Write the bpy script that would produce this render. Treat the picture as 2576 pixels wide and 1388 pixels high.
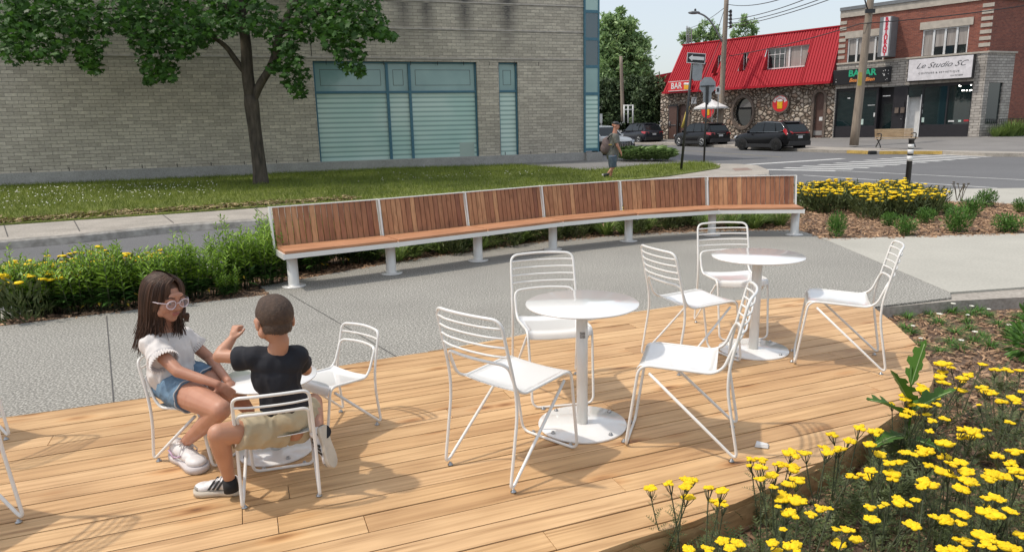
import bpy, bmesh, math, random
import numpy as np
from mathutils import Vector, Matrix
random.seed(7); RS=np.random.RandomState(7)
R=math.radians
scene=bpy.context.scene
for o in list(bpy.data.objects): bpy.data.objects.remove(o)
# ---------------------------------------------------------------- camera
F=1750.;CX,CY=1288.,694.;H=1.65
PITCH=math.atan(370/F); ROLL=math.atan(.024)
_f=np.array([0,math.cos(PITCH),-math.sin(PITCH)]); _r0=np.array([1.,0,0]); _u0=np.cross(_r0,_f)
_r=_r0*math.cos(ROLL)-_u0*math.sin(ROLL); _u=_u0*math.cos(ROLL)+_r0*math.sin(ROLL)
_C=np.array([0,0,H])
cam=bpy.data.cameras.new('camera'); camo=bpy.data.objects.new('camera',cam); scene.collection.objects.link(camo)
cam.sensor_width=36; cam.lens=F/2576*36; cam.clip_start=.05; cam.clip_end=2000
m=Matrix.Identity(4)
for i in range(3): m[i][0]=_r[i]; m[i][1]=_u[i]; m[i][2]=-_f[i]; m[i][3]=_C[i]
camo.matrix_world=m; scene.camera=camo
# ---------------------------------------------------------------- light
SUN_EL=60.; SHADOW_AZ=84.      # shadows fall towards azimuth 84 (from +Y clockwise)
w=bpy.data.worlds.new('World'); scene.world=w; w.use_nodes=True
nt=w.node_tree; bg=nt.nodes['Background']; sky=nt.nodes.new('ShaderNodeTexSky')
sky.sky_type='NISHITA'; sky.sun_disc=False; sky.sun_elevation=R(SUN_EL); sky.sun_rotation=R(SHADOW_AZ+180)
sky.air_density=1.0; sky.dust_density=3.0; sky.ozone_density=1.0
vm=nt.nodes.new('ShaderNodeMix'); vm.data_type='RGBA'; vm.inputs[0].default_value=.5; vm.inputs[7].default_value=(5.0,5.2,5.2,1)   # thin even veil of high cloud
nt.links.new(sky.outputs[0],vm.inputs[6]); nt.links.new(vm.outputs[2],bg.inputs[0]); bg.inputs[1].default_value=.15
sl=bpy.data.lights.new('sun','SUN'); sl.energy=2.0; sl.angle=R(1.5); sl.color=(1,.93,.83)
so=bpy.data.objects.new('sun',sl); scene.collection.objects.link(so)
_d=Vector((math.sin(R(SHADOW_AZ))*math.cos(R(SUN_EL)),math.cos(R(SHADOW_AZ))*math.cos(R(SUN_EL)),-math.sin(R(SUN_EL))))
so.rotation_euler=_d.to_track_quat('-Z','Y').to_euler()
scene.view_settings.view_transform='Standard'; scene.view_settings.look='None'
scene.view_settings.exposure=0.36; scene.view_settings.gamma=1
scene.render.engine='CYCLES'
# ---------------------------------------------------------------- picture <-> world
def gz(Y): return .008*(min(max(Y,14.),60.)-14.)
def ray(x,y): return _f+_r*(x-CX)/F-_u*(y-CY)/F
def G(x,y,z=0.):
    d=ray(x,y); t=(z-H)/d[2]
    for _ in range(25):
        Y=(_C+d*t)[1]; t=(z+gz(Y)-H)/d[2]
    return Vector(_C+d*t)
def P(x,y,Y): d=ray(x,y); return Vector(_C+d*(Y/d[1]))
def G2(x,y,z=0.): g=G(x,y,z); return (g.x,g.y)
# ---------------------------------------------------------------- scene helpers
COL=scene.collection
def tag(o,label=None,cat=None,group=None,kind=None):
    if label: o['label']=label
    if cat: o['category']=cat
    if group: o['group']=group
    if kind: o['kind']=kind
    return o
def thing(name,label,cat,loc=(0,0,0),rz=0.,group=None):
    o=bpy.data.objects.new(name,None); COL.objects.link(o); o.location=loc; o.rotation_euler=(0,0,rz); o.empty_display_size=.1
    return tag(o,label,cat,group)
def copy_tree(o,parent=None):
    c=o.copy(); COL.objects.link(c)
    if parent: c.parent=parent
    for ch in o.children: copy_tree(ch,c)
    return c
class MB:
    def __init__(s): s.v=[];s.f=[];s.mi=[];s.sm=[]
    def add(s,vs,fs,mi=0,sm=False):
        b=len(s.v); s.v+= [tuple(v) for v in vs]
        for f in fs: s.f.append(tuple(b+i for i in f)); s.mi.append(mi); s.sm.append(sm)
        return s
    def box(s,x0,x1,y0,y1,z0,z1,mi=0,M=None,sm=False):
        vs=[(x,y,z) for z in (z0,z1) for y in (y0,y1) for x in (x0,x1)]
        if M is not None: vs=[M@Vector(v) for v in vs]
        return s.add(vs,[(0,2,3,1),(4,5,7,6),(0,1,5,4),(1,3,7,5),(3,2,6,7),(2,0,4,6)],mi,sm)
    def quad(s,a,b,c,d,mi=0): return s.add([a,b,c,d],[(0,1,2,3)],mi)
    def prism(s,pts,z0,z1,mi=0,M=None,sm=False):
        n=len(pts); vs=[(p[0],p[1],z0) for p in pts]+[(p[0],p[1],z1) for p in pts]
        if M is not None: vs=[M@Vector(v) for v in vs]
        fs=[tuple(range(n-1,-1,-1)),tuple(range(n,2*n))]
        s.add(vs,fs,mi,False); b=len(s.v)-2*n
        for i in range(n):
            j=(i+1)%n; s.f.append((b+i,b+j,b+n+j,b+n+i)); s.mi.append(mi); s.sm.append(sm)
        return s
    def tube(s,path,r,n=8,mi=0,cap=True,closed=False,flat=None):
        P_=[Vector(p) for p in path]; m=len(P_)
        rr=r if isinstance(r,(list,tuple)) else [r]*m
        T=[]
        for i in range(m):
            a=P_[(i-1)%m] if (i>0 or closed) else P_[i]; b=P_[(i+1)%m] if (i<m-1 or closed) else P_[i]
            t=(b-a); T.append(t.normalized() if t.length>1e-9 else Vector((0,0,1)))
        u=T[0].orthogonal().normalized(); vs=[]
        for i in range(m):
            u=(u-T[i]*u.dot(T[i])); u=u.normalized() if u.length>1e-6 else T[i].orthogonal().normalized()
            v=T[i].cross(u)
            for k in range(n):
                a=2*math.pi*k/n; vs.append(P_[i]+(u*math.cos(a)+v*math.sin(a))*rr[i])
        fs=[]
        for i in range(m if closed else m-1):
            j=(i+1)%m
            for k in range(n): fs.append((i*n+k,i*n+(k+1)%n,j*n+(k+1)%n,j*n+k))
        s.add(vs,fs,mi,True)
        if cap and not closed:
            b=len(s.v)-m*n
            s.f.append(tuple(b+k for k in range(n-1,-1,-1))); s.mi.append(mi); s.sm.append(False)
            s.f.append(tuple(b+(m-1)*n+k for k in range(n))); s.mi.append(mi); s.sm.append(False)
        return s
    def lathe(s,prof,n=32,mi=0,c=(0,0,0),M=None,sm=True):
        vs=[];
        for (r,z) in prof:
            for k in range(n):
                a=2*math.pi*k/n; v=Vector((c[0]+r*math.cos(a),c[1]+r*math.sin(a),c[2]+z)); vs.append(M@v if M is not None else v)
        fs=[(i*n+k,i*n+(k+1)%n,(i+1)*n+(k+1)%n,(i+1)*n+k) for i in range(len(prof)-1) for k in range(n)]
        s.add(vs,fs,mi,sm)
        b=len(s.v)-len(prof)*n
        s.f.append(tuple(b+k for k in range(n-1,-1,-1))); s.mi.append(mi); s.sm.append(False)
        s.f.append(tuple(b+(len(prof)-1)*n+k for k in range(n))); s.mi.append(mi); s.sm.append(False)
        return s
    def ell(s,c,r,mi=0,n=10,m=7,M=None):
        vs=[(c[0],c[1],c[2]-r[2])]
        for i in range(1,m):
            t=math.pi*i/m
            for k in range(n):
                a=2*math.pi*k/n; vs.append((c[0]+r[0]*math.sin(t)*math.cos(a),c[1]+r[1]*math.sin(t)*math.sin(a),c[2]-r[2]*math.cos(t)))
        vs.append((c[0],c[1],c[2]+r[2])); L=len(vs)-1
        if M is not None: vs=[M@Vector(v) for v in vs]
        fs=[(0,1+(k+1)%n,1+k) for k in range(n)]
        for i in range(m-2):
            for k in range(n): a=1+i*n; fs.append((a+k,a+(k+1)%n,a+n+(k+1)%n,a+n+k))
        a=1+(m-2)*n; fs+=[(L,a+k,a+(k+1)%n) for k in range(n)]
        return s.add(vs,fs,mi,True)
    def build(s,name,mats,parent=None,bevel=0,loc=None,rz=None):
        me=bpy.data.meshes.new(name); me.from_pydata(s.v,[],s.f)
        if not isinstance(mats,(list,tuple)): mats=[mats]
        for mm in mats: me.materials.append(mm)
        me.polygons.foreach_set('material_index',s.mi); me.polygons.foreach_set('use_smooth',s.sm); me.update()
        o=bpy.data.objects.new(name,me); COL.objects.link(o)
        if parent: o.parent=parent
        if loc is not None: o.location=loc
        if rz is not None: o.rotation_euler=(0,0,rz)
        if bevel:
            b=o.modifiers.new('bevel','BEVEL'); b.width=bevel; b.segments=2; b.limit_method='ANGLE'; b.angle_limit=R(40)
        return o
def fillet(pts,rad,n=5):
    P_=[Vector(p) for p in pts]; out=[P_[0]]
    for i in range(1,len(P_)-1):
        r_=rad[i] if isinstance(rad,(list,tuple)) else rad
        a,b,c=P_[i-1],P_[i],P_[i+1]; d1=(a-b);d2=(c-b); L=min(r_,d1.length*.49,d2.length*.49)
        p=b+d1.normalized()*L; q=b+d2.normalized()*L
        for k in range(n+1):
            t=k/n; out.append(p*(1-t)**2+b*2*t*(1-t)+q*t*t)
    out.append(P_[-1]); return out
def sheet(name,pts,z,mat,skirt=0.,label=None,kind='structure',extra=None,parent=None):
    """ground sheet: polygon in x,y whose surface follows the terrain, with an optional real edge going down"""
    bm=bmesh.new(); vs=[bm.verts.new((p[0],p[1],0)) for p in pts]; f=bm.faces.new(vs)
    if f.normal.z<0 or sum((pts[i][0]*pts[(i+1)%len(pts)][1]-pts[(i+1)%len(pts)][0]*pts[i][1]) for i in range(len(pts)))<0: f.normal_flip()
    for Yc in (14.,60.):
        g=bm.verts[:]+bm.edges[:]+bm.faces[:]; bmesh.ops.bisect_plane(bm,geom=g,plane_co=(0,Yc,0),plane_no=(0,1,0))
    for v in bm.verts: v.co.z=z+gz(v.co.y)
    if skirt:
        be=[e for e in bm.edges if e.is_boundary]; r_=bmesh.ops.extrude_edge_only(bm,edges=be)
        for v in r_['geom']:
            if isinstance(v,bmesh.types.BMVert): v.co.z-=skirt
    bmesh.ops.recalc_face_normals(bm,faces=bm.faces[:])
    me=bpy.data.meshes.new(name); bm.to_mesh(me); bm.free(); me.materials.append(mat)
    if sum(p.normal.z*p.area for p in me.polygons)<0: me.flip_normals()
    o=bpy.data.objects.new(name,me); COL.objects.link(o); o['kind']=kind
    if parent: o.parent=parent
    return o
def stroke(mb,a,b,w,z,mi=0):
    """painted line between two ground points"""
    a=Vector(a[:2]);b=Vector(b[:2]);n=(b-a).normalized(); n=Vector((-n.y,n.x))*w/2; N=max(1,int((b-a).length/4))
    for i in range(N):
        p=a.lerp(b,i/N);q=a.lerp(b,(i+1)/N)
        mb.quad(*[(c.x,c.y,z+gz(c.y)) for c in (p-n,q-n,q+n,p+n)],mi)
def text(body,size,mat,parent,M,name='lettering',extrude=.004,shear=0,bold=0.,align='CENTER',space=1.,sx=1.,asdata=False):
    cu=bpy.data.curves.new(name,'FONT'); cu.body=body; cu.size=size; cu.extrude=extrude; cu.shear=shear; cu.offset=bold
    cu.align_x=align; cu.align_y='CENTER'; cu.space_character=space; cu.resolution_u=3
    t=bpy.data.objects.new('t',cu); COL.objects.link(t); dg=bpy.context.evaluated_depsgraph_get()
    me=bpy.data.meshes.new_from_object(t.evaluated_get(dg)); bpy.data.objects.remove(t)
    me.transform(M@Matrix.Diagonal((sx,1,1,1)))
    if asdata: return me
    me.materials.clear(); me.materials.append(mat); o=bpy.data.objects.new(name,me); COL.objects.link(o)
    if parent: o.parent=parent
    return o
# ---------------------------------------------------------------- instanced-shape mesh (leaves, chips, blades) as ONE mesh
def scatter_mesh(name,centers,tv,tf,size,mats,parent=None,up=None,spread=1.,mi=None,dirs=None,smooth=False,seed=1,kind=None):
    """tv template verts (k,3) with x=length axis,z=normal ; dirs (n,3) optional length direction"""
    rs=np.random.RandomState(seed); C_=np.asarray(centers,float); n=len(C_); tv=np.asarray(tv,float); k=len(tv)
    size=np.broadcast_to(np.asarray(size,float),(n,))
    if dirs is None: dirs=rs.normal(size=(n,3)); 
    D=np.asarray(dirs,float).copy(); D/=np.linalg.norm(D,axis=1)[:,None]+1e-9
    if up is None: up=rs.normal(size=(n,3))
    else:
        up=np.broadcast_to(np.asarray(up,float),(n,3))+rs.normal(size=(n,3))*spread
    Nn=up-D*(up*D).sum(1)[:,None]; Nn/=np.linalg.norm(Nn,axis=1)[:,None]+1e-9
    W=np.cross(Nn,D)
    V=C_[:,None,:]+size[:,None,None]*(tv[None,:,0:1]*D[:,None,:]+tv[None,:,1:2]*W[:,None,:]+tv[None,:,2:3]*Nn[:,None,:])
    V=V.reshape(-1,3); loops=[];starts=[];tot=[];c=0
    fl=[np.array(f) for f in tf]; 
    L=np.concatenate([f for f in fl]); lens=np.array([len(f) for f in fl])
    allL=(L[None,:]+np.arange(n)[:,None]*k).reshape(-1); tots=np.tile(lens,n); st=np.concatenate([[0],np.cumsum(tots)[:-1]])
    me=bpy.data.meshes.new(name); me.vertices.add(len(V)); me.vertices.foreach_set('co',V.astype(np.float32).ravel())
    me.loops.add(len(allL)); me.loops.foreach_set('vertex_index',allL.astype(np.int32))
    me.polygons.add(len(tots)); me.polygons.foreach_set('loop_start',st.astype(np.int32)); me.polygons.foreach_set('loop_total',tots.astype(np.int32))
    if not isinstance(mats,(list,tuple)): mats=[mats]
    for mm in mats: me.materials.append(mm)
    if mi is not None: me.polygons.foreach_set('material_index',np.repeat(np.asarray(mi,np.int32),len(lens)))
    if smooth: me.polygons.foreach_set('use_smooth',np.ones(len(tots),bool))
    me.update(); me.validate()
    o=bpy.data.objects.new(name,me); COL.objects.link(o)
    if parent: o.parent=parent
    return o
LEAF_V=[(0,0,0),(.35,.17,.03),(.7,.13,.0),(1,0,-.08),(.7,-.13,0),(.35,-.17,.03)]; LEAF_F=[(0,1,2,3,4,5)]
LANCEW_V=[(0,0,0),(.3,.13,.03),(.62,.10,.0),(1,0,-.16),(.62,-.10,0),(.3,-.13,.03)]
LANCE_V=[(0,0,0),(.3,.1,.03),(.65,.08,.0),(1,0,-.12),(.65,-.08,0),(.3,-.1,.03)]
BLADE_V=[(0,.035,0),(.5,.028,.03),(1,0,-.15),(.5,-.028,.03),(0,-.035,0)]; BLADE_F=[(0,1,3,4),(1,2,3)]
_ml=[]
for a,r_ in ((-90,.05),(-60,.34),(-35,.30),(-22,.62),(-8,.45),(0,.6),(8,.5),(30,.95),(45,.55),(60,.62),(75,.6),(90,1.05)):
    _ml.append((math.sin(R(a))*r_,math.cos(R(a))*r_))
_half=[(x,y) for x,y in _ml]
MAPLE_V=[(x,y,-.12*abs(y)) for x,y in _half]+[(x,-y,-.12*abs(y)) for x,y in reversed(_half[1:-1])]; MAPLE_F=[tuple(range(len(MAPLE_V)))]
def ipoly(pts,n,rs):
    """n random points in polygon"""
    P_=np.array([(p[0],p[1]) for p in pts]); lo=P_.min(0);hi=P_.max(0); out=[]
    while len(out)<n:
        q=lo+(hi-lo)*rs.rand(max(64,2*n),2); c=np.zeros(len(q),bool); j=len(P_)-1
        for i in range(len(P_)):
            a,b=P_[i],P_[j]; t=((a[1]>q[:,1])!=(b[1]>q[:,1]))&(q[:,0]<(b[0]-a[0])*(q[:,1]-a[1])/(b[1]-a[1]+1e-12)+a[0]); c^=t; j=i
        out+=list(q[c])
    return np.array(out[:n])
# ---------------------------------------------------------------- materials
def nmat(name):
    m=bpy.data.materials.new(name); m.use_nodes=True; t=m.node_tree; return m,t,t.nodes['Principled BSDF']
def N(t,ty,**k):
    n=t.nodes.new(ty)
    for a,b in k.items():
        if a.startswith('i_'):
            key=a[2:]; n.inputs[int(key) if key.isdigit() else key].default_value=b
        else: setattr(n,a,b)
    return n
def L(t,a,b): t.links.new(a,b)
def c4(c): return (c[0],c[1],c[2],1)
def ramp(t,fac,stops,interp='LINEAR'):
    r_=t.nodes.new('ShaderNodeValToRGB'); r_.color_ramp.interpolation=interp
    while len(r_.color_ramp.elements)<len(stops): r_.color_ramp.elements.new(.5)
    for e,(p,c) in zip(r_.color_ramp.elements,stops): e.position=p; e.color=c4(c)
    L(t,fac,r_.inputs[0]); return r_.outputs[0]
def pm(name,col,rough=.6,metal=0.,col2=None,ns=5.,nd=3.,bump=0.,bs=40.,island=None,coat=0.,spec=None,stretch=None,trans=0.,emit=None,es=0.):
    """plain procedural material: base colour mottled by noise towards col2, optional per-piece variation and bump"""
    m,t,b=nmat(name); b.inputs['Roughness'].default_value=rough; b.inputs['Metallic'].default_value=metal
    if coat: b.inputs['Coat Weight'].default_value=coat
    if spec is not None: b.inputs['Specular IOR Level'].default_value=spec
    tc=N(t,'ShaderNodeTexCoord').outputs['Object']
    if stretch:
        mp=N(t,'ShaderNodeMapping'); mp.inputs['Scale'].default_value=stretch; L(t,tc,mp.inputs[0]); tc=mp.outputs[0]
    if col2 is None: col2=tuple(c*.8 for c in col)
    no=N(t,'ShaderNodeTexNoise',i_Scale=ns,i_Detail=nd); L(t,tc,no.inputs['Vector'])
    c=ramp(t,no.outputs[0],[(.3,col2),(.7,col)])
    if island:
        ge=N(t,'ShaderNodeNewGeometry'); rr=ramp(t,ge.outputs['Random Per Island'],island)
        mx=N(t,'ShaderNodeMix',data_type='RGBA',blend_type='MULTIPLY'); mx.inputs[0].default_value=1
        L(t,c,mx.inputs[6]); L(t,rr,mx.inputs[7]); c=mx.outputs[2]
    L(t,c,b.inputs['Base Color'])
    if bump:
        nb=N(t,'ShaderNodeTexNoise',i_Scale=bs,i_Detail=4.); L(t,tc,nb.inputs['Vector'])
        bn=N(t,'ShaderNodeBump',i_Strength=bump,i_Distance=.01); L(t,nb.outputs[0],bn.inputs['Height']); L(t,bn.outputs[0],b.inputs['Normal'])
    if trans:
        tr=N(t,'ShaderNodeBsdfTranslucent'); L(t,c,tr.inputs[0]); mx=N(t,'ShaderNodeMixShader'); mx.inputs[0].default_value=trans
        out=t.nodes['Material Output']; L(t,b.outputs[0],mx.inputs[1]); L(t,tr.outputs[0],mx.inputs[2]); L(t,mx.outputs[0],out.inputs[0])
    if emit: b.inputs['Emission Color'].default_value=c4(emit); b.inputs['Emission Strength'].default_value=es
    return m
M={}
M['white']=pm('white_powder_coat',(.80,.79,.76),.28,col2=(.74,.73,.70),ns=3,coat=.25)
M['bolt']=pm('bolt_steel',(.45,.45,.45),.3,1.)
M['black']=pm('black_plastic',(.012,.012,.013),.5)
M['dark']=pm('dark_metal',(.03,.03,.032),.45)
M['steel']=pm('galvanised',(.35,.36,.37),.4,.8)
M['grey']=pm('grey_paint',(.28,.29,.30),.5)
M['signwhite']=pm('sign_white',(.75,.75,.74),.5)
M['yellow']=pm('yellow_plastic',(.55,.42,.08),.5)
M['bark']=pm('bark',(.12,.095,.07),.9,col2=(.035,.028,.022),ns=9,nd=6,bump=1.,bs=14,stretch=(1,1,.25))
M['timber']=pm('weathered_timber',(.33,.27,.21),.85,col2=(.20,.16,.125),ns=14,nd=5,bump=.4,bs=20,stretch=(1,1,.06))
def wood(name,stops,knot,grain=(1.2,22,22),isl=True,rough=.55,ring=.5):
    m,t,b=nmat(name); tc=N(t,'ShaderNodeTexCoord').outputs['Object']; ge=N(t,'ShaderNodeNewGeometry').outputs['Random Per Island']
    off=N(t,'ShaderNodeCombineXYZ'); mu=N(t,'ShaderNodeMath',operation='MULTIPLY',i_1=37.); L(t,ge,mu.inputs[0]); L(t,mu.outputs[0],off.inputs[0]); L(t,mu.outputs[0],off.inputs[1])
    ad=N(t,'ShaderNodeVectorMath',operation='ADD'); L(t,tc,ad.inputs[0]); L(t,off.outputs[0],ad.inputs[1])
    mp=N(t,'ShaderNodeMapping'); mp.inputs['Scale'].default_value=grain; L(t,ad.outputs[0],mp.inputs[0])
    no=N(t,'ShaderNodeTexNoise',i_Scale=1.,i_Detail=5.,i_Distortion=1.2); L(t,mp.outputs[0],no.inputs['Vector'])
    n2=N(t,'ShaderNodeTexNoise',i_Scale=2.2,i_Detail=2.); L(t,ad.outputs[0],n2.inputs['Vector'])
    base=ramp(t,ge,stops); g=ramp(t,no.outputs[0],[(.22,(.50,.42,.35)),(.42,(.85,.80,.74)),(.55,(1,.98,.95)),(.75,(1.15,1.13,1.1))])
    mx=N(t,'ShaderNodeMix',data_type='RGBA',blend_type='MULTIPLY'); mx.inputs[0].default_value=1.; L(t,base,mx.inputs[6]); L(t,g,mx.inputs[7])
    g2=ramp(t,n2.outputs[0],[(.3,(.8,.74,.68)),(.6,(1.05,1.03,1.0))]); m2=N(t,'ShaderNodeMix',data_type='RGBA',blend_type='MULTIPLY'); m2.inputs[0].default_value=.8
    L(t,mx.outputs[2],m2.inputs[6]); L(t,g2,m2.inputs[7]); col=m2.outputs[2]
    if knot:
        mk=N(t,'ShaderNodeMapping'); mk.inputs['Scale'].default_value=(1.6,4.5,1); L(t,ad.outputs[0],mk.inputs[0])
        vo=N(t,'ShaderNodeTexVoronoi',i_Scale=1.25,i_Randomness=1.); L(t,mk.outputs[0],vo.inputs['Vector'])
        kf=ramp(t,vo.outputs['Distance'],[(.04,(.20,.11,.07)),(.075,(.50,.36,.25)),(.16,(.90,.80,.70)),(.27,(1,1,1))])
        m3=N(t,'ShaderNodeMix',data_type='RGBA',blend_type='MULTIPLY'); m3.inputs[0].default_value=knot; L(t,col,m3.inputs[6]); L(t,kf,m3.inputs[7]); col=m3.outputs[2]
    L(t,col,b.inputs['Base Color']); b.inputs['Roughness'].default_value=rough
    bn=N(t,'ShaderNodeBump',i_Strength=.25,i_Distance=.003); L(t,no.outputs[0],bn.inputs['Height']); L(t,bn.outputs[0],b.inputs['Normal'])
    return m
M['deck']=wood('deck_pine',[(0,(.57,.37,.19)),(.3,(.63,.425,.23)),(.65,(.53,.335,.17)),(1,(.67,.46,.26))],.9,grain=(1.1,26,26))
M['slat']=wood('bench_slat_hardwood',[(0,(.25,.10,.055)),(.25,(.40,.19,.095)),(.45,(.30,.13,.07)),(.6,(.48,.25,.125)),(.8,(.34,.15,.08)),(1,(.58,.33,.17))],0,grain=(22,22,1.6))
M['seatwood']=wood('bench_seat_hardwood',[(0,(.46,.22,.115)),(.5,(.52,.27,.15)),(1,(.47,.23,.125))],0,grain=(1.6,22,22))
def ground_mat(name,a,b_,c_,s1=260.,s2=1.2,rough=.9,bump=.3,spots=None,big=(.85,1.1)):
    m,t,b=nmat(name); tc=N(t,'ShaderNodeTexCoord').outputs['Object']
    n1=N(t,'ShaderNodeTexNoise',i_Scale=s1,i_Detail=2.); L(t,tc,n1.inputs['Vector']); col=ramp(t,n1.outputs[0],[(.3,a),(.5,b_),(.7,c_)])
    n2=N(t,'ShaderNodeTexNoise',i_Scale=s2,i_Detail=5.,i_Roughness=.6); L(t,tc,n2.inputs['Vector']); g=ramp(t,n2.outputs[0],[(.3,(big[0],)*3),(.7,(big[1],)*3)])
    mx=N(t,'ShaderNodeMix',data_type='RGBA',blend_type='MULTIPLY'); mx.inputs[0].default_value=1.; L(t,col,mx.inputs[6]); L(t,g,mx.inputs[7]); col=mx.outputs[2]
    L(t,col,b.inputs['Base Color']); b.inputs['Roughness'].default_value=rough
    bn=N(t,'ShaderNodeBump',i_Strength=bump,i_Distance=.004); L(t,n1.outputs[0],bn.inputs['Height']); L(t,bn.outputs[0],b.inputs['Normal'])
    return m
M['aggregate']=ground_mat('exposed_aggregate',(.115,.110,.098),(.26,.25,.222),(.54,.52,.465),s1=70.,s2=.7,big=(.86,1.06))
M['concrete']=ground_mat('pale_concrete',(.38,.365,.32),(.42,.405,.355),(.46,.445,.39),s1=40.,s2=.9,bump=.08,big=(.9,1.05))
M['oldconcrete']=ground_mat('old_concrete',(.30,.27,.23),(.38,.345,.30),(.45,.41,.36),s1=30.,s2=1.6,big=(.75,1.08))
M['asphalt']=ground_mat('asphalt',(.105,.105,.108),(.135,.135,.138),(.17,.17,.172),s1=60.,s2=.25,big=(.86,1.08))
M['oldasphalt']=ground_mat('old_asphalt',(.17,.16,.15),(.21,.20,.19),(.26,.25,.24),s1=60.,s2=.4,big=(.8,1.08))
M['soil']=ground_mat('mulch_soil',(.06,.035,.022),(.14,.09,.06),(.27,.185,.125),s1=55.,s2=2.,bump=.8,big=(.7,1.1))
M['lawn']=ground_mat('lawn_turf',(.06,.085,.012),(.13,.16,.025),(.24,.24,.06),s1=25.,s2=.7,bump=.6,big=(.75,1.3))
M['earth']=ground_mat('ground_earth',(.13,.13,.12),(.16,.155,.15),(.2,.19,.18),s1=20.,s2=.1)
M['paint']=ground_mat('road_paint',(.52,.52,.50),(.62,.62,.60),(.68,.68,.66),s1=40.,s2=3.,bump=.05,big=(.7,1.05))
M['yellowpaint']=ground_mat('yellow_curb_paint',(.45,.29,.07),(.55,.37,.10),(.6,.42,.14),s1=20.,s2=3.,big=(.7,1.1))
M['faintyellow']=ground_mat('faded_yellow_paint',(.20,.18,.11),(.25,.22,.14),(.28,.25,.16),s1=30.,s2=2.)
def leafmat(name,a,b_,island=None,trans=.25,rough=.5):
    return pm(name,a,rough,col2=b_,ns=1.2,nd=2,island=island or [(0,(.55,.6,.5)),(.5,(1,1,1)),(1,(1.35,1.3,1.1))],trans=trans,spec=.35)
M['maple']=leafmat('maple_leaf',(.065,.165,.026),(.032,.088,.016),trans=.35)
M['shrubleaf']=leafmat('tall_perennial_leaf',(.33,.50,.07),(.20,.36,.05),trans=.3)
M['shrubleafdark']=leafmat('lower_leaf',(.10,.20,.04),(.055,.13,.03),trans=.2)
M['yarrowleaf']=leafmat('yarrow_leaf',(.135,.17,.062),(.075,.10,.04),trans=.15)
M['grassleaf']=leafmat('grass_leaf',(.25,.34,.10),(.15,.23,.06),trans=.25)
M['greenshrub']=leafmat('small_shrub_leaf',(.13,.26,.05),(.08,.18,.04),trans=.25)
M['hosta']=leafmat('hosta_leaf',(.30,.42,.17),(.17,.28,.10),trans=.25)
M['bgtree']=leafmat('distant_tree_leaf',(.36,.50,.24),(.25,.38,.17),trans=.4)
M['bgdark']=leafmat('distant_dark_leaf',(.10,.15,.07),(.055,.09,.04),trans=.15)
M['dandelion']=leafmat('broad_weed_leaf',(.09,.20,.03),(.05,.13,.02),island=[(0,(.9,.95,.9)),(1,(1.1,1.1,1))],trans=.3)
M['yflower']=pm('yarrow_flower',(1.,.78,.006),.7,col2=(.97,.66,.004),ns=60,bump=.4,bs=330,island=[(0,(.97,.88,.8)),(1,(1.03,1.03,1))],trans=.15)
M['wflower']=pm('white_flower',(.8,.78,.68),.7)
M['yleaf']=pm('yellowed_leaf',(.6,.42,.04),.6,trans=.3)
M['chip']=pm('wood_chip',(.44,.30,.195),.85,col2=(.24,.15,.09),ns=8,island=[(0,(.3,.25,.22)),(.3,(.6,.52,.46)),(.65,(1,.95,.9)),(1,(1.5,1.45,1.35))])
M['stem']=pm('stem_brown',(.09,.07,.04),.8)
ZR=-.12
def GP(l,z=0.): return [G2(x,y,z) for x,y in l]
# the ground, one sheet to the horizon
sheet('ground',[(-600,-20),(600,-20),(600,900),(-600,900)],ZR-.06,M['earth'])
sheet('road',[(-60,5.2),(-3,5.2),(4,9.6),(60,9.6),(70,120),(-60,120)],ZR,M['asphalt'])
# plaza of exposed aggregate, left part, with control joints as real grooves (thin dark inlays)
far=GP([(0,820),(330,780),(680,740),(655,720),(1000,658),(1340,610),(1600,588),(1800,580),(2010,578),(2066,598)])
plaza_pts=[(-9,4.2)]+far+GP([(2390,735)])+GP([(2392,748),(2200,771)])+[(2.9,5.4),(1.6,3.9),(0.2,2.3),(-2,1.6),(-9,1.0)]
sheet('plaza_paving',plaza_pts,0,M['aggregate'],skirt=.2)
jm=MB()
def joint(a,b,w=.008): 
    a=G(*a);b=G(*b); stroke(jm,a,b,w,.0035)
joint((268,795),(286,1012)); joint((727,739),(1040,922)); joint((1300,1000),(1301,1001))
M['joint']=pm('joint_dark',(.10,.095,.09),.9)
o=jm.build('paving_joints',M['joint']); o['kind']='structure'
# pale concrete path on the right
cp=GP([(2066,598),(2390,735)])
near_c=GP([(2392,735),(2576,722),(2800,708)])
farc=GP([(2576,587),(2100,600)])
conc=[cp[0],cp[1]]+near_c+[(16,7.2),(16,10.4)]+farc
sheet('concrete_path',conc,.0015,M['concrete'],skirt=.2)
# dark worn strip between path and right bed
st=[G2(2200,771),G2(2390,735),G2(2576,722),G2(2800,708),(16,7.1),(16,6.6)]+GP([(2800,728),(2576,742),(2390,752)])
sheet('edging_strip',st,-.02,M['oldconcrete'],skirt=.15)
# planting beds
def G3(l,z): return [G2(x,y,z) for x,y in l]
right_bed=GP([(2160,745),(2390,748),(2576,738),(2800,722)])+[(16,6.7),(16,.2),(-.8,.2),(-.8,2.2),(.9,2.75),(1.8,3.4),(2.5,4.3),(2.9,5.2)]
sheet('mulch_bed',right_bed,-.13,M['soil'])
mid_out=GP([(2030,478),(2250,481),(2300,490),(2363,503),(2576,511),(2800,520)])
mid_bed=GP([(1998,575),(2075,604),(2576,591),(2800,586)])+list(reversed(mid_out))
sheet('mulch_bed',mid_bed,-.02,M['soil'],skirt=.15)
strip_out=GP([(-200,850),(0,805),(400,712),(640,664),(818,625),(1020,603),(1256,580),(1500,560),(1800,535),(2030,505)])
strip_bed=[(-9,3.9)]+GP([(0,823),(330,783),(684,742),(650,720),(1000,662),(1340,614),(1600,592),(1800,584),(2010,582)])+list(reversed(strip_out))+[(-9,4.6)]
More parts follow.
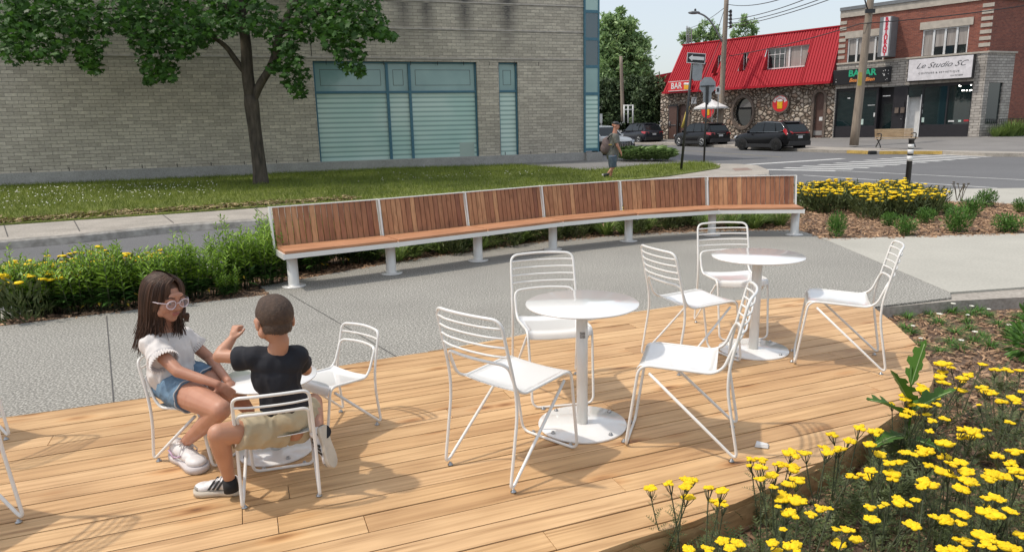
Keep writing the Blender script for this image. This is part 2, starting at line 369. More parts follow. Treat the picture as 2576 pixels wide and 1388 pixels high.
sheet('mulch_bed',strip_bed,-.018,M['soil'])
# narrow concrete kerb along the side street and the far corner pad
kerb_in=strip_out
kerb_out=[]
for i,p in enumerate(strip_out):
    a=Vector(strip_out[max(0,i-1)]);b=Vector(strip_out[min(len(strip_out)-1,i+1)]);n=(b-a).normalized(); kerb_out.append((p[0]-n.y*.42,p[1]+n.x*.42))
sheet('kerb',[(-9,4.6)]+kerb_in+list(reversed(kerb_out))+[(-9,5.2)],.0,M['concrete'],skirt=.2)
pad=GP([(2030,505),(2250,497),(2330,505),(2420,508),(2576,513),(2800,521)])+GP([(2800,470),(2576,473),(2404,475),(2316,481),(2200,490),(2060,492)])
sheet('concrete_corner',pad,.0,M['concrete'],skirt=.2)
# far side of the side street: sidewalk, lawn, path
lk=[(-200,622),(0,604),(200,588),(451,563),(677,548),(900,533),(1200,510),(1500,482),(1700,462),(1850,447),(1934,437)]
tip=[(1934,428),(1905,416),(1860,412.5),(1815,412)]
sw_in=[(677,519),(419,537),(184,551),(0,564),(-200,578)]
SWZ=.03
swp=G3(lk,SWZ)+G3(tip,SWZ)+G3([(1680,401),(1560,400)],SWZ)+[(-14,22)]+G3([(-200,560)],SWZ)
sheet('sidewalk',swp,SWZ,M['oldconcrete'],skirt=.2)
jb=MB()
for a,b in (((184,551),(201,582)),((405,537),(437,561)),((10,566),(20,596)),((640,521),(668,544))):
    stroke(jb,G(*a,SWZ),G(*b,SWZ),.018,SWZ+.004)
o=jb.build('sidewalk_joints',M['joint']); o['kind']='structure'
ke=MB(); kp=[Vector(G2(x,y,SWZ)) for x,y in lk]
def kn(i): d=(kp[min(i+1,len(kp)-1)]-kp[max(i-1,0)]).normalized(); return Vector((d.y,-d.x))
for i in range(len(kp)-1):
    a,b=kp[i],kp[i+1]
    for k_ in range(6):
        p=a.lerp(b,k_/6);q=a.lerp(b,(k_+1)/6); n1=kn(i).lerp(kn(i+1),k_/6);n2=kn(i).lerp(kn(i+1),(k_+1)/6)
        if kp[0].y>0 and n1.y>0: n1=-n1;n2=-n2
        prof=((-.10,SWZ+.002),(.015,SWZ-.004),(.05,SWZ-.035),(.085,ZR+.002))
        for (o0,z0),(o1,z1) in zip(prof,prof[1:]): ke.quad(*[(v.x,v.y,z+gz(v.y)) for v,z in ((p+n1*o1,z1),(q+n2*o1,z1),(q+n2*o0,z0),(p+n1*o0,z0))])
M['kerbstone']=ground_mat('weathered_kerb',(.27,.25,.22),(.36,.335,.30),(.44,.415,.37),s1=9.,s2=3.,big=(.7,1.15))
o=ke.build('kerb',M['kerbstone']); o['kind']='structure'
# dirty kerb face line
lawn_near=[(-200,579),(0,565),(184,552),(419,537),(677,519),(900,505),(1200,484),(1500,460),(1678,443),(1752,432),(1807,423),(1812,419),(1796,412.5),(1752,408),(1707,411)]
lawn_far=[(1618,416),(1560,422),(1484,429),(1380,421),(1302,415),(1200,418)]
lawn_pts=G3(lawn_near,.05)+G3(lawn_far,.05)+G3([(806,429),(640,441),(0,468),(-200,476)],.05)
sheet('lawn',lawn_pts,.06,M['lawn'],skirt=.1)
pth=G3([(1230,417),(1302,414),(1380,420),(1484,428),(1618,415),(1707,411),(1752,408),(1680,400),(1560,398),(1510,392),(1440,398),(1300,408)],.045)
sheet('path',pth,.045,M['oldasphalt'],skirt=.1)
# far kerb, sidewalk and rising forecourt
K=[(1480,352.5),(1600,363),(1700,366),(1850,373),(2039,383),(2120,385.5),(2185,388.5),(2372,389),(2476,394),(2700,396)]
kz=lambda x,y:G(x,y,ZR)
kb=[kz(*p) for p in K]
KT=ZR+.15
inn=[(1480,348),(1600,356),(1700,359),(1850,362),(2039,369),(2200,373),(2351,378),(2576,382.5),(2700,384)]
ki=[G(x,y,KT) for x,y in inn]
sheet('far_sidewalk',[(p.x,p.y) for p in kb]+[(p.x,p.y) for p in reversed(ki)],KT,M['oldconcrete'],skirt=.2)
FA=-42.; FO=P(2094,346,47.)       # facade line of the shops: origin at the joint of the two buildings
fd=Vector((math.sin(R(FA)),math.cos(R(FA)),0))   # runs to the far left
fn=Vector((-fd.y,fd.x,0))*1.     # normal
if fn.dot(Vector((0,-1,0)))<0: fn=-fn  # towards the street
FZ=FO.z
def fp(t,off=0,z=FZ): q=FO+fd*t+fn*off; return Vector((q.x,q.y,z))
mbf=MB(); far_edge=[fp(26,-.3),fp(13.2,-.3),fp(0,-.3),fp(-9.5,-.3),fp(-9.5,-.3)+Vector((14,4,0)),fp(-9.5,-.3)+Vector((26,6,0))]
kk=[Vector((p.x,p.y,KT-.002+gz(p.y))) for p in ki]
A=kk; n=len(A)
ts=[26,20,13.2,6.5,1.5,-1.8,-5,-9.2]
B_=[fp(t,-.4) for t in ts]+[fp(-9.5,-.4)+Vector((8,3,0))]
mm=min(len(A),len(B_)); 
for i in range(mm-1):
    a,b,c,d=A[i],A[i+1],B_[i+1],B_[i]
    # two bands so the slope starts gently
    m1=a.lerp(d,.5)-Vector((0,0,.03)); m2=b.lerp(c,.5)-Vector((0,0,.03))
    mbf.quad(a,b,m2,m1); mbf.quad(m1,m2,c,d)
a,b=A[-1],B_[-1]; mbf.quad(a,a+Vector((14,3,.1)),b+Vector((14,3,0)),b)
o=mbf.build('forecourt',M['oldasphalt']); o['kind']='structure'
# markings
mk=MB(); z=ZR+.004
def ln(a,b,w): stroke(mk,G(*a,ZR),G(*b,ZR),w,z)
ln((2020,441),(2508,473.5),.11); ln((2101,429.5),(2700,459),.11); ln((1872,415),(2120,399.5),.40); ln((1480,356),(1500,357),.1)
U1,L1,U5,L5=[G(*p,ZR) for p in ((1926,427),(2103,430),(2101,410.5),(2262,415.5))]
for i in range(16):
    u=U1+(U5-U1)*(i/4); l=L1+(L5-L1)*(i/4)
    if i>=11: l=l+(u-l)*(.0)
    stroke(mk,u,l,.42,z)
o=mk.build('road_markings',M['paint']); o['kind']='structure'
mk=MB(); ln2=lambda a,b,w: stroke(mk,G(*a,ZR),G(*b,ZR),w,z)
ln2((1600,371.5),(1760,381.5),.14); ln2((1760,381.5),(1965,395.5),.14)
o=mk.build('centre_line',M['faintyellow']); o['kind']='structure'
mk=MB()
def kerbpaint(x0,y0,x1,y1):
    a=G(x0,y0,ZR);b=G(x1,y1,ZR);d=(b-a).normalized();nn=Vector((d.y,-d.x,0))
    if nn.y>0: nn=-nn
    nn=nn*.006
    a2,b2=a+nn,b+nn; zt=KT+.004
    for i in range(6):
        p=a2.lerp(b2,i/6);q=a2.lerp(b2,(i+1)/6); in_=-nn/.006*.22
        mk.quad((p.x,p.y,ZR+.01+gz(p.y)),(q.x,q.y,ZR+.01+gz(q.y)),(q.x,q.y,zt+gz(q.y)),(p.x,p.y,zt+gz(p.y)))
        mk.quad((p.x,p.y,zt+gz(p.y)),(q.x,q.y,zt+gz(q.y)),(q.x+in_.x,q.y+in_.y,zt+gz(q.y)),(p.x+in_.x,p.y+in_.y,zt+gz(p.y)))
kerbpaint(2130,386.2,2183,388.4); kerbpaint(2212,388.6,2370,389)
o=mk.build('yellow_kerb_paint',M['yellowpaint']); o['kind']='structure'
# storm drain inlet in the far kerb
d=MB(); a=G(2188,389,ZR); b=G(2209,389,ZR); d.box(a.x,b.x,a.y-.04,a.y+.2,a.z+.01,a.z+.17); tag(d.build('storm_drain',M['black'],bevel=.02),'dark storm drain opening between two yellow painted kerb lengths','drain')
# tactile plate at corner
d=MB(); q=[G(*p,SWZ) for p in ((1842,424),(1880,422.5),(1893,428),(1850,430))]
d.add([v+Vector((0,0,.006)) for v in q]+[v+Vector((0,0,-.01)) for v in q],[(0,1,2,3),(0,4,5,1),(1,5,6,2),(2,6,7,3),(3,7,4,0)])
M['rust']=pm('rusty_plate',(.30,.21,.17),.8)
tag(d.build('tactile_plate',M['rust']),'rust brown tactile plate set in the pale corner sidewalk','plate')
def chips(name,poly,n,z,s0,s1,seed):
    rs=np.random.RandomState(seed); p=ipoly(poly,n,rs); zz=np.array([z+gz(y) for y in p[:,1]])
    C_=np.column_stack([p,zz+rs.rand(n)*.012]); ang=rs.rand(n)*6.283; D=np.column_stack([np.cos(ang),np.sin(ang),rs.normal(size=n)*.25])
    tv=[(-.5,-.16,0),(.5,-.11,0),(.42,.13,0),(-.45,.15,0),(-.45,-.12,.12),(.45,-.1,.12),(.4,.1,.12),(-.4,.12,.12)]
    o=scatter_mesh(name,C_,tv,[(4,5,6,7),(0,1,5,4),(1,2,6,5),(2,3,7,6),(3,0,4,7)],s0+(s1-s0)*rs.rand(n)**2,M['chip'],up=(0,0,1),spread=.35,dirs=D,seed=seed)
    o['kind']='stuff'; o['label']='loose brown wood chip mulch covering the planting bed'; o['category']='mulch'; return o
nb=[(-.3,2.3),(.9,2.75),(1.6,3.2),(2.4,4.0),(2.75,4.7),(3.1,5.6),(3.3,6.15),(5.0,6.3),(8,6.4),(8,3.2),(3.5,1.5),(1.2,1.2),(-.3,1.2)]
chips('wood_chips',nb,26000,-.122,.02,.06,1)
chips('wood_chips',mid_bed,14000,-.012,.03,.09,2)
chips('wood_chips',strip_bed[1:],14000,-.012,.02,.07,3)
# lawn grass: short blades, dry litter along the sidewalk, clover heads
def blades(name,poly,n,z,s0,s1,mats,seed,lean=.5,label=None,cat=None,mi=None):
    rs=np.random.RandomState(seed); p=ipoly(poly,n,rs); zz=np.array([z+gz(y) for y in p[:,1]])
    C_=np.column_stack([p,zz]); D=np.column_stack([rs.normal(size=n)*lean,rs.normal(size=n)*lean,np.ones(n)])
    o=scatter_mesh(name,C_,BLADE_V,BLADE_F,s0+(s1-s0)*rs.rand(n),mats,dirs=D,seed=seed); o['kind']='stuff'
    if label: o['label']=label; o['category']=cat
    return o
M['lawnblade']=leafmat('lawn_blade',(.23,.28,.045),(.115,.16,.022),trans=.25)
blades('grass',lawn_pts,80000,.058,.06,.16,M['lawnblade'],11,lean=.6,label='short patchy green lawn grass in front of the brick wall',cat='grass')
rs=np.random.RandomState(5)
le=[Vector(G2(x,y,.05)) for x,y in ((-200,577),(0,562),(184,549),(419,534),(677,516),(900,502))]
pts=[]
for i in range(5200):
    k=rs.rand()*4.99; a=le[int(k)].lerp(le[int(k)+1],k%1); t=abs(rs.normal())*.5; pts.append((a.x-.25*t,a.y+.55*t,.075+gz(a.y)))
pts=np.array(pts); ang=rs.rand(len(pts))*6.28
M['litter']=pm('dry_leaf_litter',(.42,.33,.19),.9,col2=(.25,.18,.10),island=[(0,(.4,.38,.35)),(.5,(1,1,1)),(1,(1.3,1.3,1.2))])
o=scatter_mesh('leaf_litter',pts,LANCE_V,LEAF_F,.12+.16*rs.rand(len(pts)),M['litter'],up=(0,0,1),spread=.3,dirs=np.column_stack([np.cos(ang),np.sin(ang),rs.normal(size=len(pts))*.15]),seed=4)
o['kind']='stuff'; o['label']='dry brown leaf litter along the lawn edge by the sidewalk'; o['category']='litter'
poly=G3([(-50,480),(560,460),(540,492),(200,520),(-50,540)],.05); p=ipoly(poly,330,rs)
poly2=G3([(900,440),(1500,432),(1300,450),(900,465)],.05); p=np.vstack([p,ipoly(poly2,60,rs)])
C_=np.column_stack([p,[.14+gz(y) for y in p[:,1]]])
tv=[(.5*math.cos(a),.5*math.sin(a),0) for a in (0,1.05,2.1,3.14,4.2,5.2)]+[(0,0,.5)]
o=scatter_mesh('clover_flowers',C_,tv,[(i,(i+1)%6,6) for i in range(6)],.022+.02*rs.rand(len(p)),M['wflower'],up=(0,0,1),spread=.1,seed=9)
o['kind']='stuff'; o['label']='small white clover flowers dotted over the lawn'; o['category']='clover'
def clip(poly,n,d):   # keep points with n.p<=d
    out=[]
    for i in range(len(poly)):
        a=poly[i];b=poly[(i+1)%len(poly)];fa=n[0]*a[0]+n[1]*a[1]-d;fb=n[0]*b[0]+n[1]*b[1]-d
        if fa<=0: out.append(a)
        if fa*fb<0: t=fa/(fa-fb); out.append((a[0]+(b[0]-a[0])*t,a[1]+(b[1]-a[1])*t))
    return out
DZ=.03
pf=[G2(x,y,0) for x,y in ((-400,1120),(0,1062),(384,1010),(700,956),(940,915),(1130,885),(1290,856),(1440,823),(1592,793),(1700,777),(1830,764),(1979,757),(2100,758))]
pn=[G2(x,y,DZ) for x,y in ((2190,766),(2249,812),(2307,868),(2346,922),(2350,946),(2343,968),(2327,988),(2298,1010),(2240,1052),(2127,1131),(2050,1169),(1965,1212),(1878,1253),(1745,1310),(1592,1356),(1500,1388),(1350,1432))]
outline=pf+pn+[(-.5,1.6),(-5,1.0),(-5,3.0)]
BD=69.; ca,sa=math.cos(R(90-BD)),math.sin(R(90-BD))   # board direction azimuth
loc=[(p[0]*ca+p[1]*sa,-p[0]*sa+p[1]*ca) for p in outline]
BW=.140;GAP=.007
dk=thing('wooden_deck','curved pale pine board deck carrying the white cafe furniture','deck',(0,0,0))
mb=MB(); v0=min(p[1] for p in loc); v1=max(p[1] for p in loc); v=v0; rs=random.Random(3); k=0
while v<v1:
    a,b=v+GAP/2,v+BW-GAP/2
    if k%5==0: a+=.003
    s=clip(clip(loc,(0,1),b),(0,-1),-a)
    if len(s)>2:
        u0=min(p[0] for p in s);u1=max(p[0] for p in s); u=u0-rs.uniform(0,3.5)
        while u<u1:
            L_=3.66; q=clip(clip(s,(1,0),u+L_-.0015),(-1,0),-(u+.0015))
            if len(q)>2:
                dz=rs.uniform(-.0012,.0012); mb.prism(q,DZ-.03,DZ+dz)
            u+=L_
    v+=BW; k+=1
o=mb.build('deck_boards',M['deck'],dk,rz=R(90-BD)); 
b=o.modifiers.new('b','BEVEL'); b.width=.0022; b.segments=1; b.limit_method='ANGLE'; b.angle_limit=R(50)
# bent fascia board round the free edge and dark frame under the boards
fa=MB(); ed=[Vector(p) for p in [pf[-1]]+pn]
for i in range(len(ed)-1):
    p,q=ed[i],ed[i+1]
    n_=Vector((q.y-p.y,-(q.x-p.x))).normalized()
    if n_.dot((p+q)/2-Vector((0,3)))<0: n_=-n_
    def nn(j):
        a=ed[max(0,j-1)];b=ed[min(len(ed)-1,j+1)];t=(b-a).normalized();n2=Vector((t.y,-t.x)); return -n2 if n2.dot(n_)<0 else n2
    n1,n2=nn(i),nn(i+1)
    P1,P2=p+n1*.002,q+n2*.002;Q1,Q2=p-n1*.02,q-n2*.02
    z0,z1=-.16,DZ-.032
    fa.quad((P1.x,P1.y,z0),(P2.x,P2.y,z0),(P2.x,P2.y,z1),(P1.x,P1.y,z1)); fa.quad((P1.x,P1.y,z1),(P2.x,P2.y,z1),(Q2.x,Q2.y,z1),(Q1.x,Q1.y,z1))
M['fascia']=wood('deck_fascia',[(0,(.50,.33,.17)),(1,(.58,.39,.21))],0,grain=(5,5,30))
fa.build('fascia',M['fascia'],dk)
fr=MB(); 
for vv in np.arange(v0+.1,v1,.45):
    pass
inner=clip(clip(loc,(0,1),v1-.03),(0,-1),-(v0+.03)); cx=sum(p[0] for p in loc)/len(loc);cy=sum(p[1] for p in loc)/len(loc)
inner=[(cx+(p[0]-cx)*.985,cy+(p[1]-cy)*.985) for p in loc]
fr.prism(inner,DZ-.12,DZ-.034); M['darkwood']=pm('joist_dark',(.05,.035,.022),.9); fr.build('joist_frame',M['darkwood'],dk,rz=R(90-BD))
# ---------------------------------------------------------------- chairs
def make_chair(name,label,s=1.,top=.82,seatz=.45,wf=.215,dep=.27,slats=(.645,.69,.735,.78),arch=.60,r=.0078,cat='chair'):
    t=thing(name,label,cat)
    def arch_path(w0,z0,w1,z1,y1,bow,rad):   # up one side, over the top bowed back, down the other
        pass
    yk=-.20*s; zk=seatz-.03; yt=-.292*s; wt=wf*.95
    def yb(z): return yk+(yt-yk)*(z-zk)/(top-zk)
    # outer tube: diagonal brace - rear foot - upright - top - upright - rear foot - brace
    half=[(-(wf-.025),dep*.62,seatz-.035),(-wf,-dep,r),(-wf,yk,zk),(-wt,yt,top)]
    mid=[(-wt*.5,yt-.028*s,top+.004),(0,yt-.038*s,top+.006),(wt*.5,yt-.028*s,top+.004)]
    pts=half+mid+[(-x,y,z) for x,y,z in reversed(half)]
    rad=[0,.055*s,.12,.05*s,.06,.06,.06,.05*s,.12,.055*s,0]
    m=MB(); m.tube(fillet(pts,rad,6),r,8); m.build('outer_frame',M['white'],t)
    # inner tube: arch - down the back - seat side - front leg - floor bar
    wi=wf*.9; wfl=wf*.86
    ya=yb(arch)+.004
    half=[(-wi,ya,arch),(-wi,yk+.012,seatz+.02),(-wi,yk+.065*s,seatz-.012),(-wi,dep*.80,seatz+.006),(-wfl,dep+.01,r)]
    top_=[(-wi*.5,ya-.026*s,arch+.004),(0,ya-.035*s,arch+.006),(wi*.5,ya-.026*s,arch+.004)]
    seq=list(reversed(half))+top_+[(-x,y,z) for x,y,z in half]
    rad=[.05*s,.06*s,.07,.07,.045*s,.06,.06,.06,.045*s,.07,.07,.06*s,.05*s]
    full=fillet([Vector((0,dep+.01,r))]+[Vector(p) for p in seq]+[Vector((0,dep+.01,r))],[0]+rad+[0],6)
    m=MB(); m.tube(full[:-1],r,8,closed=True); m.build('inner_frame',M['white'],t)
    m=MB()
    for z in slats:
        y=yb(z); w_=wf+(wt-wf)*(z-zk)/(top-zk)
        p=[Vector((-w_,y,z)),Vector((-w_*.93,y-.006,z)),Vector((-w_*.6,y-.03*s,z)),Vector((0,y-.04*s,z)),Vector((w_*.6,y-.03*s,z)),Vector((w_*.93,y-.006,z)),Vector((w_,y,z))]
        m.tube(fillet(p,.05,4),r*.72,7)
    m.build('back_rod' if len(slats)==1 else 'back_rods',M['white'],t)
    # seat: bent steel sheet with waterfall front and a slight dish
    m=MB(); prof=[(yk+.045*s,seatz+.004)]
    for k in range(1,9): prof.append((yk+.045*s+(dep*.80-.02-(yk+.045*s))*k/8,seatz-.012+.018*k/8))
    for k in range(1,6):
        a=k/5*1.35; prof.append((dep*.80-.02+.035*math.sin(a),seatz+.006-.035*(1-math.cos(a))))
    prof.append((prof[-1][0]+.004,prof[-1][1]-.012))
    nx=10; V=[];Fc=[]
    for (y,z) in prof:
        for i in range(nx+1):
            u=-1+2*i/nx; V.append((u*(wi-.002),y,z-.010*(1-u*u)))
    b=len(V); V+= [(x,y,z-.004) for x,y,z in V]
    np_=len(prof)
    for i in range(np_-1):
        for j in range(nx):
            a=i*(nx+1)+j; Fc.append((a,a+1,a+nx+2,a+nx+1)); Fc.append((b+a,b+a+nx+1,b+a+nx+2,b+a+1))
    for i in range(np_-1):
        for j in (0,nx): a=i*(nx+1)+j; Fc.append((a,a+nx+1,b+a+nx+1,b+a))
    for j in range(nx):
        for i in (0,np_-1): a=i*(nx+1)+j; Fc.append((a,a+1,b+a+1,b+a))
    m.add(V,Fc,0,True); o=m.build('seat',M['seat'],t); o.data.polygons.foreach_set('use_smooth',[True]*len(o.data.polygons))
    m_=MB()
    for x,y in ((-wf,-dep),(wf,-dep),(-wfl*.7,dep+.01),(wfl*.7,dep+.01)):
        b_=MB(); b_.lathe([(.004,0),(.014,0),(.014,.006),(.007,.009),(.007,.016),(.002,.018)],8,c=(x*.97,y+.028 if y<0 else y+.018,0)); b_.build('floor_glide',M['bolt'],t)
    return t
M['seat']=pm('white_seat_enamel',(.82,.81,.79),.16,col2=(.79,.78,.76),ns=2,coat=.6)
def place(o,x,y,az,z=DZ):   # az: direction the sitter faces, clockwise from +Y
    o.location=(x,y,z); o.rotation_euler=(0,0,-R(az)); return o
CH={}
def feet(rl,rr=None,f1=None,f2=None): pass
def chair_at(proto,first,x,y,az,label,group):
    o=proto if first else copy_tree(proto)
    place(o,x,y,az); o['label']=label; o['group']=group; return o
g1='white wire cafe chairs on the deck'
AC=make_chair('cafe_chair','x')
k=(H-DZ)/1.57
chair_at(AC,True,-.01*k,3.12*k,42,'white wire cafe chair nearest the camera, its back turned to us at the middle table',g1)
chair_at(AC,False,.235*k,4.03*k,171,'white wire chair facing the camera from behind the middle table',g1)
chair_at(AC,False,.86*k,3.31*k,-72,'white wire chair seen side on to the right of the middle table, facing left',g1)
chair_at(AC,False,1.20*k,4.50*k,69,'white wire chair left of the far table, its back towards the middle table',g1)
chair_at(AC,False,1.69*k,5.20*k,178,'white wire chair facing the camera from behind the far right table',g1)
chair_at(AC,False,2.17*k,4.43*k,-68,'rightmost white wire chair, alone on the deck corner and facing left',g1)
chair_at(AC,False,-3.13,3.50,-68,'white wire chair cut off by the left edge beside the grey paving',g1)
chair_at(AC,False,-2.46,2.62,-72,'white wire chair cut off at the lower left corner of the deck',g1)
g2='small white wire chairs round the low table'
KC=make_chair('child_chair','x',s=.70,top=.535,seatz=.305,wf=.165,dep=.175,slats=(.49,),arch=.445,r=.0075)
kb1=chair_at(KC,True,-1.10,3.005,-16,'low white child chair under the boy in the black t-shirt',g2)
kb2=chair_at(KC,False,-1.635,3.395,110,'low white child chair under the girl in the white top',g2)
kb3=chair_at(KC,False,-1.0,3.665,-142,'empty low white child chair right of the low table',g2)
# ---------------------------------------------------------------- tables
def make_table(name,label,x,y,h,rt,rb,rp,group,stick=False):
    t=thing(name,label,'table',(x,y,DZ),0,group)
    m=MB(); m.lathe([(.001,h-.010),(rt-.004,h-.010),(rt,h-.006),(rt,h-.002),(rt-.002,h),(.001,h)],72); m.build('table_top',M['seat'],t)
    m=MB(); m.lathe([(rp,.014),(rp,h-.010)],28); m.lathe([(rp*3,h-.018),(rp*3,h-.0102)],24); m.build('post',M['white'],t)
    m=MB(); m.lathe([(rb-.003,.0),(rb,.004),(rb,.011),(rb-.003,.014),(.02,.0145)],64); m.build('base_plate',M['seat'],t)
    for k_ in range(4):
        a=R(38+90*k_); b=MB(); b.lathe([(.012,.0148),(.012,.019),(.008,.021),(.008,.027),(.002,.029)],8,c=((rb-.028)*math.cos(a),(rb-.028)*math.sin(a),0)); b.build('anchor_bolt',M['bolt'],t)
    if stick:
        m=MB(); 
        vs=[]
        for i in range(7):
            a=R(-118+i*9); 
            for z in (h-.19,h-.155): vs.append(((rp+.0008)*math.cos(a),(rp+.0008)*math.sin(a),z))
        m.add(vs,[(2*i,2*i+2,2*i+3,2*i+1) for i in range(6)]); m.build('sticker',M['sticker'],t)
    return t
M['sticker']=pm('grey_sticker',(.4,.4,.4),.5,col2=(.15,.15,.15),ns=90)
make_table('cafe_table','white round cafe table in the middle with three chairs round it',.36*k,3.505*k,.70,.303,.245,.031,'white round pedestal tables',True)
make_table('cafe_table','white round cafe table furthest back on the right of the deck',1.694*k,4.70*k,.70,.318,.245,.034,'white round pedestal tables')
make_table('child_table','low white round table between the girl and the boy',-1.216*k,3.284*k,.41,.235,.19,.03,'white round pedestal tables')
# crumpled white wrapper on the deck
m=MB(); g=G(1916,1122,DZ); 
V=[(-.035,-.022,.003),(.03,-.026,.004),(.038,.02,.003),(-.028,.025,.003),(-.03,-.018,.015),(.027,-.02,.02),(.03,.015,.013),(-.024,.02,.019),(0,0,.012)]
m.add(V,[(0,1,5,4),(1,2,6,5),(2,3,7,6),(3,0,4,7),(4,5,8),(5,6,8),(6,7,8),(7,4,8)],0); o=m.build('paper_wrapper',M['signwhite'],loc=g,rz=-.3); tag(o,'small crumpled white wrapper lying on the deck boards','wrapper')
# ---------------------------------------------------------------- curved bench
J=[G(x,y) for x,y in ((740,719),(985,687),(1203,655),(1391,627),(1581,606),(1790,591),(1998,590))]
# smooth the measured row of posts
bench=thing('curved_bench','long curved bench of reddish upright slats on a white steel frame','bench')
ctr=[]
Nn=[]
for i in range(7):
    a=J[max(0,i-1)];b=J[min(6,i+1)];d=(b-a).normalized(); n_=Vector((d.y,-d.x,0))   # towards the camera side
    if n_.y>0: n_=-n_
    Nn.append(n_)
FRO=.25;REA=-.19;SZ=.435;BT=.87
def bp(i,off,z): q=J[i]+Nn[i]*off; return Vector((q.x,q.y,z))
def bl(i,t,off,z): return bp(i,off,z).lerp(bp(i+1,off,z),t)
for i in range(7):
    m=MB(); m.lathe([(.13,0),(.13,.008),(.062,.010),(.062,.010),(.060,.03),(.058,SZ-.06)],32,c=J[i]); m.build('post',M['white'],bench)
J=[j.copy() for j in J]; J[0]-=(J[1]-J[0]).normalized()*.13; J[6]+=(J[6]-J[5]).normalized()*.05   # the frame overhangs the end posts
for i in range(6):
    # seat planks, real boards with gaps, lengthwise
    m=MB(); e=.006; W=FRO-REA; nb_=3
    for q in range(nb_):
        o0=REA+.01+W*q/nb_; o1=REA+.01+W*(q+1)/nb_-.008
        t0,t1=.008,.992
        z0,z1=SZ-.03,SZ
        vs=[bl(i,t0,o0,z0),bl(i,t1,o0,z0),bl(i,t1,o1,z0),bl(i,t0,o1,z0),bl(i,t0,o0,z1),bl(i,t1,o0,z1),bl(i,t1,o1,z1),bl(i,t0,o1,z1)]
        m.add(vs,[(0,3,2,1),(4,5,6,7),(0,1,5,4),(1,2,6,5),(2,3,7,6),(3,0,4,7)])
    # local frame so grain runs along the boards
    ob=m.build('seat_boards',M['seatwood'],bench,bevel=.003)
    d=(J[i+1]-J[i]); ang=math.atan2(d.y,d.x); Rm=Matrix.Rotation(-ang,4,'Z'); ob.data.transform(Rm); ob.rotation_euler=(0,0,ang)
    # back slats, upright boards
    m=MB(); ns_=18; BO0=REA-.012; BO1=REA-.085
    for q in range(ns_):
        t0=.022+.956*q/ns_+.0032; t1=.022+.956*(q+1)/ns_-.0032
        z0,z1=SZ-.005,BT-.018
        vs=[bl(i,t0,BO0,z0),bl(i,t1,BO0,z0),bl(i,t1,BO0-.022,z0),bl(i,t0,BO0-.022,z0),bl(i,t0,BO1,z1),bl(i,t1,BO1,z1),bl(i,t1,BO1-.022,z1),bl(i,t0,BO1-.022,z1)]
        m.add(vs,[(0,3,2,1),(4,5,6,7),(0,1,5,4),(1,2,6,5),(2,3,7,6),(3,0,4,7)])
    ob=m.build('back_slats',M['slat'],bench); ob.data.transform(Rm); ob.rotation_euler=(0,0,ang)
    # white steel rails
    m=MB()
    def bar(o0,z0,o1,z1,t0=0.,t1=1.):
        vs=[bl(i,t0,o0,z0),bl(i,t1,o0,z0),bl(i,t1,o1,z0),bl(i,t0,o1,z0),bl(i,t0,o0,z1),bl(i,t1,o0,z1),bl(i,t1,o1,z1),bl(i,t0,o1,z1)]
        m.add(vs,[(0,3,2,1),(4,5,6,7),(0,1,5,4),(1,2,6,5),(2,3,7,6),(3,0,4,7)])
    bar(FRO-.012,SZ-.085,FRO+.0,SZ-.032,.002,.998); bar(REA-.02,SZ-.08,REA,SZ-.032,.002,.998)
    bar(BO1-.045,BT-.017,BO1+.012,BT-.008,.0,1.)
    m.build('rail',M['white'],bench)
for i in range(7):
    m=MB(); d=(J[min(6,i+1)]-J[max(0,i-1)]).normalized()*.009
    prof=[(FRO+.004,SZ-.09),(FRO+.004,SZ-.028),(REA+.004,SZ-.028),(REA-.004,SZ+.002),(REA-.066,BT-.006),(REA-.135,BT-.006),(REA-.045,SZ-.09)]
    vs=[bp(i,o_,z)-d for o_,z in prof]+[bp(i,o_,z)+d for o_,z in prof]; n=len(prof)
    vs2=vs
    m.add(vs2,[tuple(range(n)),tuple(range(2*n-1,n-1,-1))]+[(j,j+n,(j+1)%n+n,(j+1)%n) for j in range(n)])
    m.build('side_plate',M['white'],bench)
# ---------------------------------------------------------------- walls measured through the camera
class Frame:
    def __init__(s,O,d):   # O base point, d unit direction (to the right as seen from the street)
        s.O=Vector(O); s.d=Vector((d.x,d.y,0)).normalized(); s.n=Vector((s.d.y,-s.d.x,0))   # n towards viewer
        s.rz=math.atan2(s.d.y,s.d.x)
    def uz(s,x,y,off=0.):
        r_=Vector(ray(x,y)); C=Vector(_C); o=s.O+s.n*off; t=(o-C).dot(s.n)/r_.dot(s.n); q=C+r_*t; return ((q-s.O).dot(s.d),q.z-s.O.z)
    def emp(s,name,label,cat): return thing(name,label,cat,s.O,s.rz)
def wall_mesh(m,u0,u1,z0,z1,holes,dep,mi=0,rmi=None,y=0.,top=None):
    """front face of a wall with openings cut out and reveals going in"""
    us=sorted(set([u0,u1]+[min(max(h[i],u0),u1) for h in holes for i in (0,1)])); zs=sorted(set([z0,z1]+[min(max(h[i],z0),z1) for h in holes for i in (2,3)]))
    for i in range(len(us)-1):
        for j in range(len(zs)-1):
            cu=(us[i]+us[i+1])/2;cz=(zs[j]+zs[j+1])/2
            if any(h[0]<cu<h[1] and h[2]<cz<h[3] for h in holes): continue
            m.quad((us[i],y,zs[j]),(us[i+1],y,zs[j]),(us[i+1],y,zs[j+1]),(us[i],y,zs[j+1]),mi)
    r=mi if rmi is None else rmi
    for h in holes:
        a,b,c,d=h[:4]
        m.quad((a,y,c),(a,y,d),(a,y+dep,d),(a,y+dep,c),r); m.quad((b,y,d),(b,y,c),(b,y+dep,c),(b,y+dep,d),r)
        m.quad((a,y,d),(b,y,d),(b,y+dep,d),(a,y+dep,d),r); m.quad((b,y,c),(a,y,c),(a,y+dep,c),(b,y+dep,c),r)
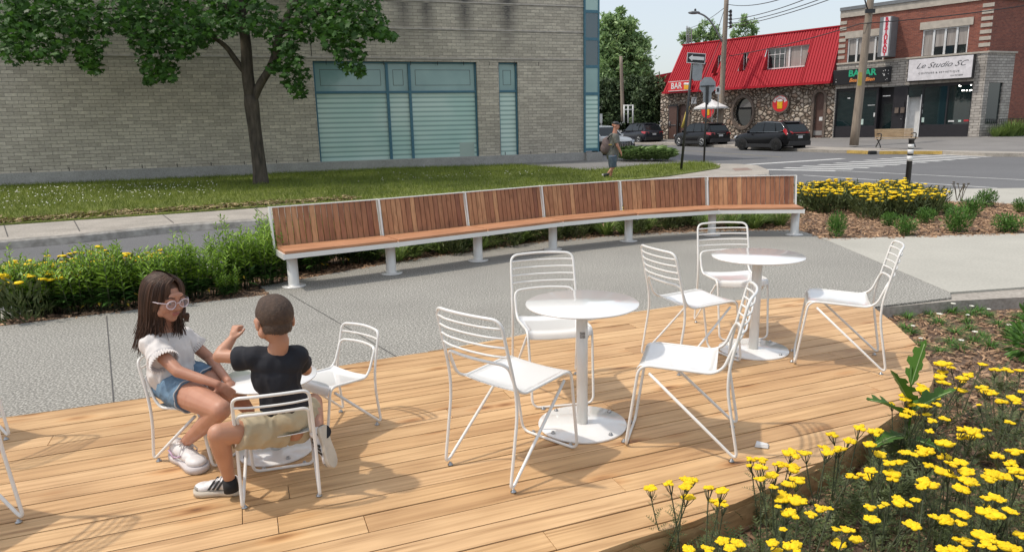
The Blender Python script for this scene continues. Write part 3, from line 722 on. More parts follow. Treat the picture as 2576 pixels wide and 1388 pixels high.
def brickmat(name,c1,c2,mortar,bw,bh,ms,off=.5,noise=.5,bump=.5,stain=None,rough=.85):
    m,t,b=nmat(name); tc=N(t,'ShaderNodeTexCoord').outputs['Object']; sp=N(t,'ShaderNodeSeparateXYZ'); L(t,tc,sp.inputs[0])
    ad=N(t,'ShaderNodeMath',operation='ADD'); L(t,sp.outputs[0],ad.inputs[0]); L(t,sp.outputs[1],ad.inputs[1])
    cb=N(t,'ShaderNodeCombineXYZ'); L(t,ad.outputs[0],cb.inputs[0]); L(t,sp.outputs[2],cb.inputs[1])
    br=N(t,'ShaderNodeTexBrick',i_Scale=1.); br.inputs['Brick Width'].default_value=bw; br.inputs['Row Height'].default_value=bh; br.inputs['Mortar Size'].default_value=ms
    br.inputs['Mortar Smooth'].default_value=.3; br.inputs['Bias'].default_value=0; br.offset=off
    br.inputs['Color1'].default_value=c4(c1); br.inputs['Color2'].default_value=c4(c2); br.inputs['Mortar'].default_value=c4(mortar); L(t,cb.outputs[0],br.inputs['Vector'])
    n1=N(t,'ShaderNodeTexNoise',i_Scale=.35,i_Detail=6.,i_Roughness=.65); L(t,tc,n1.inputs['Vector']); g=ramp(t,n1.outputs[0],[(.3,(1-noise*.5,)*3),(.7,(1+noise*.25,)*3)])
    mx=N(t,'ShaderNodeMix',data_type='RGBA',blend_type='MULTIPLY'); mx.inputs[0].default_value=1; L(t,br.outputs[0],mx.inputs[6]); L(t,g,mx.inputs[7])
    n2=N(t,'ShaderNodeTexNoise',i_Scale=9.,i_Detail=4.); mp=N(t,'ShaderNodeMapping'); mp.inputs['Scale'].default_value=(1,1,2.5); L(t,tc,mp.inputs[0]); L(t,mp.outputs[0],n2.inputs['Vector']); g2=ramp(t,n2.outputs[0],[(.3,(.82,)*3),(.7,(1.15,)*3)])
    m2=N(t,'ShaderNodeMix',data_type='RGBA',blend_type='MULTIPLY'); m2.inputs[0].default_value=1; L(t,mx.outputs[2],m2.inputs[6]); L(t,g2,m2.inputs[7]); col=m2.outputs[2]
    if stain:   # dirt runs below the upper windows: soft vertical bands at given u, between two heights
        for (u,wd,za,zb,k_) in stain:
            a=N(t,'ShaderNodeMath',operation='SUBTRACT',i_1=u); L(t,sp.outputs[0],a.inputs[0]); a2=N(t,'ShaderNodeMath',operation='ABSOLUTE'); L(t,a.outputs[0],a2.inputs[0])
            f=N(t,'ShaderNodeMapRange',i_1=0.,i_2=wd,i_3=1.,i_4=0.); L(t,a2.outputs[0],f.inputs[0])
            h=N(t,'ShaderNodeMapRange',i_1=za,i_2=zb,i_3=0.,i_4=1.); L(t,sp.outputs[2],h.inputs[0])
            q=N(t,'ShaderNodeMath',operation='MULTIPLY'); L(t,f.outputs[0],q.inputs[0]); L(t,h.outputs[0],q.inputs[1])
            q2=N(t,'ShaderNodeMath',operation='MULTIPLY'); L(t,q.outputs[0],q2.inputs[0]); L(t,n2.outputs[0],q2.inputs[1])
            q3=N(t,'ShaderNodeMath',operation='MULTIPLY',i_1=k_); q3.use_clamp=True; L(t,q2.outputs[0],q3.inputs[0])
            m3=N(t,'ShaderNodeMix',data_type='RGBA',blend_type='MIX'); L(t,q3.outputs[0],m3.inputs[0]); L(t,col,m3.inputs[6]); m3.inputs[7].default_value=(.11,.10,.09,1); col=m3.outputs[2]
    L(t,col,b.inputs['Base Color']); b.inputs['Roughness'].default_value=rough
    bn=N(t,'ShaderNodeBump',i_Strength=bump,i_Distance=.02,invert=True); L(t,br.outputs[1],bn.inputs['Height']); L(t,bn.outputs[0],b.inputs['Normal'])
    return m
def glass(name,col,rough=.05,spec=.8,alpha=None):
    m,t,b=nmat(name); b.inputs['Base Color'].default_value=c4(col); b.inputs['Roughness'].default_value=rough; b.inputs['Specular IOR Level'].default_value=spec
    b.inputs['Coat Weight'].default_value=.5
    return m
# ---------------------------------------------------------------- grey brick building
A=G(0,467,.05); B=G(1500,402,.05); B.z=A.z=.12
gf=Frame(A,B-A)
U=lambda x,y:gf.uz(x,y)
ub,_=U(1468,400); ue,_=U(1505,400)
W1=[U(787,150)[0],U(1200,412)[0],U(806,429)[1],U(1199,160)[1]]
W1[0]=(U(787,150)[0]+U(806,429)[0])/2; W1[1]=(U(1198,160)[0]+U(1208,412)[0])/2; W1[2]=(U(806,427)[1]+U(1206,412)[1])/2; W1[3]=(U(787,150)[1]+U(1198,160)[1])/2
W2=[(U(1256,163)[0]+U(1258,406)[0])/2,(U(1302,165)[0]+U(1307,404)[0])/2,W1[2]+.1,W1[3]]
zl1=U(1300,165)[1]; 
zs=[W1[3]+.06, (U(912,68)[1]+U(1465,93)[1])/2, U(1465,22)[1]]
WU=[]
for xa,xb in ((1143,1193),(1252,1299),(1056,1084),(967,1020)):
    WU.append((U(xa,8)[0],U(xb,8)[0],max(U((xa+xb)/2,{1143:9,1252:15,1056:3,967:-3}[xa])[1],zs[2]+.3),zs[2]+2.2))
U0=-16.; ZT=14.
pl_z=.42
st=[( (WU[1][0]+WU[1][1])/2,.55,W1[3]+.2,zs[2]+.5,2.6),((WU[0][0]+WU[0][1])/2,.5,W1[3]+.2,zs[2]+.5,2.4),((WU[0][0]+WU[0][1])/2-1.6,.45,W1[3]+.2,zs[2]+.5,2.2),((WU[2][0]+WU[2][1])/2-.9,.6,W1[3]+.2,zs[2]+.5,2.0)]
M['greybrick']=brickmat('grey_brick',(.66,.59,.475),(.47,.415,.335),(.30,.265,.22),.385,.125,.008,noise=.35,bump=.7,stain=st)
M['plinth']=ground_mat('concrete_plinth',(.33,.32,.29),(.40,.38,.35),(.46,.44,.41),s1=25.,s2=1.5)
M['ledge']=pm('stone_ledge',(.58,.53,.47),.85,col2=(.40,.365,.325),ns=4)
M['teal']=pm('teal_window_frame',(.07,.19,.25),.45,col2=(.055,.16,.22))
gb=gf.emp('brick_building','large two storey grey brick building with teal framed windows behind the lawn','building')
m=MB(); holes=[W1,W2]+WU
wall_mesh(m,U0,ub,pl_z,zs[0],[h for h in holes if h[2]<zs[0]],.30)
wall_mesh(m,U0,ub,zs[0]+.05,zs[1],[],.2); wall_mesh(m,U0,ub,zs[1]+.05,zs[2],[],.2); wall_mesh(m,U0,ub,zs[2]+.05,ZT,WU,.25)
# recessed joints
m.quad((ub,0,0),(ub,.6,0),(ub,.6,ZT),(ub,0,ZT)); m.quad((U0,12,0),(U0,0,0),(U0,0,ZT),(U0,12,ZT)); m.quad((ub,12,0),(U0,12,0),(U0,12,ZT),(ub,12,ZT)); m.quad((U0,0,ZT),(ub,0,ZT),(ub,12,ZT),(U0,12,ZT))
m.quad((ub-.01,.6,0),(ub-.01,12,0),(ub-.01,12,ZT),(ub-.01,.6,ZT))
m.build('wall',M['greybrick'],gb)
for z_ in zs:
    m=MB(); m.box(U0,ub-.002,.02,.2,z_,z_+.05); m.box(U0,ub-.004,-.035,.019,z_+.052,z_+.095); m.build('ledge',M['ledge'],gb)
m=MB(); m.box(U0,ub+.05,-.05,.3,-.6,pl_z-.002); m.build('plinth',M['plinth'],gb,bevel=.01)
# weep slots along the first course and above the windows
m=MB()
for i in range(40):
    u=U0+.6+i*1.17
    if u<ub-.1 and not W1[0]-.2<u<W1[1]+.2: m.box(u,u+.025,-.004,.02,pl_z+.01,pl_z+.14)
for i in range(9):
    u=W1[0]+.5+i*1.1
    if u<ub: m.box(u,u+.02,-.004,.02,zs[0]-.20,zs[0]-.04)
m.build('weep_slots',M['black'],gb)
# vertical movement joint
m=MB(); u=U(780,100)[0]; m.box(u,u+.025,-.006,.02,zs[0]+.1,ZT); m.build('movement_joint',M['dark'],gb)
def blindglass(name,dz,zoff):
    dz=.19
    m_,t,b=nmat(name); tc=N(t,'ShaderNodeTexCoord').outputs['Object']; sp=N(t,'ShaderNodeSeparateXYZ'); L(t,tc,sp.inputs[0])
    a=N(t,'ShaderNodeMath',operation='MULTIPLY',i_1=1/dz); L(t,sp.outputs[2],a.inputs[0]); f=N(t,'ShaderNodeMath',operation='FRACT'); L(t,a.outputs[0],f.inputs[0])
    g=ramp(t,f.outputs[0],[(0,(.27,.42,.39)),(.10,(.25,.39,.36)),(.35,(.56,.72,.66)),(.78,(.60,.76,.70)),(1,(.27,.42,.39))])
    n=N(t,'ShaderNodeTexNoise',i_Scale=.45,i_Detail=2.); L(t,tc,n.inputs['Vector']); q=ramp(t,n.outputs[0],[(.35,(.85,.95,.93)),(.65,(1.15,1.1,1.08))])
    mx=N(t,'ShaderNodeMix',data_type='RGBA',blend_type='MULTIPLY'); mx.inputs[0].default_value=1; L(t,g,mx.inputs[6]); L(t,q,mx.inputs[7])
    L(t,mx.outputs[2],b.inputs['Base Color']); b.inputs['Roughness'].default_value=.45; b.inputs['Coat Weight'].default_value=.8; b.inputs['Coat Roughness'].default_value=.04
    return m_
M['blind']=blindglass('striped_privacy_glass',.262,0)
M['spandrel']=pm('teal_spandrel_glass',(.30,.46,.44),.12,col2=(.23,.37,.36),ns=.8,coat=.8)
M['frosted']=pm('frosted_glass',(.42,.58,.54),.3,col2=(.36,.52,.48),ns=1,coat=.8)
M['skyglass']=glass('blue_reflecting_glass',(.05,.09,.11),.03,1.)
M['darkglass']=glass('dark_window_glass',(.012,.016,.018),.04,.9)
def gwin(h,cols,zt,low='blind'):
    f=MB(); a,b,c,d=h; w_=.09
    f.box(a,b,.12,.24,c,c+w_*1.2); f.box(a,b,.12,.24,d-w_*.7,d); f.box(a,a+w_*.7,.12,.24,c,d); f.box(b-w_*.7,b,.12,.24,c,d)
    for u in cols[1:-1]: f.box(u-w_*.6,u+w_*.6,.115,.24,c+w_,d-w_*.7)
    if zt: f.box(a+.02,b-.02,.118,.24,zt-w_*.5,zt+w_*.5)
    fo=f.build('window',M['teal'],gb)
    for i in range(len(cols)-1):
        p=MB(); x0,x1=cols[i]+.03,cols[i+1]-.03
        p.quad((x0,.2,c+.05),(x1,.2,c+.05),(x1,.2,(zt or d)-.02),(x0,.2,(zt or d)-.02)); p.build('pane',M[low],fo)
        if zt:
            p=MB(); p.quad((x0,.2,zt+.02),(x1,.2,zt+.02),(x1,.2,d-.03),(x0,.2,d-.03)); p.build('pane',M['spandrel'],fo)
            r_=MB(); e=.24; X0,X1,Z0,Z1=x0+e*.9,x1-e*.9,zt+.26,d-.30; q=.014
            for bx in ((X0,X1,Z0,Z0+q),(X0,X1,Z1-q,Z1),(X0,X0+q,Z0+q,Z1-q),(X1-q,X1,Z0+q,Z1-q)): r_.box(bx[0],bx[1],.192,.199,bx[2],bx[3])
            r_.build('panel_outline',M['dark'],fo)
    return fo
zt=(U(790,230)[1]+U(1200,233)[1])/2
c1=U(981,300)[0]; c2=U(1037,300)[0]
w1=gwin(W1,[W1[0],c1,c2,W1[1]],zt); w2=gwin(W2,[W2[0],W2[1]],zt)
# pale board and low things seen behind the glass are flat frosted films on the lower panes
for (x0,y0,x1,y1) in ((893,300,968,415),(1161,358,1196,410)):
    a=U(x0,y1);b=U(x1,y0); p=MB(); z0=max(a[1],W1[2]+.12); p.quad((a[0],.196,z0),(b[0],.196,z0),(b[0],.196,b[1]),(a[0],.196,b[1]))
    M['film']=pm('pale_film',(.42,.52,.46),.4,col2=(.36,.47,.42),ns=1,coat=.7); 
    if x0>1000: p.build('window_film',M['film'],w1)
for h in WU: gwin(h,[h[0],h[1]],None,'spandrel')
# corner strip of glass
cg=MB(); zc=[pl_z+.12,U(1487,236)[1],U(1487,168)[1],U(1487,99)[1],U(1487,30)[1],ZT]
fo=MB(); fo.box(ub,ub+.07,-.10,.0,pl_z,ZT); fo.box(ue-.07,ue,-.10,.5,pl_z,ZT)
for z_ in zc[:-1]: fo.box(ub+.07,ue-.07,-.102,.02,z_-.07,z_+.05)
fo=fo.build('window',M['teal'],gb)
for i in range(5):
    p=MB(); mt='blind' if i==0 else ('spandrel' if i==1 else ('skyglass' if i in (2,3) else 'frosted')); p.box(ub+.06,ue-.02,-.08,.55,zc[i]+.0,zc[i+1]-.0); p.build('pane',M[mt],fo)
m=MB(); m.box(ub+.06,ue+.12,-.2,.6,-.4,pl_z+.0); m.build('plinth',M['plinth'],gb)
# ---------------------------------------------------------------- red roofed bar
sf=Frame(FO,-fd)      # u grows to the right (towards the camera's right), u=0 at the joint with the shops
S=lambda x,y,off=0.: sf.uz(x,y,off)
uL=S(1690,345)[0]; uR=-.02
zr_bot=S(2090,205,.55)[1]; zr_top=(S(2096,58)[1]+S(1707,119)[1])/2
zrb=(S(2088,206,.55)[1]+S(1667,237,.55)[1])/2
ugr=.55; OV=.55     # overhang
def cobble(name):
    m_,t,b=nmat(name); tc=N(t,'ShaderNodeTexCoord').outputs['Object']; mp=N(t,'ShaderNodeMapping'); mp.inputs['Scale'].default_value=(1,1,1.15); L(t,tc,mp.inputs[0])
    nz=N(t,'ShaderNodeTexNoise',i_Scale=2.); L(t,mp.outputs[0],nz.inputs['Vector']); vm=N(t,'ShaderNodeMix',data_type='VECTOR'); vm.inputs[0].default_value=.06; L(t,mp.outputs[0],vm.inputs[4]); L(t,nz.outputs[1],vm.inputs[5])
    v=N(t,'ShaderNodeTexVoronoi',i_Scale=3.6); L(t,vm.outputs[1],v.inputs['Vector']); e=N(t,'ShaderNodeTexVoronoi',feature='DISTANCE_TO_EDGE',i_Scale=3.6); L(t,vm.outputs[1],e.inputs['Vector'])
    sp=N(t,'ShaderNodeSeparateColor'); L(t,v.outputs['Color'],sp.inputs[0]); c=ramp(t,sp.outputs[0],[(0,(.22,.17,.13)),(.35,(.40,.33,.26)),(.7,(.50,.44,.37)),(1,(.32,.22,.16))])
    g=ramp(t,e.outputs['Distance'],[(.0,(.16,.13,.11)),(.05,(.35,.32,.29)),(.12,(1,1,1))]); mx=N(t,'ShaderNodeMix',data_type='RGBA',blend_type='MULTIPLY'); mx.inputs[0].default_value=1; L(t,c,mx.inputs[6]); L(t,g,mx.inputs[7])
    L(t,mx.outputs[2],b.inputs['Base Color']); b.inputs['Roughness'].default_value=.85
    rr=ramp(t,e.outputs['Distance'],[(0,(0,0,0)),(.25,(1,1,1))]); bn=N(t,'ShaderNodeBump',i_Strength=1.,i_Distance=.12); L(t,rr,bn.inputs['Height']); L(t,bn.outputs[0],b.inputs['Normal']); return m_
M['cobble']=cobble('fieldstone')
M['redroof']=pm('red_ribbed_steel',(.42,.012,.026),.6,col2=(.37,.010,.020),ns=.6,spec=.25)
M['brown']=pm('brown_paint',(.105,.055,.042),.6)
M['stonearch']=pm('brown_stone_arch',(.17,.13,.105),.85,col2=(.10,.075,.06),ns=8,bump=.5)
M['greywall']=pm('grey_render',(.3,.29,.28),.8)
rb=sf.emp('bar_building','bar with a ribbed red mansard roof over a round fieldstone ground floor','building')
# round window and doors as real openings: build facade from radial fans
def ring_hole_wall(m,u0,u1,z0,z1,c,rx,rz,n=28,dep=.35):
    """rectangular panel with an elliptical hole"""
    el=[(c[0]+rx*math.cos(2*math.pi*k/n),c[1]+rz*math.sin(2*math.pi*k/n)) for k in range(n)]
    def edge(a):
        dx,dz=math.cos(a),math.sin(a); tt=[]
        if dx>1e-9: tt.append((u1-c[0])/dx)
        if dx<-1e-9: tt.append((u0-c[0])/dx)
        if dz>1e-9: tt.append((z1-c[1])/dz)
        if dz<-1e-9: tt.append((z0-c[1])/dz)
        q=min(tt); return (c[0]+dx*q,c[1]+dz*q)
    ang=[2*math.pi*k/n for k in range(n)]; E=[edge(a) for a in ang]
    for k in range(n):
        a,b=E[k],E[(k+1)%n]; pts=[el[k],a]
        cor=[(u0,z0),(u1,z0),(u0,z1),(u1,z1)]
        for q in cor:
            an=math.atan2(q[1]-c[1],q[0]-c[0])%(2*math.pi); lo=ang[k]; hi=ang[k]+2*math.pi/n
            if lo<an<hi: pts.append(q)
        pts+=[b,el[(k+1)%n]]; m.add([(p[0],0,p[1]) for p in pts],[tuple(range(len(pts)))])
        p,q=el[k],el[(k+1)%n]; m.quad((p[0],0,p[1]),(q[0],0,q[1]),(q[0],dep,q[1]),(p[0],dep,p[1]))
cw=S(1869,283); rwx=(S(1893,283)[0]-S(1846,283)[0])/2; rwz=(S(1869,247)[1]-S(1869,318)[1])/2
m=MB(); uw0,uw1=cw[0]-rwx-.25,cw[0]+rwx+.25
d2=[S(2041,300)[0]+.12,S(2076,300)[0]-.12,0.,S(2058,232)[1]]      # arched door right
d1=[S(1705,330)[0]-.15,S(1730,330)[0]+.05,0.,S(1717,262)[1]]
d0=[S(1684,330)[0],S(1703,330)[0],0.,S(1690,268)[1]]
uL=d0[0]-.9
wall_mesh(m,uL,uw0,-.6,zrb+.1,[d1],.4); ring_hole_wall(m,uw0,uw1,-.6,zrb+.1,cw,rwx,rwz); wall_mesh(m,uw1,uR,-.6,zrb+.1,[d2],.4)
m.quad((uL,9,-.6),(uL,0,-.6),(uL,0,zrb+.1),(uL,9,zrb+.1))
m.build('wall',M['cobble'],rb)
def arch_ring(u0,u1,z0,z1,wd,y0,y1):
    m=MB(); cu=(u0+u1)/2; r_=(u1-u0)/2; zc_=z1-r_; pts=[(u0,z0)]+[(cu-r_*math.cos(a),zc_+r_*math.sin(a)) for a in np.linspace(0,math.pi,13)]+[(u1,z0)]
    out=[(u0-wd,z0)]+[(cu-(r_+wd)*math.cos(a),zc_+(r_+wd)*math.sin(a)) for a in np.linspace(0,math.pi,13)]+[(u1+wd,z0)]
    for i in range(len(pts)-1):
        a,b,c,d=pts[i],pts[i+1],out[i+1],out[i]
        m.add([(q[0],y0,q[1]) for q in (a,b,c,d)]+[(q[0],y1,q[1]) for q in (a,b,c,d)],[(0,1,2,3),(4,7,6,5),(0,4,5,1),(3,2,6,7)])
    return m,pts
for dd in (d2,d1):
    m,pts=arch_ring(dd[0]+.02,dd[1]-.02,0,dd[3]-.0,.16,-.06,.3); m.build('door_arch',M['stonearch'],rb)
    p=MB(); p.add([(q[0],.18,q[1]) for q in pts],[tuple(range(len(pts)))]); p.build('infill',M['stonearch'],rb)
    p=MB(); sc=.86; cu=(dd[0]+dd[1])/2; p.add([(cu+(q[0]-cu)*sc,.15,q[1]*.97) for q in pts]+[(cu+(q[0]-cu)*sc,.19,q[1]*.97) for q in pts],[tuple(range(len(pts)))]+[(i,i+len(pts),i+1+len(pts),i+1) for i in range(len(pts)-1)])
    do=p.build('door',M['brown'],rb); h=MB(); h.box(cu-.35,cu-.28,.09,.15,.95,1.2); h.build('handle',M['bolt'],do)
    if dd is d2:
        h=MB(); h.box(cu-.38,cu+.38,.135,.149,.15,.45); h.build('kick_plate',M['greywall'],do); h=MB(); h.box(cu+.0,cu+.22,.135,.148,1.1,1.35); h.build('notice',M['signwhite'],do)
m=MB(); m.box(d0[0]-.1,d0[1]+.1,-.06,-.005,0,d0[3]+.12); m.build('door_frame',M['dark'],rb); m=MB(); m.box(d0[0],d0[1],-.1,-.062,.02,d0[3]); do=m.build('door',M['brown'],rb)
h=MB(); h.box(d0[0]+.08,d0[0]+.16,-.16,-.1,.9,1.35); h.box(d0[0]+.2,d0[1]-.05,-.14,-.1,1.02,1.07); h.build('handle',M['bolt'],do)
# round window
m=MB(); n=36; prf=[(1.0,-.02),(1.04,-.12),(1.24,-.12),(1.27,-.0)]
V=[]; 
for (q,y) in prf:
    for k_ in range(n): a=2*math.pi*k_/n; V.append((cw[0]+rwx*q*math.cos(a)*1.0,y,cw[1]+rwz*q*math.sin(a)*1.0))
m.add(V,[(i*n+k_,i*n+(k_+1)%n,(i+1)*n+(k_+1)%n,(i+1)*n+k_) for i in range(3) for k_ in range(n)],0,False); wo=m.build('window',M['stonearch'],rb)
m=MB(); m.add([(cw[0]+rwx*1.0*math.cos(2*math.pi*k_/n),.3,cw[1]+rwz*math.sin(2*math.pi*k_/n)) for k_ in range(n)],[tuple(range(n))]); m.build('pane',M['darkglass'],wo)
# mansard: ribbed slope, hole reveals with windows
zR0,zR1=zrb,zr_top; sl_=OV   # slope goes from y=-OV at the bottom to y=+.75 at the top
YB,YT=-OV,.95
zz_=lambda z: YB+(YT-YB)*(z-zR0)/(zR1-zR0)
uRL0,uRR0=S(1667,237,.55)[0],S(2089,205,.55)[0]
uRL1=uRL0+.55*0; 
def sol(x,y):   # point on the slope surface
    off=0.
    for _ in range(12):
        u,z=S(x,y,off); off=-zz_(z)
    return u,z
win=[]
for (xa,ya,xb,yb_) in ((1741,160,1768,200),(1799,140,1811,190),(1864,133,1879,178),(1926,118,2030,172)):
    a=sol(xa,(ya+yb_)/2)[0];b=sol(xb,(ya+yb_)/2)[0]; zt_=sol((xa+xb)/2,ya)[1]; zb_=sol((xa+xb)/2,yb_)[1]; win.append((a,b,zb_,zt_))
m=MB(); rib=.20
cuts=[]
u=uRL0; uu=[uRL0]
while u<uRR0: u+=rib; uu.append(min(u,uRR0))
def rp(u,z,h=0.):
    # slight lean of the left end as in the roof's hip
    return (u,zz_(z)-h,z)
allz=sorted(set([zR0,zR1]+[h[i] for h in win for i in (2,3)]))
def inwin(u,z): return any(h[0]<u<h[1] and h[2]<z<h[3] for h in win)
bnd=sorted(set([round(x_,4) for x_ in uu]+[round(h[i],4) for h in win for i in (0,1)]))
hipL=.75; hipR=.3
def hip(u,z):
    k_=(z-zR0)/(zR1-zR0); lo=uRL0+hipL*k_; hi=uRR0+.0*k_
    return lo+(u-uRL0)*(hi-lo)/(uRR0-uRL0)
def dehip(h):  # window u given at real position -> parameter
    return h
for i in range(len(bnd)-1):
    a,b=bnd[i],bnd[i+1]
    for j in range(len(allz)-1):
        z0,z1=allz[j],allz[j+1]
        ca_=hip((a+b)/2,(z0+z1)/2)
        if any(h[0]<ca_<h[1] and h[2]<(z0+z1)/2<h[3] for h in win): continue
        c_=a+(b-a)*.30; e_=a+(b-a)*.38; g_=b-(b-a)*.08
        for (s0,s1,h0,h1) in ((a,c_,.0,.0),(c_,e_,.0,.05),(e_,g_,.05,.05),(g_,b,.05,0)):
            m.quad(rp(hip(s0,z0),z0,h0),rp(hip(s1,z0),z0,h1),rp(hip(s1,z1),z1,h1),rp(hip(s0,z1),z1,h0))
m.quad((uRL0,9,zR0),(uRL0,YB,zR0),(uRL0+hipL,YT,zR1),(uRL0+hipL,9,zR1))
m.quad((uRR0,YB,zR0),(uRR0,4,zR0),(uRR0,4,zR1),(uRR0,YT,zR1))
m.quad((uRL0+hipL,YT,zR1),(uRR0,YT,zR1),(uRR0,9,zR1),(uRL0+hipL,9,zR1)); m.quad((uRL0,YB+.001,zR0),(uRL0,.3,zR0),(uRR0,.3,zR0),(uRR0,YB+.001,zR0))
m.box(uRL0+hipL-.05,uRR0,YT-.10,YT+.3,zR1+.003,zR1+.09)
m.box(uRL0-.03,uRR0,YB-.07,YB-.055,zR0-.05,zR0+.10)
m.build('roof',M['redroof'],rb)
M['redtrim']=pm('red_window_reveal',(.45,.02,.03),.5)
M['curtain']=pm('pale_curtain',(.40,.37,.34),.9,col2=(.25,.22,.20),ns=6,stretch=(3,1,.1))
for wi,h in enumerate(win):
    a,b,c,d=h; dep=.42; yb0=lambda z: zz_(z)-.05
    yw=zz_(d)+.12; m=MB()
    m.quad((a,yb0(c),c),(a,yw,c),(a,yw,d),(a,yb0(d),d)); m.quad((b,yb0(c),c),(b,yb0(d),d),(b,yw,d),(b,yw,c)); m.quad((a,yb0(d),d),(a,yw,d),(b,yw,d),(b,yb0(d),d)); m.quad((a,yb0(c)-.02,c+.0),(b,yb0(c)-.02,c+.0),(b,yw,c+.06),(a,yw,c+.06))
    m.build('window_reveal',M['redtrim'],rb)
    f=MB(); q=.055; f.box(a,b,yw-.05,yw,c+.06,c+.06+q*1.4); f.box(a,b,yw-.05,yw,d-q,d); f.box(a,a+q,yw-.05,yw,c+.06,d); f.box(b-q,b,yw-.05,yw,c+.06,d)
    if wi==3:
        L_=b-a
        for t_ in (.52,): f.box(a+L_*t_-.06,a+L_*t_+.06,yw-.052,yw,c+.1,d-.02)
        for t_ in (.17,.29,.41,.79): f.box(a+L_*t_-.02,a+L_*t_+.02,yw-.045,yw,c+.1,d-.02)
        f.box(a+.03,a+L_*.42,yw-.046,yw,(c+d)/2+.28,(c+d)/2+.32)
    else: f.box((a+b)/2-.025,(a+b)/2+.025,yw-.045,yw,c+.1,d-.02)
    wo=f.build('window',M['signwhite'],rb); p=MB(); p.quad((a,yw-.01,c),(b,yw-.01,c),(b,yw-.01,d),(a,yw-.01,d)); p.build('pane',M['darkglass'],wo)
    p=MB(); L_=b-a
    for (s0,s1) in ({3:((.56,.98),(.44,.5))}.get(wi,((.1,.45),(.6,.95)) if wi==0 else ((.55,.95),))): p.quad((a+L_*s0,yw-.014,c+.12),(a+L_*s1,yw-.014,c+.12),(a+L_*s1,yw-.014,d-.05),(a+L_*s0,yw-.014,d-.05))
    p.build('curtain',M['curtain'],wo)
# ---------------------------------------------------------------- red brick shops
bb=sf.emp('shop_building','two storey red brick corner building with pale quoins over two dark shopfronts','building')
M['redbrick']=brickmat('red_brick',(.30,.095,.06),(.19,.06,.042),(.24,.17,.14),.22,.075,.006,noise=.4,bump=.4)
M['split']=brickmat('split_stone',(.50,.46,.41),(.33,.30,.27),(.13,.115,.10),.42,.155,.012,off=.37,noise=.3,bump=1.)
M['cap']=pm('pale_limestone',(.50,.45,.38),.85,col2=(.38,.34,.29),ns=4)
M['fascia2']=pm('grey_metal_coping',(.19,.20,.21),.5)
M['blackpaint']=pm('black_shopfront_paint',(.022,.02,.024),.45)
M['shopglass']=glass('shop_glass',(.010,.022,.024),.03,.9)
M['whiteframe']=pm('white_pvc',(.72,.72,.71),.45)
uC=S(2479,200)[0]; zTop=(S(2104,47)[1]+S(2490,0)[1])/2; zStone=S(2464,135)[1]; 
wa=[S(2132,125)[0],S(2224,125)[0],S(2180,158)[1],S(2180,93)[1]]; wb=[S(2320,105)[0],S(2435,105)[0],S(2378,140)[1],S(2378,70)[1]]
s1=[S(2095,290)[0]+.12,S(2276,290)[0],0.,S(2190,220)[1]]; s2=[S(2276,290)[0],S(2441,290)[0],0.,S(2360,211)[1]]
zs1=s1[3]; s2=[s1[1]+.0,s2[1],0.,zs1]
m=MB(); wall_mesh(m,0,uC,zStone,zTop,[wa,wb],.2); m.build('wall',M['redbrick'],bb)
m=MB(); wall_mesh(m,0,uC,-.6,zStone-.002,[(s1[0],s2[1],-.05,zs1)],.5,y=-.06)
m.quad((0,-.06,zStone-.002),(uC,-.06,zStone-.002),(uC,0,zStone-.002),(0,0,zStone-.002)); m.build('stone_facing',M['split'],bb)
m=MB(); m.box(-.02,uC+.06,-.12,.0-.001,zStone,zStone+.1); m.build('string_course',M['cap'],bb)
m=MB(); m.box(0,uC+.05,-.09,.35,zTop,zTop+.42); m.build('cornice',M['cap'],bb); m=MB(); m.box(-.02,uC+.09,-.16,.4,zTop+.422,zTop+.62); m.build('coping',M['fascia2'],bb)
for (a,b,c,d) in (wa,wb):
    m=MB(); m.box(a-.18,b+.18,-.06,.1,d+.002,d+.42); m.build('lintel',M['cap'],bb)
nq=7
for i in range(nq):
    z=zStone+.35+i*(zTop-zStone-.4)/nq*1.0
    for u0_,u1_ in ((0.0,.42),(uC-.52,uC+.035)):
        m=MB(); m.box(u0_,u1_,-.035,.02,z,z+.2); m.build('quoin',M['cap'],bb)
for (h,nn_) in ((wa,4),(wb,4)):
    a,b,c,d=h; f=MB(); q=.07; f.box(a,b,.04,.12,c,c+q); f.box(a,b,.04,.12,d-q,d); f.box(a,a+q,.04,.12,c+q,d-q); f.box(b-q,b,.04,.12,c+q,d-q)
    for k_ in range(1,nn_):
        u=a+(b-a)*k_/nn_; f.box(u-.055,u+.055,.035,.12,c+q,d-q)
    f.box(a-.05,b+.05,-.04,.04,c-.06,c-.002)
    wo=f.build('window',M['whiteframe'],bb); p=MB(); p.quad((a,.1,c),(b,.1,c),(b,.1,d),(a,.1,d)); p.build('pane',M['darkglass'],wo)
    p=MB()
    for k_ in range(nn_):
        u0_=a+(b-a)*k_/nn_+.08; u1_=a+(b-a)*(k_+1)/nn_-.08; lo=c+(d-c)*(.35 if (k_ or h is wa) else .06)
        p.quad((u0_,.094,lo),(u1_,.094,lo),(u1_,.094,d-.08),(u0_,.094,d-.08))
    p.build('curtain',M['curtain'],wo)
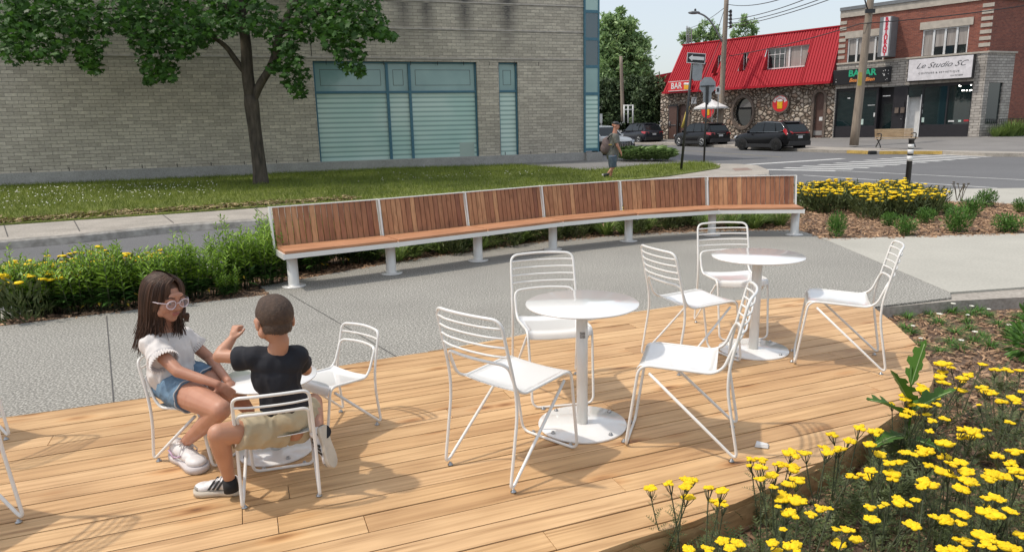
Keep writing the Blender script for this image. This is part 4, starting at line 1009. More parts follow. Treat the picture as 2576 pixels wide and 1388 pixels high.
# shopfronts
def shop(u0_,u1_,z1,mull,name='shopfront'):
    f=MB(); y=.12; q=.07
    f.box(u0_,u1_,y-.06,y+.05,0,.72 if name else .1)
    f.box(u0_,u1_,y-.05,y+.05,z1-.16,z1)
    for u in mull: f.box(u-q/2,u+q/2,y-.055,y+.05,.72,z1-.16)
    fo=f.build('shopfront',M['blackpaint'],bb); p=MB(); p.quad((u0_,y,.7),(u1_,y,.7),(u1_,y,z1-.1),(u0_,y,z1-.1)); p.build('pane',M['shopglass'],fo); return fo
uA=S(2203,290)[0]; uB=S(2243,290)[0]; uD=S(2277,300)[0]; uE=S(2313,300)[0]
f1=shop(s1[0],uA,zs1,[s1[0]+.04,(s1[0]+uA)/2,uA-.04]); f2=shop(uE,s2[1],zs1,[uE+.04,S(2378,290)[0],s2[1]-.04])
# recessed doors between
m=MB(); m.box(uA,uA+.04,.06,.7,0,zs1); m.box(uA+.04,uB,.62,.66,0,zs1); m.box(uB,uD,.05,.12,0,zs1-.02); m.build('door_recess',M['blackpaint'],bb)
m=MB(); m.box(uA+.12,uB-.1,.56,.60,.05,2.2); do=m.build('door',M['dark'],bb); p=MB(); p.quad((uA+.22,.555,.35),(uB-.2,.555,.35),(uB-.2,.555,2.05),(uA+.22,.555,2.05)); p.build('pane',M['shopglass'],do)
m=MB(); m.box(uB+.12,uD-.12,.0,.045,.05,2.15); do=m.build('door',M['blackpaint'],bb); h=MB(); h.lathe([(.03,0),(.03,.05)],8,c=(uD-.22,-.02,1.05)); h.build('handle',M['bolt'],do)
for k_ in (0,1):
    m=MB(); m.box(uB+.18+k_*.33,uB+.40+k_*.33,-.09,-.002,1.45,1.78); m.build('letter_box',M['stonearch'],bb)
m=MB(); m.box(uD,uE,.5,.55,0,zs1-.02); m.build('door',M['signwhite'],bb) 
m=MB(); m.box(uD+.001,uD+.05,.05,.5,0,zs1-.6); m.box(uE-.05,uE-.001,.05,.5,0,zs1-.6); m.build('recess_panel',M['whiteframe'],bb)
m=MB(); m.box(uD,uE,.1,.16,zs1-.72,zs1); m.build('transom',M['shopglass'],bb)
M['paper']=pm('window_notice',(.55,.68,.62),.6); M['redthing']=pm('red_display',(.45,.03,.04),.5)
for (x0,y0,x1,y1,mt) in ((2314,296,2325,308,'paper'),(2317,276,2321,286,'signwhite'),(2318,262,2322,270,'signwhite'),(2410,302,2418,307,'paper'),(2424,301,2437,306,'redthing'),(2385,303,2400,307,'signwhite'),(2160,300,2172,314,'paper'),(2183,264,2201,266,'signwhite'),(2197,284,2202,294,'signwhite'),(2221,240,2240,243,'signwhite'),(2132,246,2139,249,'signwhite')):
    a=S(x0,y1,-.1);b=S(x1,y0,-.1); p=MB(); yy=.105; p.box(a[0],b[0],yy,yy+.008,a[1],b[1]); p.build('window_notice',M[mt],bb)
# little lit spot lamps inside the studio
M['lamp']=pm('lit_spot',(1,1,1),.5,emit=(1,.95,.85),es=6.)
for (x,y) in ((2413,216),(2416,217),(2443,214),(2450,214),(2421,228),(2425,228),(2432,228),(2440,228),(2445,227)):
    a=S(x,y,-.1); p=MB(); p.ell((a[0],.1,a[1]),(.035,.02,.035),0,8,6); p.build('spot_lamp',M['lamp'],bb)
# side wall going back from the corner
AZS=R(68.); sd=Vector((math.sin(AZS),math.cos(AZS),0)); lx=sd.dot(sf.d); ly=-sd.dot(sf.n)
sc_=Vector((uC,-.06,0)); Lw=16.
class _SF: pass
side=Frame(sf.O+sf.d*uC+sf.n*.06,sd); SS=side.uz
wsd=[SS(2483,260)[0],SS(2519,260)[0],SS(2500,312)[1],SS(2500,208)[1]]; uE2=SS(2541,250)[0]
sub=MB(); 
def tr(m_):  # side-wall coordinates into building coordinates
    for i,v in enumerate(m_.v):
        u,y,z=v; q=side.O+side.d*u-side.n*y+Vector((0,0,z)); q=q-sf.O; m_.v[i]=(q.dot(sf.d),-q.dot(sf.n),q.z)
    return m_
wsd=[max(.12,wsd[0]),wsd[1],wsd[2],wsd[3]]
m=MB(); wall_mesh(m,0,uE2,-.6,zStone,[wsd],.3); tr(m).build('stone_facing',M['split'],bb)
m=MB(); m.box(-.02,uE2+.05,-.1,-.003,zStone,zStone+.1); tr(m).build('string_course',M['cap'],bb)
m=MB(); m.quad((uE2,0,-.6),(Lw,0,-.6),(Lw,0,zStone+.0),(uE2,0,zStone+.0)); m.quad((0,.06,zStone),(Lw,.06,zStone),(Lw,.06,zTop),(0,.06,zTop)); m.quad((Lw,0,-.6),(Lw,9,-.6),(Lw,9,zTop),(Lw,0,zTop))
tr(m).build('side_wall',M['redbrick'],bb)
m=MB(); m.box(-.05,Lw,-.06,.4,zTop,zTop+.40); tr(m).build('cornice',M['cap'],bb); m=MB(); m.box(-.05,Lw,-.12,.4,zTop+.402,zTop+.6); tr(m).build('coping',M['fascia2'],bb)
m=MB(); m.box(wsd[0],wsd[1],.1,.14,wsd[2],wsd[3]); w_=tr(m).build('window',M['shopglass'],bb)
m=MB(); m.quad((0,.3,zTop+.3),(uC,.3,zTop+.3),(uC+6,9,zTop+.3),(0,9,zTop+.3)); m.build('flat_roof',M['fascia2'],bb)
def TXT(u,y,z): # text plane transform in frame coordinates: faces -y
    return Matrix.Translation((u,y,z))@Matrix.Rotation(R(90),4,'X')
M['signred']=pm('red_sign_face',(.72,.03,.035),.4); M['signblack']=pm('black_sign_face',(.018,.018,.02),.4); M['green']=pm('green_letter',(.02,.42,.22),.5); M['orange']=pm('orange_letter',(.85,.30,.08),.5)
M['amber']=pm('amber_beer',(.85,.42,.03),.4); M['darkred']=pm('dark_red_letter',(.55,.03,.06),.5); M['ink']=pm('grey_ink',(.06,.06,.065),.6); M['whitepaint']=pm('white_letter',(.8,.8,.78),.5)
def sign(name,label,cat='sign'): return sf.emp(name,label,cat)
# BAR sign hanging on the mansard's lower edge
o=.70; a=S(1681,231,o);b=S(1739,201,o); s=sign('bar_sign','red BAR sign with beer mugs on the left edge of the red roof')
z0,z1=S(1683,231,o)[1],S(1683,208,o)[1]; z0,z1=S(1710,229,o)[1],S(1710,204,o)[1]
m=MB(); m.box(a[0],b[0],-o,-o+.12,z0,z1); m.build('panel',M['signred'],s,bevel=.01)
m=MB(); q=.04; m.box(a[0],b[0],-o-.01,-o-.001,z0,z0+q); m.box(a[0],b[0],-o-.01,-o-.001,z1-q,z1); m.build('border',M['whitepaint'],s)
W_=b[0]-a[0]; Hh=z1-z0
text('BAR',Hh*.86,M['whitepaint'],s,TXT(a[0]+W_*.36,-o-.01,(z0+z1)/2),bold=.012,sx=.85)
for k_,(du,dz) in enumerate(((.76,.0),(.87,-.02))):
    m=MB(); cu=a[0]+W_*du; cz=(z0+z1)/2-.06+dz; m.box(cu-.13,cu+.13,-o-.03,-o-.004,cz-.22,cz+.16); m.build('beer_mug',M['amber'],s,bevel=.03)
    m=MB(); m.ell((cu,-o-.02,cz+.18),(.17,.03,.09)); m.build('beer_foam',M['whitepaint'],s)
# round emblem signs
def emblem(px_,py_,rx_px,ry_px,label):
    c=S(px_,py_); rx=(S(px_+rx_px,py_)[0]-S(px_-rx_px,py_)[0])/2; rz=(S(px_,py_-ry_px)[1]-S(px_,py_+ry_px)[1])/2; r_=(rx+rz)/2
    s=sign('round_sign',label); n=40
    def disc(q,y0,y1,mt,nm):
        m=MB(); m.add([(c[0]+r_*q*math.cos(2*math.pi*k_/n),y0,c[1]+r_*q*math.sin(2*math.pi*k_/n)) for k_ in range(n)]+[(c[0]+r_*q*math.cos(2*math.pi*k_/n),y1,c[1]+r_*q*math.sin(2*math.pi*k_/n)) for k_ in range(n)],[tuple(range(n))]+[(k_,(k_+1)%n,(k_+1)%n+n,k_+n) for k_ in range(n)]); return m.build(nm,mt,s)
    disc(1.0,-.16,0,M['stonearch'],'rim'); disc(.84,-.17,-.161,M['signred'],'panel')
    for i,ch in enumerate('CANNEBIERE'):
        an=R(155-i*130/9); Mx=Matrix.Translation((c[0]+r_*.64*math.cos(an),-.175,c[1]+r_*.64*math.sin(an)))@Matrix.Rotation(-(an-math.pi/2),4,'Y')@Matrix.Rotation(R(90),4,'X')
        text(ch,r_*.36,M['whitepaint'],s,Mx,bold=.012)
    m=MB(); m.box(c[0]-r_*.28,c[0]+r_*.28,-.2,-.171,c[1]-r_*.52,c[1]+r_*.25); m.build('beer_mug',M['yflower'],s,bevel=.02)
    for k_ in (-1,0,1): m=MB(); m.box(c[0]+r_*.17*k_-r_*.045,c[0]+r_*.17*k_+r_*.045,-.21,-.201,c[1]-r_*.42,c[1]+r_*.15); m.build('mug_stripe',M['amber'],s)
    m=MB(); m.ell((c[0],-.19,c[1]+r_*.3),(r_*.33,.04,r_*.13)); m.build('beer_foam',M['whitepaint'],s)
emblem(1965,261,20,27,'round red emblem with a yellow beer mug between the round window and the arched door')
emblem(1783,279,18,22,'round red beer mug emblem half hidden under the white umbrella')
# notice board
c=S(1746,253); s=sign('wall_notice','small white notice fixed to the stone wall left of the umbrella'); m=MB(); m.box(c[0]-.22,c[0]+.22,-.04,0,c[1]-.25,c[1]+.25); m.build('panel',M['signwhite'],s); m=MB()
for k_ in range(3): m.box(c[0]-.15,c[0]+.15,-.045,-.041,c[1]+.1-k_*.12,c[1]+.13-k_*.12)
m.build('print',M['ink'],s)
# vertical restaurant sign, projecting box
ua=S(2229,90)[0]; ub_=S(2255,90)[0]; z0,z1=S(2238,143,.3)[1],S(2250,44,.3)[1]; pr=.30
s=sign('restaurant_sign','tall narrow lit sign reading RESTAURANT downwards on the brick wall')
m=MB(); m.box(ua-.02,ub_+.05,-1.05,-.02,z0-.02,z1); m.build('box',M['fascia2'],s)
M['litwhite']=pm('white_sign_panel',(.75,.72,.74),.5)
uu0=ua+.20;uu1=ub_-.02
m=MB(); m.box(uu0,uu1,-1.08,-1.051,z0,z1-.03); m.build('panel',M['litwhite'],s)
for i,ch in enumerate('RESTAURANT'): text(ch,(z1-z0)/10*1.2,M['darkred'],s,TXT((uu0+uu1)/2,-1.085,z1-.05-(i+.5)*(z1-z0-.06)/10),bold=.02,sx=1.05)
# bazar sign
a=S(2095,195,.2);b=S(2240,195,.2); z0,z1=S(2168,211,.2)[1],S(2168,173,.2)[1]
s=sign('shop_sign','black shop sign with green BAZAR and orange lettering among white dots')
m=MB(); m.box(a[0]+.05,b[0],-.28,-.07,z0,z1); m.build('panel',M['signblack'],s,bevel=.01)
cu=(a[0]+b[0])/2+.1; cz=(z0+z1)/2; Hh=z1-z0
text('BAZAR',Hh*.58,M['green'],s,TXT(cu,-.29,cz+Hh*.20),bold=.018)
text('Beau & Bien',Hh*.34,M['orange'],s,TXT(cu,-.29,cz-Hh*.24),bold=.006,shear=.25)
m=MB(); rs=random.Random(2)
for k_ in range(46):
    uu_=rs.uniform(a[0]+.15,b[0]-.1); 
    if abs(uu_-cu)<1.25: continue
    r_=rs.choice((.015,.022,.03)); m.lathe([(r_,0),(r_,.006)],8,M=Matrix.Translation((uu_,-.281,rs.uniform(z0+.08,z1-.08)))@Matrix.Rotation(R(90),4,'X'))
m.build('dots',M['whitepaint'],s)
# studio sign
a=S(2284,170,.45);b=S(2446,170,.45); z0=(S(2283,205,.45)[1]+S(2443,196,.45)[1])/2; z1=(S(2288,150,.45)[1]+S(2446,138,.45)[1])/2
s=sign('studio_sign','large white studio sign with handwritten grey script over the corner shopfront')
m=MB(); m.box(a[0],b[0]+.04,-.45,-.065,z0-.02,z1+.02); m.build('box',M['signblack'],s); m=MB(); m.box(a[0]+.04,b[0],-.47,-.451,z0+.02,z1-.02); m.build('panel',M['litwhite'],s)
cu=(a[0]+b[0])/2; Hh=z1-z0; cz=(z0+z1)/2
text('Le Studio SC',Hh*.34,M['ink'],s,TXT(cu+.05,-.475,cz+Hh*.16),shear=.55,bold=-.004,sx=1.15)
text('COIFFURE & ESTHETIQUE',Hh*.11,M['ink'],s,TXT(cu,-.475,cz-Hh*.18),space=1.4)
text('514 757 5007',Hh*.09,M['ink'],s,TXT(cu+Hh*.75,-.475,cz-Hh*.36))
# ---------------------------------------------------------------- poles, street signs, wires
def pole(name,label,cat,p0,p1,r0,r1,mat,group=None,n=12,part='pole'):
    t=thing(name,label,cat,p0,0,group); m=MB(); d=Vector(p1)-Vector(p0); m.tube([d*(k_/8) for k_ in range(9)],[r0+(r1-r0)*k_/8 for k_ in range(9)],n); m.build(part,mat,t); return t
# big utility pole in front of the shops
b0=G(2148,366,.12); t0=P(2195,-45,b0.y+.2); 
p1=pole('utility_pole','weathered leaning timber utility pole on the forecourt by the park bench','utility pole',b0,t0,.235,.17,M['timber'])
m=MB(); c=P(2184,30,b0.y)-b0; m.tube([c,c+Vector((-.3,-.2,.5)),c+Vector((-.55,-.3,1.2))],.035,6); m.box(c.x-.25,c.x+.25,c.y-.25,c.y-.15,c.z-.1,c.z+.1); m.build('bracket',M['dark'],p1)
m=MB(); c=P(2163,207,b0.y-.25)-b0; m.box(c.x-.1,c.x+.1,c.y,c.y+.03,c.z-.18,c.z+.5); m.build('yellow_marker',M['yellow'],p1)
# pole with the street lamp
b2=G(1812,346,.1); b2=P(1811,338,51.); b2.z=.3; t2=P(1829,-30,51.)
p2=pole('utility_pole','tall grey timber utility pole standing before the red roofed bar','utility pole',b2,t2,.21,.15,M['timber'])
lp=thing('street_lamp','street lamp on a long curved arm reaching left from the pole before the bar','street lamp',P(1814,120,50.8))
def rel(x,y,Y): return P(x,y,Y)-lp.location
arm=[rel(1817,105,50.8),rel(1808,88,50.7),rel(1798,70,50.5),rel(1785,50,50.2),rel(1768,37,49.9),rel(1750,32,49.7)]
m=MB(); m.tube(fillet(arm,.8,4),.06,8); m.build('arm',M['grey'],lp)
m=MB(); c=rel(1746,32.5,49.7); m.ell(c,(.42,.2,.11)); m.build('lamp_head',M['fascia2'],lp); m=MB(); m.lathe([(.07,0),(.07,.14),(.02,.17)],8,c=rel(1749,29,49.7)); m.build('photocell',M['dark'],lp)
m=MB()
for y in (22,29,36,43,50): 
    c=P(1838,y*1.35,51)-b2; m.tube([c+Vector((-.45,0,0)),c],.03,5); m.lathe([(.09,-.1),(.11,0),(.07,.12)],8,c=c)
m.build('insulators',M['dark'],p2)
p3=pole('utility_pole','thin grey pole without wires among the dark trees left of the bar','utility pole',P(1567,305,58.),P(1562,142,58.),.16,.12,M['timber'])
# antenna masts behind the bar
for i,(x,y0) in enumerate(((1728,66),(1733,68),(1739,72))):
    s_=pole('rooftop_mast','thin grey mast rising behind the left end of the red roof','mast',P(x,118,60),P(x,y0,60),.06,.05,M['grey'],'masts behind the red roof',6)
# wires
def wire(pts,label,r=.022,n=14,group='overhead wires'):
    a,b=pts; path=[a.lerp(b,i/n)-Vector((0,0,1))*(4*(i/n)*(1-i/n))*(b-a).length*.012 for i in range(n+1)]
    m=MB(); m.tube(path,r,5); o=m.build('overhead_wire',M['dark']); tag(o,label,'wire',group); return o
for i,((xa,ya,Ya),(xb,yb_,Yb)) in enumerate((((1832,12,51),(1985,-8,34)),((1834,50,51),(2090,-28,32)),((1834,60,51),(2150,-35,32)),((1836,68,51),(2190,-40,32)))):
    wire((P(xa,ya,Ya),P(xb,yb_,Yb)),'black overhead wire running right from the lamp pole to beyond the picture')
wire((P(1825,18,51),P(1736,71,66)),'thin wire sloping from the lamp pole down to the masts',.02)
wire((P(1822,24,51),P(1800,92,54)),'thin slack wire dropping left of the lamp pole',.02)
wire((P(1832,142,51),P(2165,60,b0.y)),'black cable crossing the red roof from pole to pole',.025)
wire((P(2165,60,b0.y),P(2620,8,38)),'black cable passing over the brick shops to the right edge',.025)
# guy wire with yellow guard
gw=thing('guy_wire','guy wire with a yellow guard slanting down in front of the bar door','guy wire',P(1716,322,50)); o=gw.location
m=MB(); m.tube([Vector((0,0,0)),P(1822,80,51)-o],.02,5); m.build('cable',M['dark'],gw); m=MB(); m.tube([Vector((0,0,.0)),(P(1732,268,50.2)-o)],.09,8); m.build('guard',M['yellow'],gw)
# one way sign on leaning post
b=G(1713,429,.06); tp=P(1744,134,b.y+.1); s=thing('one_way_sign','one way sign with a white arrow pointing left on a leaning dark post','sign',b); m=MB(); m.tube([(0,0,0),tp-b],.045,8); m.build('post',M['dark'],s)
c=P(1751.5,147,b.y-.1)-b; hw=.345*1.0*(47/1750*b.y)/(.69); hw=23.5/1750*b.y; hh=12/1750*b.y; sk=R(-5)
def panelM(c,rz=0.,rx=0.,ry=0.): return Matrix.Translation(c)@Matrix.Rotation(rz,4,'Z')@Matrix.Rotation(rx,4,'X')@Matrix.Rotation(ry,4,'Y')
PM=panelM(c,R(8),0,R(4))
m=MB(); m.box(-hw,hw,0,.01,-hh,hh,M=PM); m.build('border',M['signwhite'],s); m=MB(); m.box(-hw*.93,hw*.93,-.006,-.0005,-hh*.86,hh*.86,M=PM); m.build('panel',M['signblack'],s)
ar=[(-.84,0),(-.42,.62),(-.42,.32),(.84,.32),(.84,-.32),(-.42,-.32),(-.42,-.62)]
m=MB(); m.add([PM@Vector((x*hw,-.012,z*hh)) for x,z in ar],[tuple(range(7))]); m.build('arrow',M['whitepaint'],s)
c=P(1754,182,b.y+.06)-b; PM=panelM(c,R(20)); m=MB(); q=14/1750*b.y; m.prism([(x*q,z*q*1.45) for x,z in ((-1,-.75),(-.7,-1),(.7,-1),(1,-.75),(1,.75),(.7,1),(-.7,1),(-1,.75))],0,.008,M=PM@Matrix.Rotation(R(90),4,'X')); m.build('back_plate',M['steel'],s)
# stop sign seen from behind
b=G(1771,408,.05); s=thing('stop_sign','back of a grey octagonal stop sign on a dark post','sign',b); tp=P(1779,218,b.y); m=MB(); m.tube([(0,0,0),tp-b],.04,8); m.build('post',M['dark'],s)
c=P(1780,216,b.y-.06)-b; q=21.5/1750*b.y; PM=panelM(c,R(6)); m=MB(); oc=[(math.cos(R(22.5+45*k_))*q,math.sin(R(22.5+45*k_))*q) for k_ in range(8)]; m.prism(oc,0,.008,M=PM@Matrix.Rotation(R(90),4,'X')); M['signback']=pm('sign_back_aluminium',(.36,.38,.40),.45,.3); m.build('back_plate',M['signback'],s)
c=P(1779,247,b.y-.07)-b; PM=panelM(c,R(6)); m=MB(); m.prism([(x*10.5/1750*b.y,z*15/1750*b.y) for x,z in ((-1,1),(1,1),(1,-.5),(0,-1),(-1,-.5))],0,.008,M=PM@Matrix.Rotation(R(90),4,'X')); m.build('lower_plate',M['signback'],s)
m=MB(); c=P(1780,217,b.y-.10)-b; w_=17/1750*b.y; m.box(c.x-w_,c.x+w_,c.y-.02,c.y,c.z-.02,c.z+.02); c2=P(1779,243,b.y-.1)-b; m.box(c2.x-.05,c2.x+.05,c2.y-.03,c2.y,c2.z-.32,c.z+.03); m.build('bracket',M['dark'],s)
# small parking sign on pole
s=thing('parking_sign','small white parking sign on a thin post beside the lamp pole','sign',P(1804,330,49)); o=s.location
m=MB(); m.tube([(0,0,0),P(1808,216,49)-o],.03,6); m.build('post',M['grey'],s); c=P(1806,228,48.9)-o; m=MB(); m.box(c.x-.16,c.x+.16,c.y-.01,c.y,c.z-.24,c.z+.24); m.build('panel',M['signwhite'],s); m=MB(); m.box(c.x-.08,c.x+.08,c.y-.016,c.y-.011,c.z-.1,c.z+.16); m.build('symbol',M['ink'],s)
# sign left between building and trees
s=thing('street_sign','narrow white street sign on a thin pole beside the corner glass','sign',P(1514,352,44)); o=s.location
m=MB(); m.tube([(0,0,0),P(1512,290,44)-o],.04,6); m.build('post',M['grey'],s); c=P(1512,297,43.9)-o; m=MB(); m.box(c.x-.08,c.x+.08,c.y-.01,c.y,c.z-.3,c.z+.25); m.build('panel',M['signwhite'],s)
s=thing('timber_frame','white timber frame standing in the dark shrubs by the thin pole','frame',P(1580,306,57)); o=s.location; m=MB()
for x in (1570,1580,1592): m.tube([P(x,310,57)-o,P(x,264,57)-o],.06,6)
for y in (266,276): m.tube([P(1568,y,57)-o,P(1594,y,57)-o],.05,6)
m.build('frame',M['whitepaint'],s)
# patio umbrella
s=thing('patio_umbrella','open white patio umbrella in front of the stone wall','umbrella',P(1792,338,51)); o=s.location; top=P(1790,250,51)-o; R_=42/1750*51; zr=(P(1790,270,51)-o).z
m=MB(); m.tube([(0,0,0),top],.03,8); m.build('pole',M['signwhite'],s); n=8; m=MB(); rim=[(top.x+R_*math.cos(2*math.pi*k_/n),top.y+R_*math.sin(2*math.pi*k_/n),zr) for k_ in range(n)]; rim2=[(x,y,z-.12) for x,y,z in rim]
m.add([tuple(top)]+rim+rim2,[(0,1+k_,1+(k_+1)%n) for k_ in range(n)]+[(1+k_,1+n+k_,1+n+(k_+1)%n,1+(k_+1)%n) for k_ in range(n)]); m.build('canopy',M['whiteframe'],s)
# bollard
b=G(2281,483,0); s=thing('bollard','black bollard with three white reflective bands at the flower bed','bollard',b); hgt=(P(2288,349,b.y)-b).z; r_=.058
m=MB(); m.lathe([(r_,0),(r_,hgt-.03),(r_*1.15,hgt-.028),(r_*1.1,hgt),(.01,hgt+.005)],20); m.build('post',M['dark'],s)
for y0,y1 in ((363,373),(376,387),(392,405)):
    za=(P(2288,y1,b.y)-b).z; zb=(P(2288,y0,b.y)-b).z; m=MB(); m.lathe([(r_+.003,za),(r_+.003,zb)],20); m.build('reflective_band',M['signwhite'],s)
# park bench
b=G(2252,371,.13); s=thing('park_bench','pale slatted park bench with black curled iron ends on the forecourt','bench',b,R(-8)); M['paleslat']=wood('pale_slat',[(0,(.52,.40,.26)),(1,(.60,.47,.31))],0,grain=(2,30,30))
W_=.93
for k_ in range(5): m=MB(); y=-.24+k_*.095; m.box(-W_,W_,y,y+.075,.42+.0*k_,.455); m.build('seat_slat',M['paleslat'],s,bevel=.01)
for k_ in range(6): m=MB(); z=.50+k_*.068; m.box(-W_*.97,W_*.97,.24+k_*.018,.27+k_*.018,z,z+.055); m.build('back_slat',M['paleslat'],s,bevel=.01)
for sx in (-.8,.8):
    m=MB(); m.tube(fillet([(sx,-.32,.02),(sx,-.15,.2),(sx,-.02,.25),(sx,.12,.2),(sx,.3,.02)],.15,5),.028,6); m.tube(fillet([(sx,-.28,.41),(sx,-.12,.36),(sx,-.02,.27),(sx,.1,.36),(sx,.22,.41)],.12,5),.028,6); m.tube(fillet([(sx,.22,.40),(sx,.3,.6),(sx,.36,.9)],.2,4),.025,6)
    m.tube(fillet([(sx,-.26,.45),(sx,-.30,.66),(sx,-.16,.70),(sx,.25,.66)],.1,5),.025,6); m.build('iron_end',M['black'],s)
from mathutils import noise as mn
class Blob:
    def __init__(s): s.m=MB()
    def cap(s,p,q,r0,r1,n=14):
        p=Vector(p);q=Vector(q); k_=4; s.m.tube([p.lerp(q,i/k_) for i in range(k_+1)],[r0+(r1-r0)*i/k_ for i in range(k_+1)],n); s.m.ell(p,(r0,)*3,0,14,9); s.m.ell(q,(r1,)*3,0,14,9); return s
    def open(s,p,q,r0,r1,n=18): p=Vector(p);q=Vector(q); s.m.tube([p.lerp(q,i/4) for i in range(5)],[r0+(r1-r0)*i/4 for i in range(5)],n); return s
    def chain(s,pts,rs):
        for i in range(len(pts)-1): s.cap(pts[i],pts[i+1],rs[i],rs[i+1])
        return s
    def ell(s,c,r,Mx=None): s.m.ell(c,r,0,18,12,Mx); return s
    def done(s,name,mats,parent,vox=.006,smooth=4,matfn=None,fold=0.,fscale=(9,9,9),seed=0,trim=None,keep=None):
        me=bpy.data.meshes.new(name); me.from_pydata(s.m.v,[],s.m.f); o=bpy.data.objects.new(name,me); COL.objects.link(o)
        r_=o.modifiers.new('r','REMESH'); r_.mode='VOXEL'; r_.voxel_size=vox; r_.use_smooth_shade=True
        c=o.modifiers.new('s','SMOOTH'); c.factor=.5; c.iterations=smooth
        dg=bpy.context.evaluated_depsgraph_get(); me2=bpy.data.meshes.new_from_object(o.evaluated_get(dg)); bpy.data.objects.remove(o)
        if fold:
            me2.update(); co=[v.co.copy() for v in me2.vertices]; no=[v.normal.copy() for v in me2.vertices]
            for i,v in enumerate(me2.vertices):
                q=Vector((co[i].x*fscale[0]+seed,co[i].y*fscale[1],co[i].z*fscale[2])); f=mn.noise(q)+.5*mn.noise(q*2.1); f=1-abs(f)*2.2
                v.co=co[i]+no[i]*fold*f
        if trim:
            bm=bmesh.new(); bm.from_mesh(me2)
            for co_,no_ in trim: bmesh.ops.bisect_plane(bm,geom=bm.verts[:]+bm.edges[:]+bm.faces[:],plane_co=co_,plane_no=no_,clear_outer=True)
            bm.to_mesh(me2); bm.free()
        if keep:
            bm=bmesh.new(); bm.from_mesh(me2); bmesh.ops.delete(bm,geom=[f for f in bm.faces if not keep(f.calc_center_median())],context='FACES'); bm.to_mesh(me2); bm.free()
        if not isinstance(mats,(list,tuple)): mats=[mats]
        me2.materials.clear()
        for mm in mats: me2.materials.append(mm)
        if matfn:
            for p in me2.polygons: p.material_index=matfn(p.center)
        me2.polygons.foreach_set('use_smooth',[True]*len(me2.polygons)); me2.name=name
        o=bpy.data.objects.new(name,me2); COL.objects.link(o)
        if parent: o.parent=parent; 
        return o
def skinmat(name,c,c2):
    m_,t,b=nmat(name); tc=N(t,'ShaderNodeTexCoord').outputs['Object']; n=N(t,'ShaderNodeTexNoise',i_Scale=9.,i_Detail=3.); L(t,tc,n.inputs['Vector']); L(t,ramp(t,n.outputs[0],[(.3,c2),(.7,c)]),b.inputs['Base Color'])
    b.inputs['Roughness'].default_value=.5; b.inputs['Subsurface Weight'].default_value=.12; b.inputs['Subsurface Radius'].default_value=(.012,.005,.003); b.inputs['Subsurface Scale'].default_value=1.
    n2=N(t,'ShaderNodeTexNoise',i_Scale=300.,i_Detail=2.); L(t,tc,n2.inputs['Vector']); bn=N(t,'ShaderNodeBump',i_Strength=.08,i_Distance=.002); L(t,n2.outputs[0],bn.inputs['Height']); L(t,bn.outputs[0],b.inputs['Normal']); return m_
M['skinG']=skinmat('tanned_skin',(.49,.245,.16),(.41,.19,.12)); M['skinB']=skinmat('light_tan_skin',(.50,.26,.165),(.43,.21,.13)); M['lip']=pm('lips',(.42,.14,.11),.45)
M['hairG']=pm('long_brown_hair',(.085,.045,.028),.5,col2=(.04,.021,.014),ns=30,nd=4,stretch=(1,1,.15),spec=.3,island=[(0,(.55,.55,.55)),(.6,(1,1,1)),(1,(1.6,1.5,1.4))]); M['hairB']=pm('short_brown_hair',(.09,.052,.032),.6,col2=(.05,.028,.018),ns=60,bump=.6,bs=400)
M['eyew']=pm('eye_white',(.7,.66,.62),.25); M['iris']=pm('iris_brown',(.03,.018,.01),.2); M['specs']=pm('clear_pink_glasses',(.75,.62,.66),.15,coat=.5)
M['top']=pm('white_cotton',(.70,.66,.63),.85,col2=(.64,.60,.58),ns=5,bump=.25,bs=500); M['denim']=pm('blue_denim',(.16,.26,.36),.85,col2=(.09,.16,.25),ns=14,bump=.4,bs=300); M['fray']=pm('frayed_hem',(.5,.55,.58),.9)
M['navy']=pm('black_cotton',(.014,.015,.021),.85,col2=(.009,.010,.015),ns=6,bump=.2,bs=400); M['khaki']=pm('khaki_cotton',(.50,.42,.28),.85,col2=(.43,.355,.235),ns=8,bump=.3,bs=400)
M['shoe']=pm('white_leather',(.74,.72,.71),.45,col2=(.66,.64,.64),ns=12); M['sole']=pm('cream_rubber',(.62,.56,.46),.6,col2=(.48,.43,.36),ns=10); M['solew']=pm('white_rubber',(.66,.62,.62),.6); M['lilac']=pm('lilac_leather',(.52,.36,.50),.5); M['greysuede']=pm('grey_suede',(.35,.33,.30),.9); M['stripe']=pm('black_leather',(.02,.02,.02),.45); M['sock']=pm('black_sock',(.02,.02,.022),.9); M['sockw']=pm('white_sock',(.7,.68,.68),.9)
def frameM(o,fwd,up):
    """matrix with local y=fwd, z=up (orthonormalised), x to the right"""
    f=Vector(fwd).normalized(); u=Vector(up); u=(u-f*u.dot(f)).normalized(); x=f.cross(u)
    m_=Matrix.Identity(4)
    for i in range(3): m_[i][0]=x[i];m_[i][1]=f[i];m_[i][2]=u[i];m_[i][3]=o[i]
    return m_
